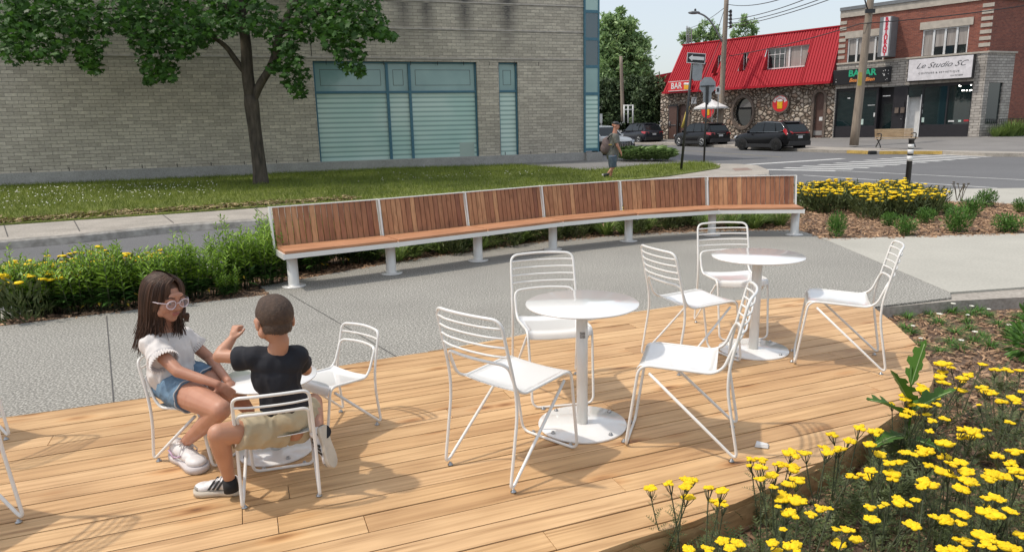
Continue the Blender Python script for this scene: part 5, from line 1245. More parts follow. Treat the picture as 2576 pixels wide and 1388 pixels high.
def head_prims(B,Mx,s,child=True):
    """face looking along +y of Mx; s = scale (1 -> head .21 m)"""
    S_=Mx@Matrix.Scale(s,4)
    e=lambda c,r: B.m.ell(c,r,0,20,14,S_)
    e((0,-.014,.026),(.074,.090,.080)); e((0,.028,-.012),(.060,.058,.070)); e((0,.034,-.052),(.046,.045,.046)); e((0,.055,-.080),(.022,.022,.019))
    for x in (-1,1):
        e((x*.033,.052,-.026),(.027,.026,.028)); e((x*.030,.074,.014),(.022,.012,.008)); e((x*.076,-.008,-.012),(.009,.017,.028)); e((x*.078,.002,.004),(.008,.010,.014)); e((x*.009,.088,-.030),(.008,.008,.007)); e((x*.045,.03,-.05),(.02,.03,.025))
    e((0,.088,-.008),(.008,.013,.022)); e((0,.096,-.026),(.009,.011,.010)); e((0,.079,.03),(.04,.012,.02))
    e((0,.083,-.050),(.020,.009,.005)); e((0,.081,-.058),(.017,.009,.006))
def eyes(Mx,s,parent):
    S_=Mx@Matrix.Scale(s,4)
    for x in (-1,1):
        m=MB(); m.ell((x*.030,.0735,.000),(.0125,.008,.0062),0,12,8,S_); o=m.build('eye',M['eyew'],parent); m=MB(); m.ell((x*.031+.002,.0800,-.001),(.0052,.003,.0052),0,10,8,S_); m.build('iris',M['iris'],o)
        m=MB(); m.tube([S_@Vector((x*.016,.0835,.010)),S_@Vector((x*.031,.0845,.0135)),S_@Vector((x*.047,.074,.009))],.0022*s,6); m.tube([S_@Vector((x*.014,.088,.024)),S_@Vector((x*.032,.086,.029)),S_@Vector((x*.052,.070,.023))],.0032*s,6); m.build('eyebrow',M['hairG'],parent)
def hand(B,wr,fdir,nrm,s=1.,curl=.5,side=1):
    """palm at the wrist, fdir = finger direction, nrm = back of the hand, side=+1 thumb on +x"""
    Mx=frameM(wr,fdir,nrm); L_=lambda p: Mx@(Vector(p)*s)
    B.m.ell((0,.036*s,0),(.030*s,.040*s,.013*s),0,14,9,Mx); B.cap(L_((0,-.01,0)),L_((0,.03,0)),.017*s,.019*s)
    for i,(x,ln) in enumerate(((.022,.052),(.0075,.060),(-.0075,.056),(-.021,.044))):
        x*=side; a=L_((x,.066,0)); c1=curl*1.2; b=L_((x*1.08,.066+ln*.5*math.cos(c1*.6),-ln*.5*math.sin(c1*.6))); c=L_((x*1.1,.066+ln*(.5*math.cos(c1*.6)+.5*math.cos(c1*1.7)),-ln*(.5*math.sin(c1*.6)+.5*math.sin(c1*1.7))))
        B.cap(L_((x*.9,.04,0)),a,.0085*s,.0078*s,8); B.cap(a,b,.0078*s,.007*s,8); B.cap(b,c,.007*s,.006*s,8)
    a=L_((.024*side,.012,-.003)); b=L_((.044*side,.036,-.012)); c=L_((.046*side,.062,-.022)); B.cap(a,b,.010*s,.0085*s,8); B.cap(b,c,.0085*s,.007*s,8)
def shoe(heel,toe,up,parent,kind,s=1.,name='shoe',side=1):
    """low trainer: sole outline extruded, upper as a smooth shell; heel/toe are points on the ground line"""
    heel=Vector(heel);toe=Vector(toe); Lg=(toe-heel).length; Mx=frameM(heel,toe-heel,up); k_=Lg/.22
    out=[]
    for t_,w_ in ((0,.012),(.01,.024),(.06,.031),(.2,.033),(.4,.030),(.6,.037),(.75,.042),(.88,.038),(.96,.026),(1.,.008)): out.append((w_*k_,t_*Lg))
    pts=out+[(-x,y) for x,y in reversed(out)]
    m=MB(); m.prism(pts,0,.024*k_,M=Mx,sm=True); so_=None
    root=B_=Blob(); S_=Mx@Matrix.Scale(k_,4)
    for c,r_ in (((0,.035,.045),(.029,.036,.036)),((0,.075,.048),(.030,.045,.030)),((0,.12,.040),(.032,.05,.024)),((0,.17,.034),(.036,.046,.020)),((0,.03,.065),(.027,.026,.022))): B_.m.ell(c,r_,0,16,10,S_)
    o=B_.done(name,[M['shoe'],M['greysuede'] if kind=='stripe' else M['lilac']],parent,.004,3,matfn=(lambda c: 1 if (((Mx.inverted()@c).y>.185*k_ and (Mx.inverted()@c).z<.043*k_) if kind=='stripe' else ((Mx.inverted()@c).y<.028*k_ and (Mx.inverted()@c).z>.02*k_)) else 0))
    m.build('sole',M['sole'] if kind=='stripe' else M['solew'],o)
    if kind=='stripe':
        for sd_ in (-1,1):
            for i in range(3):
                y0=.078+.020*i; q=MB(); vs=[]
                for (dy,z) in ((0,.072),(.011,.071),(.023,.034),(.011,.033)):
                    yy=y0+dy-.012*0; xx=.0345 if z<.05 else (.0265 if yy<.1 else .0225); 
                    # hug the shell
                    vs.append(S_@Vector((sd_*(xx+.001),yy-(.0 if z<.05 else .014),z)))
                vs2=[v-(S_.to_3x3()@Vector((sd_*.010,0,0))) for v in vs]
                q.add(vs+vs2,[(0,1,2,3),(0,4,5,1),(1,5,6,2),(2,6,7,3),(3,7,4,0),(7,6,5,4)]); q.build('stripe',M['stripe'],o)
    else:
        for sd_ in (-1,1):
            q=MB(); q.tube([S_@Vector((sd_*.034,.05,.030)),S_@Vector((sd_*.0345,.09,.036)),S_@Vector((sd_*.033,.12,.050))],.003*k_,6); q.tube([S_@Vector((sd_*.0335,.03,.05)),S_@Vector((sd_*.034,.07,.028))],.0035*k_,6); q.build('swoosh_trim',M['lilac'],o)
    q=MB()
    for i in range(5):
        y=.085+.017*i; z=.081-.0095*i; q.tube([S_@Vector((-.017,y,z-.007)),S_@Vector((0,y+.003,z+.001)),S_@Vector((.017,y,z-.007))],.0024*k_,6)
    if kind!='stripe':
        for sx in (-1,1): q.tube(fillet([S_@Vector((0,.088,.083)),S_@Vector((sx*.022,.078,.096)),S_@Vector((sx*.030,.10,.088)),S_@Vector((0,.09,.084))],.02*k_,4),.0022*k_,6); q.tube(fillet([S_@Vector((0,.09,.083)),S_@Vector((sx*.02,.105,.078)),S_@Vector((sx*.035,.12,.055))],.02*k_,4),.002*k_,6)
    q.build('laces',M['shoe'],o); return o
# ================================================================ girl
gp=thing('person','girl with long brown hair and glasses sitting in frilled white top and denim shorts','person',(-1.74,3.38,DZ),0,None)
g0=gp.location.copy()
def gl(v): return Vector(v)-g0
hipc=gl((-1.75,3.39,.425)); hipR=gl((-1.69,3.30,.415)); hipL=gl((-1.68,3.47,.42))
kneeR=gl(P(556,1030,2.98)); ankR=gl(G(466,1112,.13)); heelR=gl(G(440,1148,.035)); toeR=gl(G(513,1188,.035))
kneeL=gl(P(588,990,3.33)); ankL=gl(P(626,1032,3.27)); 
shR=gl(P(380,866,3.28)); shL=gl(P(462,846,3.50)); neck=gl(P(416,818,3.40)); hc=gl(P(414,750,3.36))
elR=gl(P(448,934,3.17)); wrR=gl(P(548,966,3.13)); elL=gl(P(527,900,3.55)); wrL=gl(P(574,958,3.28))
chest=(shR+shL)/2-Vector((0,0,.10)); waist=hipc.lerp(chest,.42)+Vector((-.02,.005,0))
fwd=Vector((.80,-.60,0)).normalized(); acr=(shL-shR).normalized()
def torso(B,hip_,waist_,chest_,neck_,acr_,fw,s,ex=0.):
    for c,(a,b_,c_) in ((hip_,(.105,.078,.085)),(waist_,(.090,.066,.09)),(chest_,(.105,.070,.10)),(chest_+(neck_-chest_)*.35,(.110,.058,.06))):
        up=(neck_-hip_).normalized(); Mx=Matrix.Identity(4); x=acr_.normalized(); z=(up-x*up.dot(x)).normalized(); y=z.cross(x)
        for i in range(3): Mx[i][0]=x[i];Mx[i][1]=y[i];Mx[i][2]=z[i];Mx[i][3]=c[i]
        B.m.ell((0,0,0),((a+ex)*s,(b_+ex)*s,(c_+ex)*s),0,20,14,Mx)
    return B
HD=Vector((.86,-.46,-.16)); HM=frameM(hc,HD,(0.10,-.0,1))
B=Blob(); torso(B,hipc,waist,chest,neck,acr,fwd,1.)
B.chain([hc-Vector((0,0,.06)),neck,chest+Vector((0,0,.06))],[.040,.040,.05]); head_prims(B,HM,1.06)
B.chain([shR,elR,wrR],[.036,.029,.019]); B.chain([shL,elL,wrL],[.035,.028,.019]); B.cap(shR,shL,.040,.040); 
B.chain([hipR,hipR.lerp(kneeR,.5),kneeR,kneeR.lerp(ankR,.35),ankR],[.077,.068,.047,.045,.027]); B.chain([hipL,hipL.lerp(kneeL,.5),kneeL,kneeL.lerp(ankL,.35),ankL,ankL+Vector((0,0,-.06))],[.075,.065,.046,.043,.028,.027])
hdv=(gl(P(604,1006,3.14))-wrR); hand(B,wrR,hdv,Vector((.1,-.8,.55)),.88,.5,1); hand(B,wrL,(gl(P(610,1012,3.22))-wrL),Vector((.75,-.35,.5)),.88,.5,-1)
HMi=HM.inverted()
def lipsG(c):
    q=HMi@c; q=q/1.06
    return 1 if (abs(q.x)<.021-.4*abs(q.z+.054) and q.y>.080 and -.064<q.z<-.045) else 0
B.done('body',[M['skinG'],M['lip']],gp,.0048,3,matfn=lipsG); eyes(HM,1.06,gp)
# shirt
B=Blob(); torso(B,hipc+Vector((0,0,.05)),waist,chest,neck,acr,fwd,1.0,.020)
B.open(shR+(shL-shR)*.12,shR.lerp(elR,.50)+Vector((-.012,0,-.004)),.052,.060); B.open(shL+(shR-shL)*.12,shL.lerp(elL,.36),.048,.050)
B.cap(shR,shL,.050,.048)
B.done('shirt',M['top'],gp,.006,4,fold=.0085,fscale=(15,15,5),seed=3)
# frills
for a,b_,rr_ in ((shR,shR.lerp(elR,.50)+Vector((-.012,0,-.004)),.060),(shL,shL.lerp(elL,.36),.051)):
    d=(b_-a).normalized(); u=d.orthogonal().normalized(); v=d.cross(u); m=MB(); n=60; V=[]
    for j,(dl,rj) in enumerate(((-.012,.98),(.004,1.05),(.026,1.12))):
        for k_ in range(n):
            an=2*math.pi*k_/n; w_=1+(.045*j*(1 if k_%2 else -1)); V.append(b_+d*dl+(u*math.cos(an)+v*math.sin(an))*rr_*rj*w_)
    m.add(V,[(j*n+k_,j*n+(k_+1)%n,(j+1)*n+(k_+1)%n,(j+1)*n+k_) for j in range(2) for k_ in range(n)]); m.build('sleeve_frill',M['top'],gp)
# shorts
B=Blob(); B.ell(hipc-Vector((0,0,.01)),(.112,.105,.088)); dR=(kneeR-hipR); dL=(kneeL-hipL)
B.open(hipR-dR*.1,hipR+dR*.34,.083,.083); B.open(hipL-dL*.1,hipL+dL*.36,.081,.079); B.done('shorts',M['denim'],gp,.006,4,fold=.004,fscale=(16,16,16),seed=9)
for h_,d_ ,q in ((hipR,dR,.34),(hipL,dL,.36)):
    c=h_+d_*q; d=d_.normalized(); u=d.orthogonal().normalized(); v=d.cross(u); pts=[c+(u*math.cos(2*math.pi*k_/40)+v*math.sin(2*math.pi*k_/40))*(.082+.003*math.sin(k_*5)) for k_ in range(40)]
    m=MB(); m.tube(pts,.0035,5,closed=True); m.build('frayed_hem',M['fray'],gp)
shoe(heelR,toeR,(0,0,1),gp,'lilac'); hL=ankL+Vector((-.05,0,-.09)); shoe(hL,hL+Vector((.18,-.06,-.0)),(0,0,1),gp,'lilac')
m=MB(); m.tube([ankR+(kneeR-ankR)*.0,ankR+Vector((.0,.0,-.045))],[.036,.036],12); m.build('sock',M['sockw'],gp)
# hair: scalp shell plus many long locks
S_=HM@Matrix.Scale(1.06,4); B=Blob(); B.m.ell((0,-.024,.034),(.081,.095,.084),0,24,16,S_); B.m.ell((-.0,-.055,-.03),(.070,.055,.09),0,16,12,S_)
for x in (-1,1): B.m.ell((x*.066,.0,.0),(.018,.045,.075),0,16,12,S_)
B.done('hair',M['hairG'],gp,.005,4)
rs=random.Random(5); m=MB()
for i in range(850):
    sd_=rs.choice((-1,1)); an=rs.uniform(.0,1.0)      # 0 = side of the face, 1 = straight back
    ph=R(18+162*an**.9)                                # azimuth from the face direction
    ux,uy=math.sin(ph)*sd_,math.cos(ph)
    y0=.055-.11*an+rs.uniform(-.012,.012)
    top_=Vector((sd_*rs.uniform(.0,.012),y0,.121-.35*max(0,y0-.0)*.6)); q=rs.uniform(.96,1.06)
    p1_=Vector((ux*.072*q,-.018+uy*.085*q,.088)); p2_=Vector((ux*.088*q,-.018+uy*.096*q,.03)); p3_=Vector((ux*.090*q,-.022+uy*(.088 if an>.25 else .070)*q,-.045))
    a,b_,b2,c=[S_@v for v in (top_,p1_,p2_,p3_)]
    down=Vector((-.10+rs.uniform(-.03,.03),rs.uniform(-.06,.03),-1)); ln=rs.uniform(.12,.235) if an>.3 else rs.uniform(.06,.16)
    d=c+down*ln*.5; e=d+down*ln*.5+Vector((rs.uniform(-.035,.025),rs.uniform(-.03,.02),0))
    pth_=fillet([a,b_,b2,c,d,e],.05,3); n_=len(pth_); r0=rs.uniform(.0022,.0042)
    m.tube(pth_,[r0*(1-.7*(k_/(n_-1))**3) for k_ in range(n_)],4,cap=False)
# curled ends in front of the far shoulder
for i in range(60):
    a=S_@Vector((-.080+rs.uniform(-.008,.008),.005+rs.uniform(-.02,.02),.04)) ; b_=S_@Vector((-.085,.03+rs.uniform(-.01,.01),-.05)); 
    c=gl(P(462+rs.uniform(-4,4),800+rs.uniform(-4,4),3.33)); d=gl(P(474+rs.uniform(-4,5),788+rs.uniform(-5,5),3.30)); e=gl(P(470+rs.uniform(-8,5),806+rs.uniform(-4,4),3.30)); f_=gl(P(452,800,3.3))
    pth_=fillet([a,b_,c,d,e],.04,5); n_=len(pth_); m.tube(pth_,[.0032*(1-.6*(k_/(n_-1))**2) for k_ in range(n_)],4)
m.build('hair_locks',M['hairG'],gp)
# glasses
gs=1.06; m=MB()
for x in (-1,1):
    ring=[S_@Vector((x*.033+.024*math.cos(2*math.pi*k_/20),.097-.006*abs(math.cos(2*math.pi*k_/20)),-.003+.0195*math.sin(2*math.pi*k_/20))) for k_ in range(20)]; m.tube(ring,.0028,7,closed=True)
    m.tube([S_@Vector((x*.056,.092,.006)),S_@Vector((x*.078,.06,.006)),S_@Vector((x*.083,.0,.002))],.0024,6)
m.tube([S_@Vector((-.010,.099,.002)),S_@Vector((0,.101,.004)),S_@Vector((.010,.099,.002))],.0025,6); go=m.build('glasses',M['specs'],gp)
M['lens']=pm('lens_glass',(.5,.42,.45),.05); t=M['lens'].node_tree; b=t.nodes['Principled BSDF']; b.inputs['Alpha'].default_value=.35
m=MB()
for x in (-1,1): m.add([S_@Vector((x*.033+.0235*math.cos(2*math.pi*k_/20),.096-.006*abs(math.cos(2*math.pi*k_/20)),-.003+.019*math.sin(2*math.pi*k_/20))) for k_ in range(20)],[tuple(range(20))])
m.build('lenses',M['lens'],go)
# ================================================================ boy
bpn=thing('person','young boy in black t-shirt and khaki shorts sitting with his back to us','person',(-1.07,2.98,DZ),0)
b0=bpn.location.copy(); bl_=lambda v: Vector(v)-b0
hc=bl_(P(690,804,2.96)); neck=bl_(P(704,858,2.97)); shL_=bl_(P(632,898,2.96)); shR_=bl_(P(748,896,3.02))
hipc=bl_((-1.055,3.0,.40)); hL=bl_(P(690,1078,2.97)); hR=bl_(P(742,1072,3.03))
knL=bl_(P(548,1090,2.76)); anL=bl_(G(577,1203,.13)); heL=bl_(G(607,1238,.035)); toL=bl_(G(489,1240,.035))
knR=bl_((-1.03,3.34,.31)); anR=bl_(P(800,1098,3.02))
elB=bl_(P(551,896,2.98)); wrB=bl_(P(584,852,3.05)); shC=(shL_+shR_)/2; chest=shC-Vector((0,0,.09)); waist=hipc.lerp(chest,.40); acr=(shR_-shL_).normalized()
elR2=bl_(P(770,930,3.16)); wrR2=bl_(P(660,905,3.24))
HD=Vector((-.62,.78,-.22)); HM=frameM(hc,HD,(0,.08,1)); HMi=HM.inverted()
B=Blob(); torso(B,hipc,waist,chest,neck,acr,None,.92); B.chain([hc-Vector((0,0,.05)),neck,chest+Vector((0,0,.07))],[.041,.041,.05]); head_prims(B,HM,1.03)
B.chain([shL_,elB,elB.lerp(wrB,.3),wrB],[.034,.028,.030,.019]); B.chain([shR_,elR2,wrR2],[.034,.028,.019]); B.cap(shL_,shR_,.038,.038)
B.chain([hL,hL.lerp(knL,.5),knL,knL.lerp(anL,.35),anL],[.066,.058,.043,.041,.025]); B.chain([hR,knR,knR.lerp(anR,.4),anR],[.068,.048,.042,.028])
hand(B,wrB,Vector((.12,.25,.5)),Vector((-.4,-.6,.3)),.86,1.6,1); hand(B,wrR2,Vector((-.8,.2,.35)),Vector((0,-.2,1)),.8,1.2,-1)
B.done('body',[M['skinB'],M['lip']],bpn,.0048,3); eyes(HM,1.,bpn)
# hair cap: cranium region only
S_=HM@Matrix.Scale(1.03,4); SI=S_.inverted(); B=Blob(); B.m.ell((0,-.014,.027),(.0765,.0935,.0835),0,26,18,S_); B.m.ell((0,-.026,-.026),(.062,.064,.062),0,20,14,S_); B.m.ell((0,.03,.062),(.055,.048,.048),0,18,12,S_)
def hk(c):
    q=SI@c; j=.0012*math.sin(q.x*500)*math.sin(q.y*430)
    if q.y<-.018: return q.z>-.066+abs(q.x)*.2+j
    if q.y<.030: return q.z>(.004 if q.y<.012 else -.01)+j
    return q.z>.046+j+(q.y-.03)*.25
B.done('hair',M['hairB'],bpn,.004,3,fold=.0012,fscale=(90,90,90),keep=hk)
B=Blob(); torso(B,hipc+Vector((0,0,.035)),waist,chest,neck,acr,None,.88,.018); B.cap(hipc+Vector((0,0,.05)),chest,.088,.086); B.cap(shL_,shR_,.048,.048)
B.open(shL_+(shR_-shL_)*.12,shL_.lerp(elB,.52)+Vector((0,0,-.010)),.050,.052); B.open(shR_+(shL_-shR_)*.12,shR_.lerp(elR2,.6),.050,.048); B.m.lathe([(.05,0),(.05,.02)],20,c=chest+Vector((0,0,.085)))
B.done('shirt',M['navy'],bpn,.006,4,fold=.0055,fscale=(13,13,6),seed=21)
B=Blob(); B.ell(hipc-Vector((0,0,.015)),(.115,.098,.080)); dL=knL-hL; B.open(hL-dL*.15,hL+dL*.66,.082,.074); dR=knR-hR; B.open(hR-dR*.1,hR+dR*.7,.080,.068)
B.done('shorts',M['khaki'],bpn,.006,3,fold=.008,fscale=(13,13,8),seed=5)
shoe(heL,toL,(0,0,1),bpn,'stripe'); m=MB(); m.tube([anL,anL+Vector((.004,0,-.06))],[.031,.034],14); m.build('sock',M['sock'],bpn)
hr=bl_(P(815,1085,2.96)); tr_=bl_(P(836,1148,2.93)); shoe(hr+Vector((0,0,.03)),tr_+Vector((0.01,0,-.05)),Vector((-.92,.25,.15)),bpn,'stripe'); m=MB(); m.tube([anR,hr],[.031,.034],14); m.build('sock',M['sock'],bpn)
# ================================================================ walker
wb=G(1537,447,.05); wp=thing('person','man in a grey cap, grey t-shirt and cropped jeans walking past with a backpack','person',wb,0); Yw=wb.y
wl=lambda x,y,dy=0.: P(x,y,Yw+dy)-wb
hc=wl(1549,317); neck=wl(1547,331); B=Blob(); HM=frameM(hc,(.96,-.25,-.12),(0,0,1)); head_prims(B,HM,1.15)
shn=wl(1546,343,-.2); shf=wl(1548,342,.2); hn=wl(1541,392,-.1); hf=wl(1541,392,.1); kn_=wl(1547,415,-.08); an_=wl(1530,436,-.08); tn_=wl(1519,443,-.08); kf=wl(1540,415,.08); af=wl(1536,444,.08)
B.cap(shn,shf,.06,.06); B.chain([hc,neck,wl(1545,350)],[.06,.065,.10]); B.chain([wl(1543,352),wl(1541,388)],[.15,.14]); B.chain([shn,wl(1553,366,-.25),wl(1562,384,-.2)],[.055,.045,.032]); B.chain([shf,wl(1552,365,.25),wl(1556,383,.22)],[.052,.042,.03])
B.chain([hn,kn_,kn_.lerp(an_,.4),an_],[.09,.06,.055,.035]); B.chain([hf,kf,kf.lerp(af,.4),af],[.09,.06,.05,.035]); hand(B,wl(1562,384,-.2),Vector((.35,0,-.9)),Vector((.9,-.4,.3)),1.05,.6,1)
M['skinW']=skinmat('ruddy_skin',(.50,.24,.16),(.44,.20,.13)); B.done('body',M['skinW'],wp,.009,3)
M['tee']=pm('grey_tee',(.15,.15,.13),.9,col2=(.115,.115,.10)); M['jean']=pm('worn_jeans',(.10,.135,.175),.9,col2=(.065,.09,.125),ns=9)
B=Blob(); B.chain([wl(1544,350),wl(1542,365),wl(1541,391)],[.185,.185,.185]); B.cap(shn,shf,.075,.075); B.open(shn,wl(1552,360,-.24),.08,.075); B.open(shf,wl(1552,360,.24),.075,.07); B.done('shirt',M['tee'],wp,.012,3,fold=.008,fscale=(5,5,5))
B=Blob(); B.ell(wl(1541,390),(.18,.185,.16)); B.open(hn,kn_.lerp(an_,.25),.135,.10); B.open(hf,kf.lerp(af,.25),.135,.095); B.done('trousers',M['jean'],wp,.012,3,fold=.008,fscale=(5,5,5))
B=Blob(); B.m.ell((0,-.012,.072),(.095,.115,.062),0,16,10,HM); B.m.ell((0,.12,.062),(.07,.085,.012),0,16,10,HM); B.done('cap',M['dark'],wp,.009,2)
Ms=pm('dark_trainers',(.02,.022,.028),.6); 
B=Blob(); B.chain([an_-Vector((.0,0,.03)),tn_+Vector((.02,0,.03)),wl(1526,448,-.08)],[.05,.048,.035]); B.done('shoe',Ms,wp,.01,2); B=Blob(); B.chain([af-Vector((0,0,.03)),wl(1545,449,.08)],[.05,.035]); B.done('shoe',Ms,wp,.01,2)
m=MB(); m.tube([wl(1515,438,-.08),wl(1523,449,-.08)],.022,8); m.build('sole',M['solew'],wp)
M['pack']=pm('mauve_backpack_fabric',(.16,.115,.11),.85,col2=(.11,.08,.078),ns=5); bk=thing('backpack',"mauve grey backpack worn on the walking man's back",'backpack',wl(1528,365)+wb,0); bo=bk.location-wb
B=Blob(); B.m.ell(wl(1527,366)-bo,(.16,.17,.26),0,16,12); B.m.ell(wl(1520,374)-bo,(.11,.14,.16),0,16,12); B.done('bag',M['pack'],bk,.012,3,fold=.01,fscale=(5,5,5))
m=MB(); m.tube(fillet([wl(1528,350,-.13)-bo,wl(1538,338,-.16)-bo,wl(1551,341,-.16)-bo,wl(1551,356,-.17)-bo,wl(1541,372,-.17)-bo],.1,4),.022,6); m.build('strap',M['dark'],bk)
m=MB(); c=wl(1535,364,-.16)-bo; m.box(c.x-.05,c.x+.05,c.y-.03,c.y,c.z-.012,c.z+.012); m.build('buckle',M['yellow'],bk)
M['tyre']=pm('tyre_rubber',(.010,.010,.010),.9); M['rimsilver']=pm('silver_rim',(.55,.56,.57),.3,.8); M['rimblack']=pm('dark_rim',(.012,.012,.013),.35,.6); M['carglass']=glass('car_glass',(.012,.016,.018),.05,.35); M['carglass'].node_tree.nodes['Principled BSDF'].inputs['Coat Weight'].default_value=0
M['chrome']=pm('chrome',(.6,.6,.6),.15,1.); M['tail']=pm('tail_light_red',(.45,.015,.02),.15,coat=.8); M['headlamp']=pm('headlamp_lens',(.5,.52,.55),.1,coat=.8); M['clad']=pm('black_cladding',(.018,.018,.02),.6); M['plate']=pm('licence_plate',(.55,.56,.58),.5)
def paint(n,c,metal=.0): return pm(n,c,.25,metal,col2=tuple(x*.92 for x in c),ns=1,coat=.12,spec=.25)
def suv(label,body,x,y,z,az,Lc=4.4,W=1.82,Hc=1.65,rim='rimsilver',tailbar=False,front=False,name='parked_car',group=None,lo='clad'):
    t=thing(name,label,'car',(x,y,z),R(90)-R(az),group)
    hw=W/2; xs=[-.5,-.492,-.47,-.40,-.30,-.15,.0,.12,.22,.30,.38,.44,.475,.494,.5]
    zt=[.86,.98,1.02,1.06,1.05,1.03,1.01,1.0,1.03,1.00,.96,.90,.82,.70,.60]; zb=[.46,.36,.30,.25,.22,.21,.21,.21,.22,.22,.24,.27,.31,.38,.44]; ww=[.80,.88,.94,.985,1,1,1,1,1,.995,.98,.93,.87,.78,.70]
    cs=[]
    for q,a,b_,w_ in zip(xs,zt,zb,ww):
        X=q*Lc; w=hw*w_; k_=Hc/1.65; a*=k_; b_*=k_
        ring=[(X,-w*.80,b_),(X,-w*.96,b_+.10),(X,-w,b_+(a-b_)*.45),(X,-w*.985,b_+(a-b_)*.72),(X,-w*.93,a-.05),(X,-w*.84,a),(X,-w*.4,a+.025),(X,0,a+.03),(X,w*.4,a+.025),(X,w*.84,a),(X,w*.93,a-.05),(X,w*.985,b_+(a-b_)*.72),(X,w,b_+(a-b_)*.45),(X,w*.96,b_+.10),(X,w*.80,b_)]
        cs.append(ring)
    m=MB(); n=15; V=[p for r_ in cs for p in r_]; Fc=[(i*n+j,i*n+(j+1)%n,(i+1)*n+(j+1)%n,(i+1)*n+j) for i in range(len(cs)-1) for j in range(n)]
    m.add(V,Fc,0,True); b_=len(V); m.add(cs[0],[tuple(range(n))]); m.add(cs[-1],[tuple(range(n-1,-1,-1))])
    k_=Hc/1.65
    # roof and pillars as one shell following the greenhouse
    gh=[(-.475,1.03),(-.395,1.45),(-.335,1.575),(-.14,1.65),(.02,1.62),(.10,1.555),(.255,1.02)]
    def P3(i,side,inw=0.): 
        q,z_=gh[i]; tt=(z_-1.02)/.63; w=hw*(.90-.20*tt)*(.94 if i in(0,) else 1); return (q*Lc,side*(w-inw),z_*k_)
    L_=[P3(i,-1) for i in range(7)]; R_=[P3(i,1) for i in range(7)]
    m.add(L_+R_,[(i,i+1,i+8,i+7) for i in range(6)]+[tuple(range(6,-1,-1)),tuple(range(7,14))],0,False)
    bo=m.build('body',body,t); 
    # glass: side windows, windscreen, rear window, set 4 mm proud
    for sd_ in (-1,1):
        g=MB()
        def W3(q,z_): tt=(z_-1.02)/.63; return (q*Lc,sd_*(hw*(.90-.20*tt)+.006),z_*k_)
        for poly in ([(.225,1.06),(.095,1.515),(-.035,1.56),(-.045,1.06)],[(-.065,1.06),(-.055,1.56),(-.21,1.57),(-.265,1.06)],[(-.285,1.08),(-.235,1.55),(-.31,1.50),(-.385,1.26),(-.375,1.10)]):
            g.add([W3(*p) for p in poly],[tuple(range(len(poly)))])
        wo=g.build('side_window',M['carglass'],t)
        tr_=MB(); tr_.tube([Vector(W3(*p))+Vector((0,sd_*.006,0)) for p in ((.235,1.04),(-.30,1.05),(-.39,1.10),(-.40,1.28),(-.32,1.545),(-.06,1.60),(.09,1.55))],.014,5); tr_.build('window_trim',M['chrome'] if tailbar else M['dark'],wo)
    def cross(i,j,f0,f1,inw,off,mt,nm):
        a0=Vector(P3(i,-1,inw)).lerp(Vector(P3(j,-1,inw)),f0);a1=Vector(P3(i,-1,inw)).lerp(Vector(P3(j,-1,inw)),f1);b0_=Vector(P3(i,1,inw)).lerp(Vector(P3(j,1,inw)),f0);b1=Vector(P3(i,1,inw)).lerp(Vector(P3(j,1,inw)),f1)
        nn=(a1-a0).cross(b0_-a0).normalized(); 
        if nn.x*(1 if i>2 else -1)<0: nn=-nn
        g=MB(); g.add([p+nn*off for p in (a0,a1,b1,b0_)],[(0,1,2,3)]); return g.build(nm,mt,t)
    cross(0,1,.08,.95,.09,.006,M['carglass'],'rear_window'); cross(6,5,.04,.96,.06,.006,M['carglass'],'windscreen')
    g=MB(); a=Vector(P3(2,-1,.08)); b2=Vector(P3(2,1,.08)); g.add([a+Vector((.05,0,.0)),b2+Vector((.05,0,.0)),b2+Vector((-.22,-.05,-.04)),a+Vector((-.22,.05,-.04)),a+Vector((.05,0,.05)),b2+Vector((.05,0,.05)),b2+Vector((-.22,-.05,-.01)),a+Vector((-.22,.05,-.01))],[(0,1,2,3),(4,7,6,5),(0,4,5,1),(1,5,6,2),(2,6,7,3),(3,7,4,0)]); g.build('roof_spoiler',M['clad'] if tailbar else body,t)
    # lower cladding, bumper
    c=MB()
    for sd_ in (-1,1):
        c.box(-.27*Lc,.27*Lc,sd_*hw*.99-.02,sd_*hw*.99+.02,.2,.40)
    c.box(-.5*Lc-.03,-.45*Lc,-hw*.86,hw*.86,.30,.55); c.box(.455*Lc,.5*Lc+.015,-hw*.76,hw*.76,.22,.40); c.build('bumper',M[lo],t,bevel=.02)
    wr=.345
    for wx in (-.305,.305):
        for sd_ in (-1,1):
            X=wx*Lc; Mx=Matrix.Translation((X,sd_*(hw-.10),wr))@Matrix.Rotation(R(90)*-sd_,4,'X')
            # arch
            a=MB(); nn_=18; V=[]
            for rr_ in (.47,.385): 
                for j in range(nn_+1): an=math.pi*j/nn_; V.append((X+rr_*math.cos(an)*1.02,sd_*(hw+.012),wr+rr_*math.sin(an)*.98-.06))
            for j in range(nn_+1): an=math.pi*j/nn_; V.append((X+.385*math.cos(an),sd_*(hw-.25),wr+.385*math.sin(an)-.06))
            N1=nn_+1; a.add(V,[(j,j+1,N1+j+1,N1+j) for j in range(nn_)]+[(N1+j,N1+j+1,2*N1+j+1,2*N1+j) for j in range(nn_)]); a.build('wheel_arch',M['clad'],t)
            dd=MB(); dd.add([(X+.385*math.cos(math.pi*j/nn_),sd_*(hw+.004),wr+.385*math.sin(math.pi*j/nn_)-.06) for j in range(nn_+1)]+[(X-.385,sd_*(hw+.004),.16),(X+.385,sd_*(hw+.004),.16)],[tuple(range(nn_+3))]); dd.build('wheel_well',M['black'],t)
            ty=MB(); ty.lathe([(.22,-.13),(.33,-.13),(wr,-.10),(wr,.09),(.33,.115),(.235,.12)],28,M=Mx); to=ty.build('wheel',M['tyre'],t)
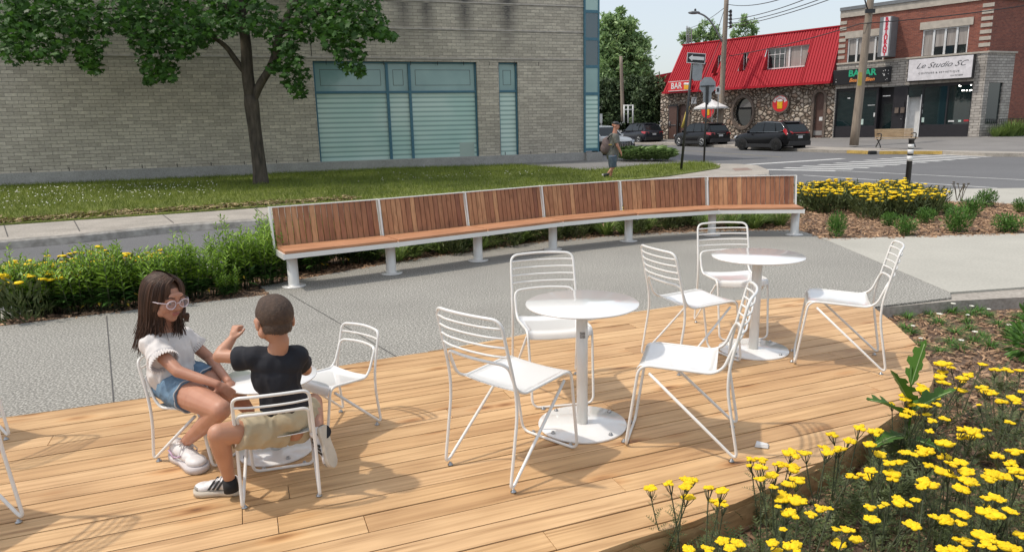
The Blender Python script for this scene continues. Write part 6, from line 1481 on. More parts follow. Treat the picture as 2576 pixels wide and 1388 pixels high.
            rm=MB(); rm.lathe([(.236,.06),(.238,.121),(.222,.125),(.215,.08)],28,M=Mx); rm.lathe([(.05,.08),(.05,.118),(.01,.12)],12,M=Mx)
            for s_ in range(5):
                an=2*math.pi*s_/5
                for da in (-.16,.16):
                    p=Vector((.04*math.cos(an),.04*math.sin(an),.108)); q=Vector((.222*math.cos(an+da),.222*math.sin(an+da),.112)); rm.tube([Mx@p,Mx@q],.017,5)
            rm.build('rim',M[rim],to)
    for sd_ in (-1,1):
        g=MB(); g.ell((.175*Lc,sd_*(hw+.08),1.08*k_),(.07,.10,.07)); g.build('mirror',body,t)
        g=MB()
        if tailbar: g.add([(-.495*Lc-.012,sd_*hw*.50,.99*k_),(-.42*Lc,sd_*(hw*.90),1.24*k_),(-.40*Lc,sd_*(hw*.945),1.12*k_),(-.462*Lc,sd_*hw*.955,.88*k_),(-.495*Lc-.012,sd_*hw*.72,.86*k_)],[(0,1,2,3,4)])
        else:
            g.add([(-.497*Lc-.006,sd_*hw*.52,.95*k_),(-.485*Lc-.03,sd_*hw*.86,.98*k_),(-.40*Lc,sd_*hw*1.005,1.00*k_),(-.42*Lc,sd_*hw*1.01,.86*k_),(-.485*Lc-.03,sd_*hw*.9,.80*k_),(-.5*Lc-.006,sd_*hw*.52,.82*k_)],[(0,1,4,5),(1,2,3,4)])
        g.build('tail_light',M['tail'],t)
        g=MB(); g.add([(.485*Lc,sd_*hw*.56,.79*k_),(.468*Lc,sd_*hw*.9,.82*k_),(.40*Lc,sd_*hw*.985,.90*k_),(.42*Lc,sd_*hw*.99,.76*k_),(.472*Lc,sd_*hw*.92,.70*k_),(.495*Lc,sd_*hw*.56,.70*k_)],[(0,1,4,5),(1,2,3,4)]); g=g
        for i,v in enumerate(g.v): g.v[i]=(v[0]+.03,v[1]*1.015,v[2])
        g.build('headlight',M['headlamp'],t)
    g=MB(); g.box(-.5*Lc-.02,-.5*Lc-.005,-.16,.16,.70*k_,.83*k_); g.build('licence_plate',M['plate'],t)
    if tailbar: g=MB(); g.box(-.5*Lc-.03,-.5*Lc+.02,-hw*.7,hw*.7,.97*k_,1.01*k_); g.build('light_bar',M['tail'],t)
    g=MB(); g.box(-.5*Lc-.022,-.5*Lc-.006,-.3,.3,.87*k_,.89*k_); g.build('chrome_strip',M['chrome'],t)
    if front:
        g=MB(); g.add([(.5*Lc+.03,y_,z_*k_) for y_,z_ in ((-.52,.74),(.52,.74),(.62,.60),(.48,.36),(-.48,.36),(-.62,.60))]+[(.47*Lc,y_,z_*k_) for y_,z_ in ((-.52,.74),(.52,.74),(.62,.60),(.48,.36),(-.48,.36),(-.62,.60))],[tuple(range(6))]+[(i,(i+1)%6,(i+1)%6+6,i+6) for i in range(6)]); go_=g.build('grille',M['clad'],t)
        g=MB()
        for y_ in np.linspace(-.45,.45,9): g.box(.5*Lc+.031,.5*Lc+.045,y_-.012,y_+.012,.38*k_,.72*k_)
        for c_ in (-.15,-.05,.05,.15): 
            pts=[(.5*Lc+.055,c_+.065*math.cos(a),.665*k_+.065*math.sin(a)) for a in np.linspace(0,6.283,13)[:-1]]; g.tube(pts,.008,5,closed=True)
        g.build('grille_bars',M['chrome'],go_)
        g=MB(); g.box(.5*Lc+.02,.5*Lc+.05,-.7,.7,.235,.27)
        for sd_ in (-1,1): g.box(.46*Lc,.5*Lc-.02,sd_*.72-.08,sd_*.72+.08,.42,.58)
        g.build('lower_trim',M['chrome'],t)
        for sd_ in (-1,1): g=MB(); g.box(.46*Lc,.5*Lc-.005,sd_*.70-.10,sd_*.70+.10,.36,.58); g.build('air_intake',M['black'],t)
    return t
def carpos(x,y): g=G(x,y,ZR); return g
az_=-42.+2
def car_at(pxrear,pyrear,Lc,az,**k_):
    """place by the contact point of the near (street side) rear wheel"""
    g=G(pxrear,pyrear,ZR); d=Vector((math.sin(R(az)),math.cos(R(az)),0)); left=Vector((-d.y,d.x,0)); W=k_.get('W',1.82)
    c=g+d*.305*Lc-left*(W/2-.08); return c
g3='dark cars parked along the kerb by the bar'
blk=paint('black_car_paint',(.005,.005,.006)); gr=paint('dark_grey_car_paint',(.022,.024,.032)); wh=paint('white_car_paint',(.72,.72,.71))
c=car_at(1953,381,4.3,-24); suv('black hatch-like crossover with red tail light bar and black wheels, nearest in the parked row',blk,c.x,c.y,G(1953,381,ZR).z,-24,4.3,rim='rimblack',tailbar=True,group=g3)
c=car_at(1767,370,4.2,-22); suv('black car with silver wheels parked in front of the round bar window',blk,c.x,c.y,G(1767,370,ZR).z,-22,4.2,Hc=1.6,rim='rimsilver',group=g3)
c=car_at(1608,363,4.4,-20); suv('dark grey car parked furthest along the kerb by the bar door',gr,c.x,c.y,G(1608,363,ZR).z,-20,4.4,Hc=1.64,rim='rimsilver',group=g3)
c=P(1535,386,38.5); z=gz(38.5)+ZR; g=G(1548,388,ZR); suv('white car with a wide dark grille facing us beside the corner of the grey building',wh,g.x-.75,g.y+1.0,g.z,152,4.5,Hc=1.62,rim='rimblack',front=True,lo='clad')
def rsn(s): return np.random.RandomState(s)
# ---------------------------------------------------------------- maple
tb=G(657,463,.05); TY=tb.y
tree=thing('maple_tree','maple tree with a dark forked trunk standing on the lawn before the grey brick wall','tree',tb)
T_=lambda x,y,dy=0.: P(x,y,TY+dy)-tb
def limb(m,pts,rs_): 
    n=[]; 
    path=fillet(pts,.5,4); k_=len(path); rr=[rs_[0]+(rs_[1]-rs_[0])*(i/(k_-1)) for i in range(k_)]; m.tube(path,rr,12)
m=MB()
trunk=[(0,0,-.1),(0,0,.06),T_(654,430),T_(648,380),T_(640,320),T_(633,262),T_(631,240)]
pth=[Vector(p) for p in trunk]; m.tube(pth,[.31,.25,.215,.20,.20,.225,.20],16)
limb(m,[T_(633,255),T_(622,190),T_(620,120),T_(612,60),T_(606,-40),T_(600,-160)],(.19,.11)); limb(m,[T_(632,262),T_(652,215),T_(688,160),T_(700,90),T_(735,20),T_(760,-80,.5),T_(770,-200,1)],(.135,.06))
limb(m,[T_(619,185),T_(597,158),T_(570,118),T_(545,100),T_(500,60,.4),T_(430,40,.8)],(.10,.035)); limb(m,[T_(612,60),T_(560,0,-.5),T_(470,-60,-1),T_(350,-80,-1.5)],(.11,.04)); limb(m,[T_(700,90),T_(770,40,.3),T_(850,20,.5),T_(930,30,.8)],(.08,.03)); limb(m,[T_(600,-160),T_(620,-300,.5),T_(640,-400,.5)],(.11,.05)); limb(m,[T_(606,-40),T_(500,-150,1),T_(380,-220,1.5)],(.1,.04)); limb(m,[T_(735,20),T_(830,-80,-.5),T_(930,-150,-1)],(.09,.03))
limb(m,[T_(430,40,.8),T_(300,20,1),T_(180,30,1.2),T_(60,50,1.2)],(.04,.015))
m.build('trunk',M['bark'],tree)
bl=[(60,60,78),(35,125,38),(105,120,45),(150,120,24),(150,145,12),(215,80,62),(222,140,36),(240,168,20),(180,30,62),(300,30,62),(350,40,60),(400,40,75),(360,90,40),(400,130,58),(385,178,32),(425,182,26),(372,202,12),(465,60,62),(540,40,62),(470,110,40),(505,90,34),(600,20,70),(660,50,46),(715,95,46),(725,145,38),(742,190,36),(748,228,22),(780,40,66),(690,170,16),(830,30,60),(865,95,55),(880,145,40),(905,178,18),(895,50,46),(940,62,36),(960,82,22),(985,90,12),(900,0,60),(840,80,40),(570,70,26),(100,20,80),(20,30,70)]
C_=[];rs=rsn(3)
for (x,y,r_) in bl:
    n=int(36+r_*r_*.085)
    for _ in range(n):
        a=rs.rand()*6.283; q=r_*math.sqrt(rs.rand())*(1 if rs.rand()>.12 else 1.12); dy=rs.normal()*1.0-.3
        C_.append(T_(x+q*math.cos(a),y+q*math.sin(a)*.95,dy))
# whole crown above the frame
for _ in range(46):
    th=rs.rand()*6.28; rr=rs.rand()**.5; c=np.array([rr*6.0*math.cos(th)-.4,rr*4.6*math.sin(th),5.6+5.8*rs.rand()*(1-rr*.45)])
    if c[2]<6.3: c[2]+=1.
    for _ in range(190): 
        d=rs.normal(size=3); d/=np.linalg.norm(d); C_.append(Vector(c+d*np.array([1.15,1.15,.75])*rs.rand()**.4))
C_=np.array([tuple(c) for c in C_]); n=len(C_)
D=np.column_stack([rs.normal(size=n),rs.normal(size=n),-.9+rs.normal(size=n)*.45])
scatter_mesh('crown',C_,MAPLE_V,MAPLE_F,.085+.075*rs.rand(n),M['maple'],tree,up=(0,-.35,1),spread=.45,dirs=D,seed=6)
# ---------------------------------------------------------------- background trees
def bgtree(name,label,base,trk,blobs,Y,mat,leaf,dens,seed,group=None,depth=.8,cat='tree'):
    t=thing(name,label,cat,base,0,group); rs=rsn(seed); sc=Y/1750.
    if trk:
        m=MB(); 
        for path,r0,r1 in trk:
            pp=[P(x,y,Y)-base for x,y in path]; m.tube(pp,[r0+(r1-r0)*i/(len(pp)-1) for i in range(len(pp))],8)
        m.build('trunk',M['bark'],t)
    C_=[]
    for (x,y,r_) in blobs:
        # sub-clumps give light and dark masses
        nc=max(5,int(r_*r_*.035))
        for _ in range(nc):
            a=rs.rand()*6.283; q=r_*math.sqrt(rs.rand()); cx,cy=x+q*math.cos(a),y+q*math.sin(a); dy=rs.normal()*r_*sc*depth*.6; cr=r_*.30*(0.6+.7*rs.rand())
            for _ in range(int(dens*(.6+.8*rs.rand()))):
                g=rs.normal(size=3)*.55; C_.append(P(cx+g[0]*cr,cy+g[1]*cr*.7,Y+dy+g[2]*cr*sc)-base)
    C_=np.array([tuple(c) for c in C_]); n=len(C_); D=rs.normal(size=(n,3))
    scatter_mesh('crown',C_,LEAF_V,LEAF_F,leaf*(.6+.8*rs.rand(n)),mat,t,up=(0,-.2,1),spread=.7,dirs=D,seed=seed); return t
bgtree('tall_tree','tall feathery light green tree between the grey building and the red roof','' or P(1572,300,66),[([(1572,305),(1570,220),(1565,140),(1560,80)],.35,.08),([(1570,230),(1600,180),(1610,150)],.18,.05)],[(1530,60,22),(1545,95,36),(1572,75,30),(1552,50,14),(1600,110,28),(1580,140,48),(1535,150,40),(1615,165,24),(1545,200,46),(1600,205,42),(1625,200,18),(1520,120,25),(1518,90,18),(1560,30,7)],66,M['bgtree'],.42,36,21)
bgtree('dark_tree','dense dark green tree behind the thin pole and the parked grey car',P(1530,305,62),[([(1530,310),(1535,250)],.3,.1)],[(1520,265,40),(1560,265,38),(1600,250,40),(1545,225,30),(1515,225,26),(1590,220,26),(1510,300,28),(1540,302,24),(1572,302,22),(1600,300,24),(1625,302,20)],62,M['bgdark'],.34,42,22)
bgtree('dark_tree','dark rounded tree pressed against the left end of the bar',P(1640,305,60),[([(1640,310),(1640,240)],.3,.1)],[(1645,215,26),(1660,250,32),(1630,250,34),(1655,285,28),(1625,285,34),(1672,270,18),(1610,270,22),(1640,205,14)],60,M['bgdark'],.32,46,23)
bgtree('tree','pale green tree crown showing above the left part of the red roof',P(1770,140,72),None,[(1735,90,20),(1760,78,20),(1785,72,22),(1800,85,16),(1722,105,12),(1750,105,20),(1790,100,20)],72,M['bgtree'],.34,30,24)
bgtree('tree','small pointed green tree crown above the red roof right of the lamp pole',P(1870,110,74),None,[(1858,72,14),(1872,55,12),(1888,65,16),(1874,80,20),(1850,85,12),(1900,80,8),(1872,42,4)],74,M['bgtree'],.34,30,25)
t=thing('red_structure','bright red gable just visible behind the dark trees left of the bar','building',P(1665,200,75)); o=t.location; m=MB(); a=P(1640,192,75)-o; b=P(1690,182,75)-o; m.add([a,b,b+Vector((0,0,-.9)),a+Vector((0,0,-.9)),a+Vector((0,2,0)),b+Vector((0,2,0)),b+Vector((0,2,-3)),a+Vector((0,2,-3))],[(0,1,2,3),(4,7,6,5),(0,4,5,1),(1,5,6,2),(3,2,6,7)]); m.build('roof',M['redroof'],t)
# ---------------------------------------------------------------- generic plants
def tuft(name,n,h,w,mat,seed,lean=.6,width=.5,curve=True):
    """grass-like tuft mesh around the origin, returned as an object"""
    rs=rsn(seed); m=MB()
    for i in range(n):
        a=rs.rand()*6.283; l=lean*(.25+.9*rs.rand()); L_=h*(.55+.55*rs.rand()); d=Vector((math.cos(a)*l,math.sin(a)*l,1)).normalized(); b=Vector((math.cos(a),math.sin(a),0))*w*.25*rs.rand(); s_=Vector((-math.sin(a),math.cos(a),0))*width*.5*h*.04
        p=[b]; 
        for k_ in range(1,5): 
            q=k_/4; p.append(b+d*L_*q+Vector((math.cos(a),math.sin(a),0))*L_*.35*q*q*l*1.6-Vector((0,0,1))*L_*.38*q*q*q*l)
        V=[]; 
        for k_,pp in enumerate(p): wd=(1,1.1,.95,.6,.05)[k_]; V+=[pp-s_*wd,pp+s_*wd]
        m.add(V,[(2*k_,2*k_+1,2*k_+3,2*k_+2) for k_ in range(4)])
    return m.build(name,mat)
def head_mesh(seed,r=.032):
    """flat-topped bumpy cluster of tiny florets"""
    rs=rsn(seed); m=MB(); nb_=rs.randint(3,6); cs=[(0,0,0)]+[(math.cos(a)*r*.62,math.sin(a)*r*.62,-.004*rs.rand()) for a in np.linspace(0,6.283,nb_+1)[:-1]+rs.rand()]
    for c in cs:
        q=r*(.42+.2*rs.rand()); Mx=Matrix.Translation(c)
        m.ell((0,0,0),(q,q*(.8+.3*rs.rand()),q*.34),0,9,6,Mx)
        for _ in range(11):
            a=rs.rand()*6.283; rr=q*math.sqrt(rs.rand())*1.02; m.ell((c[0]+rr*math.cos(a),c[1]+rr*math.sin(a),c[2]+q*.26*math.sqrt(max(0,1-(rr/q)**2*.8))),(r*.15,)*2+(r*.06,),0,5,4)
    return m
HEADS=[]
for i in range(6):
    me=head_mesh(i); ob=me.build('flower_head',M['yflower']); HEADS.append(ob.data); bpy.data.objects.remove(ob)
def feather(m,p,d,L_,rs):
    """yarrow leaf: midrib with short side leaflets"""
    d=d.normalized(); s_=d.cross(Vector((0,0,1))).normalized(); up=s_.cross(d); n=6
    for k_ in range(n):
        q=(k_+.5)/n; c=p+d*L_*q-Vector((0,0,1))*L_*.3*q*q; w_=L_*.24*math.sin(math.pi*min(1,q*1.05+.12))
        for sd_ in (-1,1):
            tip=c+(s_*sd_*1.+d*.7+up*.15).normalized()*w_; m.add([c-d*L_*.022,tip,c+d*L_*.05],[(0,1,2)])
    m.add([p-s_*L_*.012,p+s_*L_*.012,p+d*L_-Vector((0,0,1))*L_*.3],[(0,1,2)])
# ---------------------------------------------------------------- foreground yarrow, one plant per cluster of heads
HP=[(113,870,100),(238,838,90),(372,818,130),(342,862,95),(368,928,105),(498,866,85),(590,884,100),(555,958,130),(605,982,60),(775,680,70),(845,682,95),(765,720,35),(838,730,105),(840,808,85),(960,712,85),(918,783,95),(925,862,70),(1045,640,130),(1135,637,95),(1048,730,130),(1090,812,110),(1025,845,105),(1000,920,130),(980,950,100),(1090,950,130),(958,992,45),(1040,1036,140),(1175,1042,90),(1235,1000,100),(1300,1003,50),(992,1140,55),(590,1218,110),(690,1228,105),(640,1265,100),(370,1272,100),(497,1268,95),(920,1230,100),(1060,1255,150),(950,1285,110),(1315,515,85),(1430,560,95),(1495,472,95),(1600,500,110),(1560,582,100),(1265,605,95),(1360,608,95),(1285,636,100),(1345,622,60),(1627,645,95),(1440,790,90),(1535,788,110),(1570,755,85),(1690,705,85),(1760,697,90),(1703,772,110),(1715,806,85),(1790,635,80),(1855,650,60),(1920,620,130),(1895,640,70),(1340,1140,60),(1415,1142,95),(1360,1238,110),(1470,1205,90),(1570,1072,105),(1560,995,90),(1635,990,40),(1665,975,55),(1770,960,130),(1860,948,65),(1930,840,145),(2065,770,130),(2160,873,100),(2055,572,135),(2055,662,100),(2100,708,85),(1950,720,70),(2165,700,90),(2010,738,60),(2200,758,110),(2215,822,125),(2175,485,80),(2245,498,130),(2185,532,110),(2330,487,55),(2400,655,95),(2520,628,105),(2495,708,90),(2370,770,100),(2440,790,110),(2530,755,120),(2350,808,90),(2560,800,60),(2335,935,70),(2400,935,100),(2335,988,45),(2345,1030,160),(2490,1020,90),(2060,1080,130),(1990,1058,80),(2150,1030,100),(2180,1045,90),(2160,1100,80),(1850,1115,110),(1800,1105,40),(2180,1215,120),(2320,1190,140),(2330,1245,100),(2480,1255,140),(2550,1175,90),(2050,1280,90),(2150,1285,130),(2050,50,110),(2095,75,60),(2040,105,80),(2025,135,80),(2050,175,90),(2305,57,60),(2390,88,70),(2465,92,70),(2550,95,60),(2210,125,80),(2170,145,90),(2175,172,45),(2165,225,80),(2305,210,80),(2345,237,105),(2515,282,90),(2435,300,90),(2530,310,50),(2560,235,50),(2565,350,30),(1900,195,65),(1905,222,95),(1940,250,85),(1990,277,60),(1790,260,75),(1795,285,80),(1705,315,50),(1830,320,75),(1910,325,70),(2005,318,60),(1940,330,60),(1820,365,80),(1795,393,75),(1860,385,50),(1940,385,60),(1970,425,70),(2055,413,75),(1955,495,60),(2280,322,25)]
rs=rsn(12); heads=[]
for (x,y,w_) in HP:
    X=1592+.3819*x; Y_=894+.3819*y; zf=rs.uniform(.20,.31)+(0 if y>400 else -.03); g=G(X,Y_,zf); dist=(g-Vector(_C)).length; dia=w_*.3819/1750*dist*.96
    heads.append((g,max(.03,dia)))
# heads outside the frame, for a bed that continues
for _ in range(40):
    x=rs.uniform(2.2,5.2); y=rs.uniform(1.2,3.6); g=Vector((x,y,rs.uniform(.2,.32)))
    if x/y*1750+1288>2600 or (1.4<x<2.2): heads.append((g,rs.uniform(.05,.08)))
left=list(range(len(heads))); clusters=[]
while left:
    i=left.pop(0); c=[i]
    for j in left[:]:
        if (heads[j][0].xy-heads[i][0].xy).length<.19 and len(c)<7: c.append(j); left.remove(j)
    clusters.append(c)
print('yarrow plants',len(clusters))
g4='yellow yarrow plants in the front flower bed'
lab4='yellow flat-headed yarrow plant growing in the mulch beside the wooden deck'
BZ=-.13
def yarrow_plant(hs,group,label,seed,leafn=34,hgt=None,tall=False):
    rs=rsn(seed); cx=sum(h[0].x for h in hs)/len(hs); cy=sum(h[0].y for h in hs)/len(hs)
    base=Vector((cx+rs.uniform(-.04,.04),cy+rs.uniform(-.02,.06),BZ)); 
    if hgt is not None: base.z=hgt
    t=thing('yarrow_plant',label,'yarrow',base,0,group); st=MB(); lf=MB()
    for (g,dia) in hs:
        top=g-base; rt=Vector((rs.uniform(-.05,.05),rs.uniform(-.05,.05),0)); midp=rt.lerp(top,.55)+Vector((rs.uniform(-.015,.015),rs.uniform(-.015,.015),0)); br=rt.lerp(top,.86)+(midp-rt.lerp(top,.55))*.5
        st.tube(fillet([rt,midp,br,top-Vector((0,0,.004))],.06,3),[.0026]*8+[.0022]*100 if False else .0026,5)
        for k_ in range(5):
            a=k_*1.256+rs.rand(); e=top+Vector((math.cos(a)*dia*.34,math.sin(a)*dia*.30,-.006)); st.tube([br,br.lerp(e,.6)+Vector((0,0,-.004)),e],.0015,4)
        h=bpy.data.objects.new('flower_head',HEADS[rs.randint(6)]); COL.objects.link(h); h.parent=t; h.location=top; h.rotation_euler=(rs.uniform(-.12,.16),rs.uniform(-.12,.12),rs.rand()*6.28); s_=dia/.076; h.scale=(s_,s_*.85,s_*1.15)
        for k_ in range(14):
            q=.08+.80*k_/14; p=rt.lerp(top,q)+(midp-rt.lerp(top,.55))*(1-abs(q-.55)); a=rs.rand()*6.283; feather(lf,p,Vector((math.cos(a),math.sin(a),rs.uniform(.3,1.1))),rs.uniform(.05,.085)*(1.25-q*.6),rs)
    for _ in range(leafn):
        a=rs.rand()*6.283; rr=rs.rand()**.5*.13; p=Vector((math.cos(a)*rr,math.sin(a)*rr,rs.uniform(0,.10))); feather(lf,p,Vector((math.cos(a)*.9,math.sin(a)*.9,rs.uniform(.35,1.6))),rs.uniform(.07,.15),rs)
    st.build('stems',M['stemg'],t); lf.build('foliage',M['yarrowleaf'],t); return t
M['stemg']=pm('grey_green_stem',(.10,.115,.06),.7)
for i,c in enumerate(clusters): yarrow_plant([heads[j] for j in c],g4,lab4,100+i)
# leafy yarrow without flowers filling the bed: individual plants
fill=[]; rs=rsn(31)
poly=[(.62,2.25),(1.0,2.65),(1.6,3.1),(2.35,3.78),(2.75,4.3),(3.4,4.25),(3.9,3.6),(3.2,2.1),(1.6,1.4),(.6,1.8)]
for (x,y) in ipoly(poly,85,rs): fill.append((x,y))
protos=[]
for k_ in range(4):
    t=thing('yarrow_foliage_plant','flowerless feathery grey-green yarrow plant low in the front bed','plant',(0,0,BZ),0,'leafy yarrow plants without flowers in the front bed'); lf=MB(); r2=rsn(60+k_)
    for _ in range(62):
        a=r2.rand()*6.283; rr=r2.rand()**.5*.10; p=Vector((math.cos(a)*rr,math.sin(a)*rr,r2.uniform(0,.13))); feather(lf,p,Vector((math.cos(a),math.sin(a),r2.uniform(.3,1.9))),r2.uniform(.07,.15),r2)
    lf.build('foliage',M['yarrowleaf'],t); protos.append(t)
for i,(x,y) in enumerate(fill):
    t=protos[i] if i<4 else copy_tree(protos[i%4]); t.location=(x,y,BZ); t.rotation_euler=(0,0,rs.rand()*6.28); s_=rs.uniform(.75,1.15); t.scale=(s_,)*3
# broad-leaved weed beside the deck
g=G(2275,1150,-.10); t=thing('sow_thistle','tall sow thistle with broad jagged leaves rising between the yarrow at the deck edge','weed',g); m=MB(); m.tube([(0,0,0),(.01,0,.25),(.0,.02,.50)],[.009,.007,.004],8); m.build('stem',M['dandelion'],t)
def broad(p,d,L_,w_,droop=.35,seed=0):
    rs=rsn(seed); d=Vector(d).normalized(); s_=d.cross(Vector((0,0,1))).normalized(); up=s_.cross(d); N_=17; A=[];Bq=[];Cq=[]
    for k_ in range(N_):
        q=k_/(N_-1); c=Vector(p)+d*L_*q-Vector((0,0,1))*L_*droop*q*q; wd=w_*(.25+.75*math.sin(math.pi*min(1,q**.8*1.0)))*(1.0 if k_%4 in (0,3) else .55+.15*rs.rand()) if q<.97 else 0.002
        back=d*(-.0 if k_%4 else .012); A.append(c+s_*wd+up*wd*.3+back);Cq.append(c);Bq.append(c-s_*wd+up*wd*.3+back)
    m=MB(); m.add(A+Cq+Bq,[(i,i+1,N_+i+1,N_+i) for i in range(N_-1)]+[(N_+i,N_+i+1,2*N_+i+1,2*N_+i) for i in range(N_-1)],0,False); ob=m.build('leaf',M['dandelion'],t)
    r_=MB(); r_.tube([c+up*.002 for c in Cq[:-1]],.0035,5); r_.build('midrib',M['midrib'],ob)
M['midrib']=pm('pale_midrib',(.28,.38,.16),.6)
broad((0,0,.22),(-.9,-.15,.75),.32,.085,.25,1); broad((0,0,.30),(-.6,-.1,1.1),.26,.08,.15,2); broad((0,0,.40),(.25,0,1.3),.27,.07,.1,3); broad((0,0,.24),(.75,-.3,.9),.29,.09,.2,4); broad((0,0,.12),(-.9,-.5,.35),.30,.06,.3,5); broad((0,0,.1),(.4,-.9,.4),.22,.05,.3,6)
# low tufts and white flowers on the mulch right of the deck
g5='small green tufts spread over the mulch right of the deck'
TT=[(720,1010,0),(880,1000,1),(1020,975,0),(1185,960,1),(1270,1035,0),(940,1075,0),(1110,1055,0),(1180,1120,0),(925,1160,0),(970,1195,1),(1030,1285,0),(1300,1190,0),(1400,1160,0),(1385,1105,1),(1410,1055,1),(1480,1030,0),(1550,1065,0),(1580,925,1),(1620,1130,0),(1690,1190,0),(1510,1215,0),(1270,1270,0),(1340,1310,0),(1780,1070,0),(1805,915,1),(1440,1250,0),(1180,1330,0),(1560,1290,0)]
tp_=[]
for k_ in range(3):
    t=thing('mulch_tuft','x','plant'); o=tuft('leaves',70,.15,.2,M['greenshrub'],70+k_,lean=1.3,width=1.3); o.parent=t; tp_.append(t)
for i,(x,y,w_) in enumerate(TT):
    X=1968+.3351*x; Y_=429+.3351*y+10; g=G(X,Y_,-.12); t=tp_[i] if i<3 else copy_tree(tp_[i%3]); t.location=g; t.rotation_euler=(0,0,i*1.3); s_=.8+.4*((i*37)%10)/10; s_*=.62; t.scale=(s_,)*3; t['label']='small feathery green tuft poking out of the mulch right of the deck'; t['group']=g5
    if w_:
        t['label']='small green tuft with a white flower head in the mulch right of the deck'; t['group']='white flowering tufts in the mulch'
        st_=MB(); st_.tube([(0,0,0),(.01,0,.13)],.003,5); st_.build('stem',M['stemg'],t); h=bpy.data.objects.new('flower_head',HEADS_W[0] if 'HEADS_W' in globals() else None) if False else None
        mm=head_mesh(50+i,.03); mm.build('flower_head',M['wflower'],t,loc=(.01,0,.13))
for (x,y,h_,n_) in ((2590,905,.26,0),(2606,850,.26,1)):
    g=G(x,y,-.12); t=thing('leafy_bush','bright green leafy bush cut off by the right edge above the yarrow','plant',g,0,'leafy bushes at the right edge'); rs=rsn(80+n_); n=380; c=rs.normal(size=(n,3)); c/=np.linalg.norm(c,axis=1)[:,None]; c*=(rs.rand(n)**.4)[:,None]*np.array([.15,.15,h_*.5]); c[:,2]+=h_*.5
    scatter_mesh('foliage',c,LEAF_V,LEAF_F,.05+.04*rs.rand(n),M['greenshrub'],t,up=(0,0,1),spread=.5,dirs=c-np.array([0,0,.1]),seed=81+n_)
# ---------------------------------------------------------------- rounded small shrubs in the middle bed
g6='small rounded green shrubs in the mulch bed right of the bench'
sp_=[]
for k_ in range(3):
    t=thing('green_shrub','x','shrub'); rs=rsn(90+k_); n=900; c=rs.normal(size=(n,3)); c/=np.linalg.norm(c,axis=1)[:,None]; c*=(rs.rand(n)**.45)[:,None]*np.array([.5,.5,.5]); c+=np.array([0,0,.46]); c[:,:2]*=(.62+.55*c[:,2:3]); c+=rs.normal(size=(n,3))*.03
    scatter_mesh('foliage',c,LANCE_V,LEAF_F,.10+.13*rs.rand(n),M['greenshrub'],t,up=(0,0,1),spread=.6,dirs=c-np.array([0,0,.1])+rs.normal(size=(n,3))*.3,seed=91+k_); sp_.append(t)
SH=[(405,505,130,160,'narrow tall green shrub nearest the bench end at the concrete path'),(800,420,110,90,'small green shrub just below the yellow yarrow mass'),(925,492,140,125,'green shrub at the path edge left of the wide mulch gap'),(1075,400,120,100,'green shrub under the right end of the yarrow mass'),(1310,468,170,160,'largest rounded green shrub near the path edge'),(1410,355,140,120,'green shrub directly behind the largest shrub'),(1525,280,120,105,'round dark green shrub against the pale corner concrete'),(1240,330,90,70,'pale green low shrub at the right tip of the yarrow mass'),(1690,468,180,110,'wide low green shrub by the path near the right edge'),(1785,320,90,85,'dark green shrub cut by the right edge')]
for i,(x,y,w_,h_,lb) in enumerate(SH):
    X=1968+.3351*x;Y_=429+.3351*y; g=G(X,Y_,-.02); sc=(g-Vector(_C)).length/1750*.3351; t=sp_[i] if i<3 else copy_tree(sp_[i%3]); t.location=g; t.scale=(w_*sc,w_*sc,h_*sc*1.05); t.rotation_euler=(0,0,i*1.1); t['label']=lb; t['group']=g6
# dried seed stalks
for (x,y) in ((1310,215),(1195,235),(1340,222)):
    X=1968+.3351*x;Y_=429+.3351*y; g=G(X,Y_+6,-.02); t=thing('seed_stalk','thin brown dried seed stalk rising by the yarrow mass','plant',g,0,'dried stalks by the yarrow mass'); m=MB(); rs=rsn(int(x))
    for k_ in range(4):
        a=rs.rand()*6.28; e=Vector((math.cos(a)*.1,math.sin(a)*.1,.30+.1*rs.rand())); m.tube([(0,0,0),e*.5+Vector((0,0,.05)),e],.006,4); m.ell(e,(.03,.03,.012),0,6,4)
    m.build('stalks',M['stem'],t)
# ---------------------------------------------------------------- yarrow mass and the row under the bench: small plants with one mesh of heads each
_m=MB(); _m.ell((0,0,0),(.04,.036,.011),0,9,5); _o=_m.build('flower_head',M['yflower']); MIDH=_o.data; bpy.data.objects.remove(_o)
def mid_yarrow(seed,nh,h=.42,w=.26):
    rs=rsn(seed); t=thing('yarrow_plant','x','yarrow')
    for _ in range(nh):
        a=rs.rand()*6.283; rr=rs.rand()**.5*w; r_=rs.uniform(.030,.055); hh_=bpy.data.objects.new('flower_head',MIDH); COL.objects.link(hh_); hh_.parent=t; hh_.location=(math.cos(a)*rr,math.sin(a)*rr,h*rs.uniform(.8,1.08)); hh_.scale=(r_/.04,)*3; hh_.rotation_euler=(rs.uniform(-.15,.15),0,a)
    if False: pass
    n=420; a=rs.rand(n)*6.283; rr=rs.rand(n)**.5*w*1.05; z=rs.rand(n)*h*.86; c=np.column_stack([np.cos(a)*rr*(.7+.4*z/h),np.sin(a)*rr*(.7+.4*z/h),z]); D=np.column_stack([np.cos(a)*.5,np.sin(a)*.5,np.ones(n)])+rs.normal(size=(n,3))*.45
    scatter_mesh('foliage',c,LANCE_V,LEAF_F,.06+.07*rs.rand(n),M['yarrowleaf'],t,dirs=D,seed=seed+1); return t
yp=[mid_yarrow(200+k_,15) for k_ in range(4)]; rs=rsn(33)
mass=[G2(x,y,-.02) for x,y in ((2012,528),(2020,512),(2110,504),(2250,506),(2340,512),(2375,528),(2330,548),(2230,556),(2120,548),(2060,540))]
pts=ipoly(mass,46,rs); ids=0
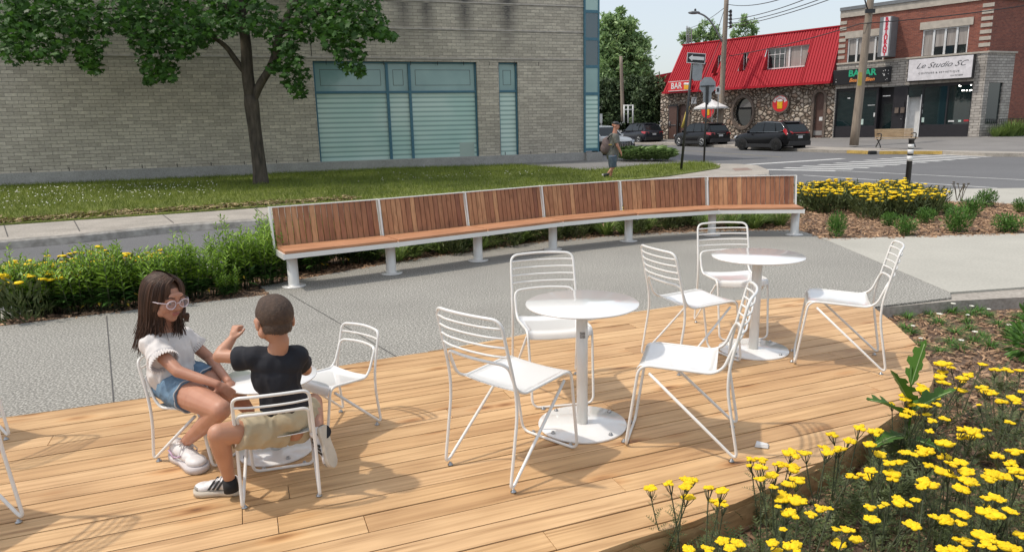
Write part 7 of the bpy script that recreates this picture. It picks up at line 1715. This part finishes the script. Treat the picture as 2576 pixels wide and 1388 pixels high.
for (x,y) in pts:
    t=yp[ids] if ids<4 else copy_tree(yp[ids%4]); t.location=(x,y,-.02); t.rotation_euler=(0,0,rs.rand()*6.28); s_=rs.uniform(.8,1.1); t.scale=(s_,s_,s_); t['label']='yellow yarrow plant in the dense flowering mass right of the bench'; t['group']='yellow yarrow plants massed right of the bench'; ids+=1
# row behind and under the bench
gt=[]
for k_ in range(3):
    t=thing('grass_tuft','x','ornamental grass'); o=tuft('leaves',120,.40,.3,M['grassleaf'],230+k_,lean=.85,width=.9); o.parent=t; gt.append(t)
# dark leafy plant prototypes (lower broad leaves) and tall light green perennials
def perennial(seed,nst,h,spread,leafL=.098,dark=.35):
    rs=rsn(seed); t=thing('tall_perennial','x','perennial'); st=MB(); C_=[];D=[];S_=[];U=[]
    for _ in range(nst):
        a=rs.rand()*6.283; rr=rs.rand()**.5*spread*.55; b=Vector((math.cos(a)*rr,math.sin(a)*rr,0)); hh=h*(.62+.30*rs.rand()+(.30*rs.rand() if rs.rand()>.75 else 0)); e=b*1.9+Vector((rs.normal()*.03,rs.normal()*.03,hh)); st.tube([b,b.lerp(e,.5)+Vector((0,0,.02)),e],[.005,.004,.002],4)
        nl=30
        for k_ in range(nl):
            q=.18+.82*k_/nl; p=b.lerp(e,q); an=k_*2.4+rs.rand()*.6; C_.append(p); D.append((math.cos(an),math.sin(an),.35+.8*q*q+rs.normal()*.15)); S_.append(leafL*(1.35-.75*q)*(.8+.4*rs.rand()))
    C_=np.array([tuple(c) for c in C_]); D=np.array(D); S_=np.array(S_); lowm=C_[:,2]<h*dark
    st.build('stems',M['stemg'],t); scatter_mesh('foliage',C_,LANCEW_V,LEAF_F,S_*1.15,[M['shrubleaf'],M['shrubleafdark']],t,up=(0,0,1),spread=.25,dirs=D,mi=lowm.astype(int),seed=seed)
    m=MB()
    for _ in range(4):
        a=rs.rand()*6.283; p=Vector((math.cos(a)*spread*.6,math.sin(a)*spread*.6,rs.uniform(.08,.25))); d=Vector((math.cos(a),math.sin(a),-.5)); s_=d.cross(Vector((0,0,1))).normalized()*.014; m.add([p,p+d*.03+s_,p+d*.075,p+d*.03-s_],[(0,1,2,3)])
    m.build('yellow_leaves',M['yleaf'],t); return t
pp_=[perennial(300+k_,26,.80,.26) for k_ in range(3)]
g7='tall leafy green perennials in the bed left of the bench'
TP=[(190,1050,545,'leftmost tall green perennial beside the yellow yarrow'),(330,1060,560,'tall green perennial second from the left end of the bed'),(470,1055,580,'bushy green perennial left of the girl, in front of the street'),(610,1050,560,'green perennial behind the tip of the left joint line'),(780,1040,505,'bushy perennial with yellow heads behind it'),(860,1035,430,'tallest pointed perennial left of the girl'),(980,1020,560,'low perennial just left of the girl\'s hair'),(1180,1000,520,'perennial rising directly behind the girl\'s head'),(1290,990,470,'perennial behind the girl\'s right temple'),(1400,960,440,'tall bright perennial right of the girl\'s head'),(1500,950,450,'bright perennial between the girl and the gap'),(1620,930,440,'perennial on the left side of the gap before the bench'),(1810,880,330,'tallest bright perennial left of the bench end'),(1900,870,350,'perennial second from the bench end'),(2040,850,330,'perennial touching the bench end post'),(2130,830,350,'perennial half hidden behind the bench back')]
for i,(x,y,yt,lb) in enumerate(TP):
    X=.3222*x;Y_=447+.3222*y; g=G(X,Y_,-.018); zt_=P(X,447+.3222*yt,g.y).z; s_=(zt_+.018)/.80*.93; t=pp_[i] if i<3 else copy_tree(pp_[i%3]); t.location=g; t.scale=(max(.85,s_*.95),max(.85,s_*.95),s_); t.rotation_euler=(0,0,i*.9); t['label']=lb; t['group']=g7
# small dark plant on the mulch before the gap
g=G(578,745,-.018); t=copy_tree(pp_[1]); t.location=g; t.scale=(.55,.55,.42); t['label']='small dark green plant on the mulch between the girl and the bench'; t['group']=g7
rs=rsn(44); ys=[]
for (x,y) in ((8,760),(40,745),(62,735),(20,790),(205,735),(240,730),(330,722),(350,712),(370,728),(200,700),(150,760)):
    g=G(x,y+34,-.018); t=copy_tree(yp[ids%4]); ids+=1; t.location=g+Vector((0,.25,0)); t.rotation_euler=(0,0,rs.rand()*6); t.scale=(1,1,1); t['label']='yellow yarrow plant among the tall green perennials at left'; t['group']='yarrow plants among the tall perennials'
# row under the bench: follow the bench arc on its far side
ROW=[]; nrow=34
for k_ in range(nrow):
    q=k_/(nrow-1)*6*.999; i=int(q); f=q-i; p=bp(i,-.78,0).lerp(bp(i+1,-.78,0),f); ROW.append(p)
gs_cnt=0; pd_=0
for k_,p in enumerate(ROW):
    kind='p' if k_<5 else ('d' if k_ in (6,9,12) else ('y' if k_ in (11,14,15,17,18,20,21,24,26,27,29) else 'g'))
    for rep in range(2):
        off=Vector((rs.uniform(-.12,.12),rs.uniform(-.1,.35)*1.0+rep*.28,0)); kd=kind if rep==0 else ('g' if kind in 'gd' else kind)
        if k_>28 and kd=='y': kd='g'
        if kd=='g': t=gt[gs_cnt] if gs_cnt<3 else copy_tree(gt[gs_cnt%3]); gs_cnt+=1; s_=rs.uniform(.85,1.15); lb='arching green grass tuft in the bed behind the curved bench'; gg='grass tufts behind the bench'
        elif kd=='y': t=copy_tree(yp[ids%4]); ids+=1; s_=rs.uniform(.8,.95); lb='yellow yarrow plant in the bed behind the curved bench'; gg='yarrow plants behind the bench'
        else: t=copy_tree(pp_[k_%3]); s_=.62 if kd=='d' else .85; lb='leafy dark green perennial in the bed behind the bench'; gg='leafy perennials behind the bench'
        t.location=(p.x+off.x,p.y+off.y,-.018); t.rotation_euler=(0,0,rs.rand()*6.28); t.scale=(s_,)*3; t['label']=lb; t['group']=gg
# ---------------------------------------------------------------- hostas at the corner of the grey building
gh_='pale green hostas at the path by the grey building'; hp=thing('hosta_plant','pale green hosta with drooping leaves beside the asphalt path','hosta',(0,0,0),0,gh_); rs=rsn(55); n=150; a=rs.rand(n)*6.283; c=np.column_stack([np.cos(a)*.06,np.sin(a)*.06,rs.rand(n)*.25+.05]); scatter_mesh('foliage',c,[(0,0,0),(.3,.13,.03),(.65,.12,.0),(1,0,-.35),(.65,-.12,0),(.3,-.13,.03)],LEAF_F,.35+.2*rs.rand(n),M['hosta'],hp,up=(0,0,1),spread=.2,dirs=np.column_stack([np.cos(a),np.sin(a),.55+rs.rand(n)*.9]),seed=56)
hpts=[(x,y) for x in np.linspace(1576,1674,11) for y in (402.5,406)]
for i,(x,y) in enumerate(hpts):
    t=hp if i==0 else copy_tree(hp); t.location=G(x+rs.uniform(-4,4),y,.05); t.rotation_euler=(0,0,rs.rand()*6); s_=rs.uniform(.85,1.1); t.scale=(s_,)*3
# long grass and weeds by the corner of the brick shops, with a low iron fence
gw_='tall dry grass clumps by the brick side wall'; wt=thing('grass_clump','tall yellow-green grass clump growing along the brick side wall','grass',(0,0,0),0,gw_); o=tuft('leaves',160,1.15,.6,M['grassleaf'],66,lean=.55,width=.8); o.parent=wt
for i in range(18):
    t=wt if i==0 else copy_tree(wt); q=side.O+side.d*(.3+i*.42)+side.n*(.75+.5*rs.rand()); t.location=(q.x,q.y,q.z-.12); t.rotation_euler=(0,0,rs.rand()*6); s_=rs.uniform(.75,1.1); t.scale=(s_,)*3
t=thing('iron_fence','low dark iron fence in front of the brick side wall','fence',side.O,side.rz); m=MB(); m.tube([(0.1,-.5,.95),(9,-.5,.95)],.02,5); m.build('rail',M['dark'],t)
m=MB(); 
for i in range(46): m.box(.1+i*.19,.12+i*.19,-.51,-.49,-.3,.95)
m.build('bars',M['dark'],t)
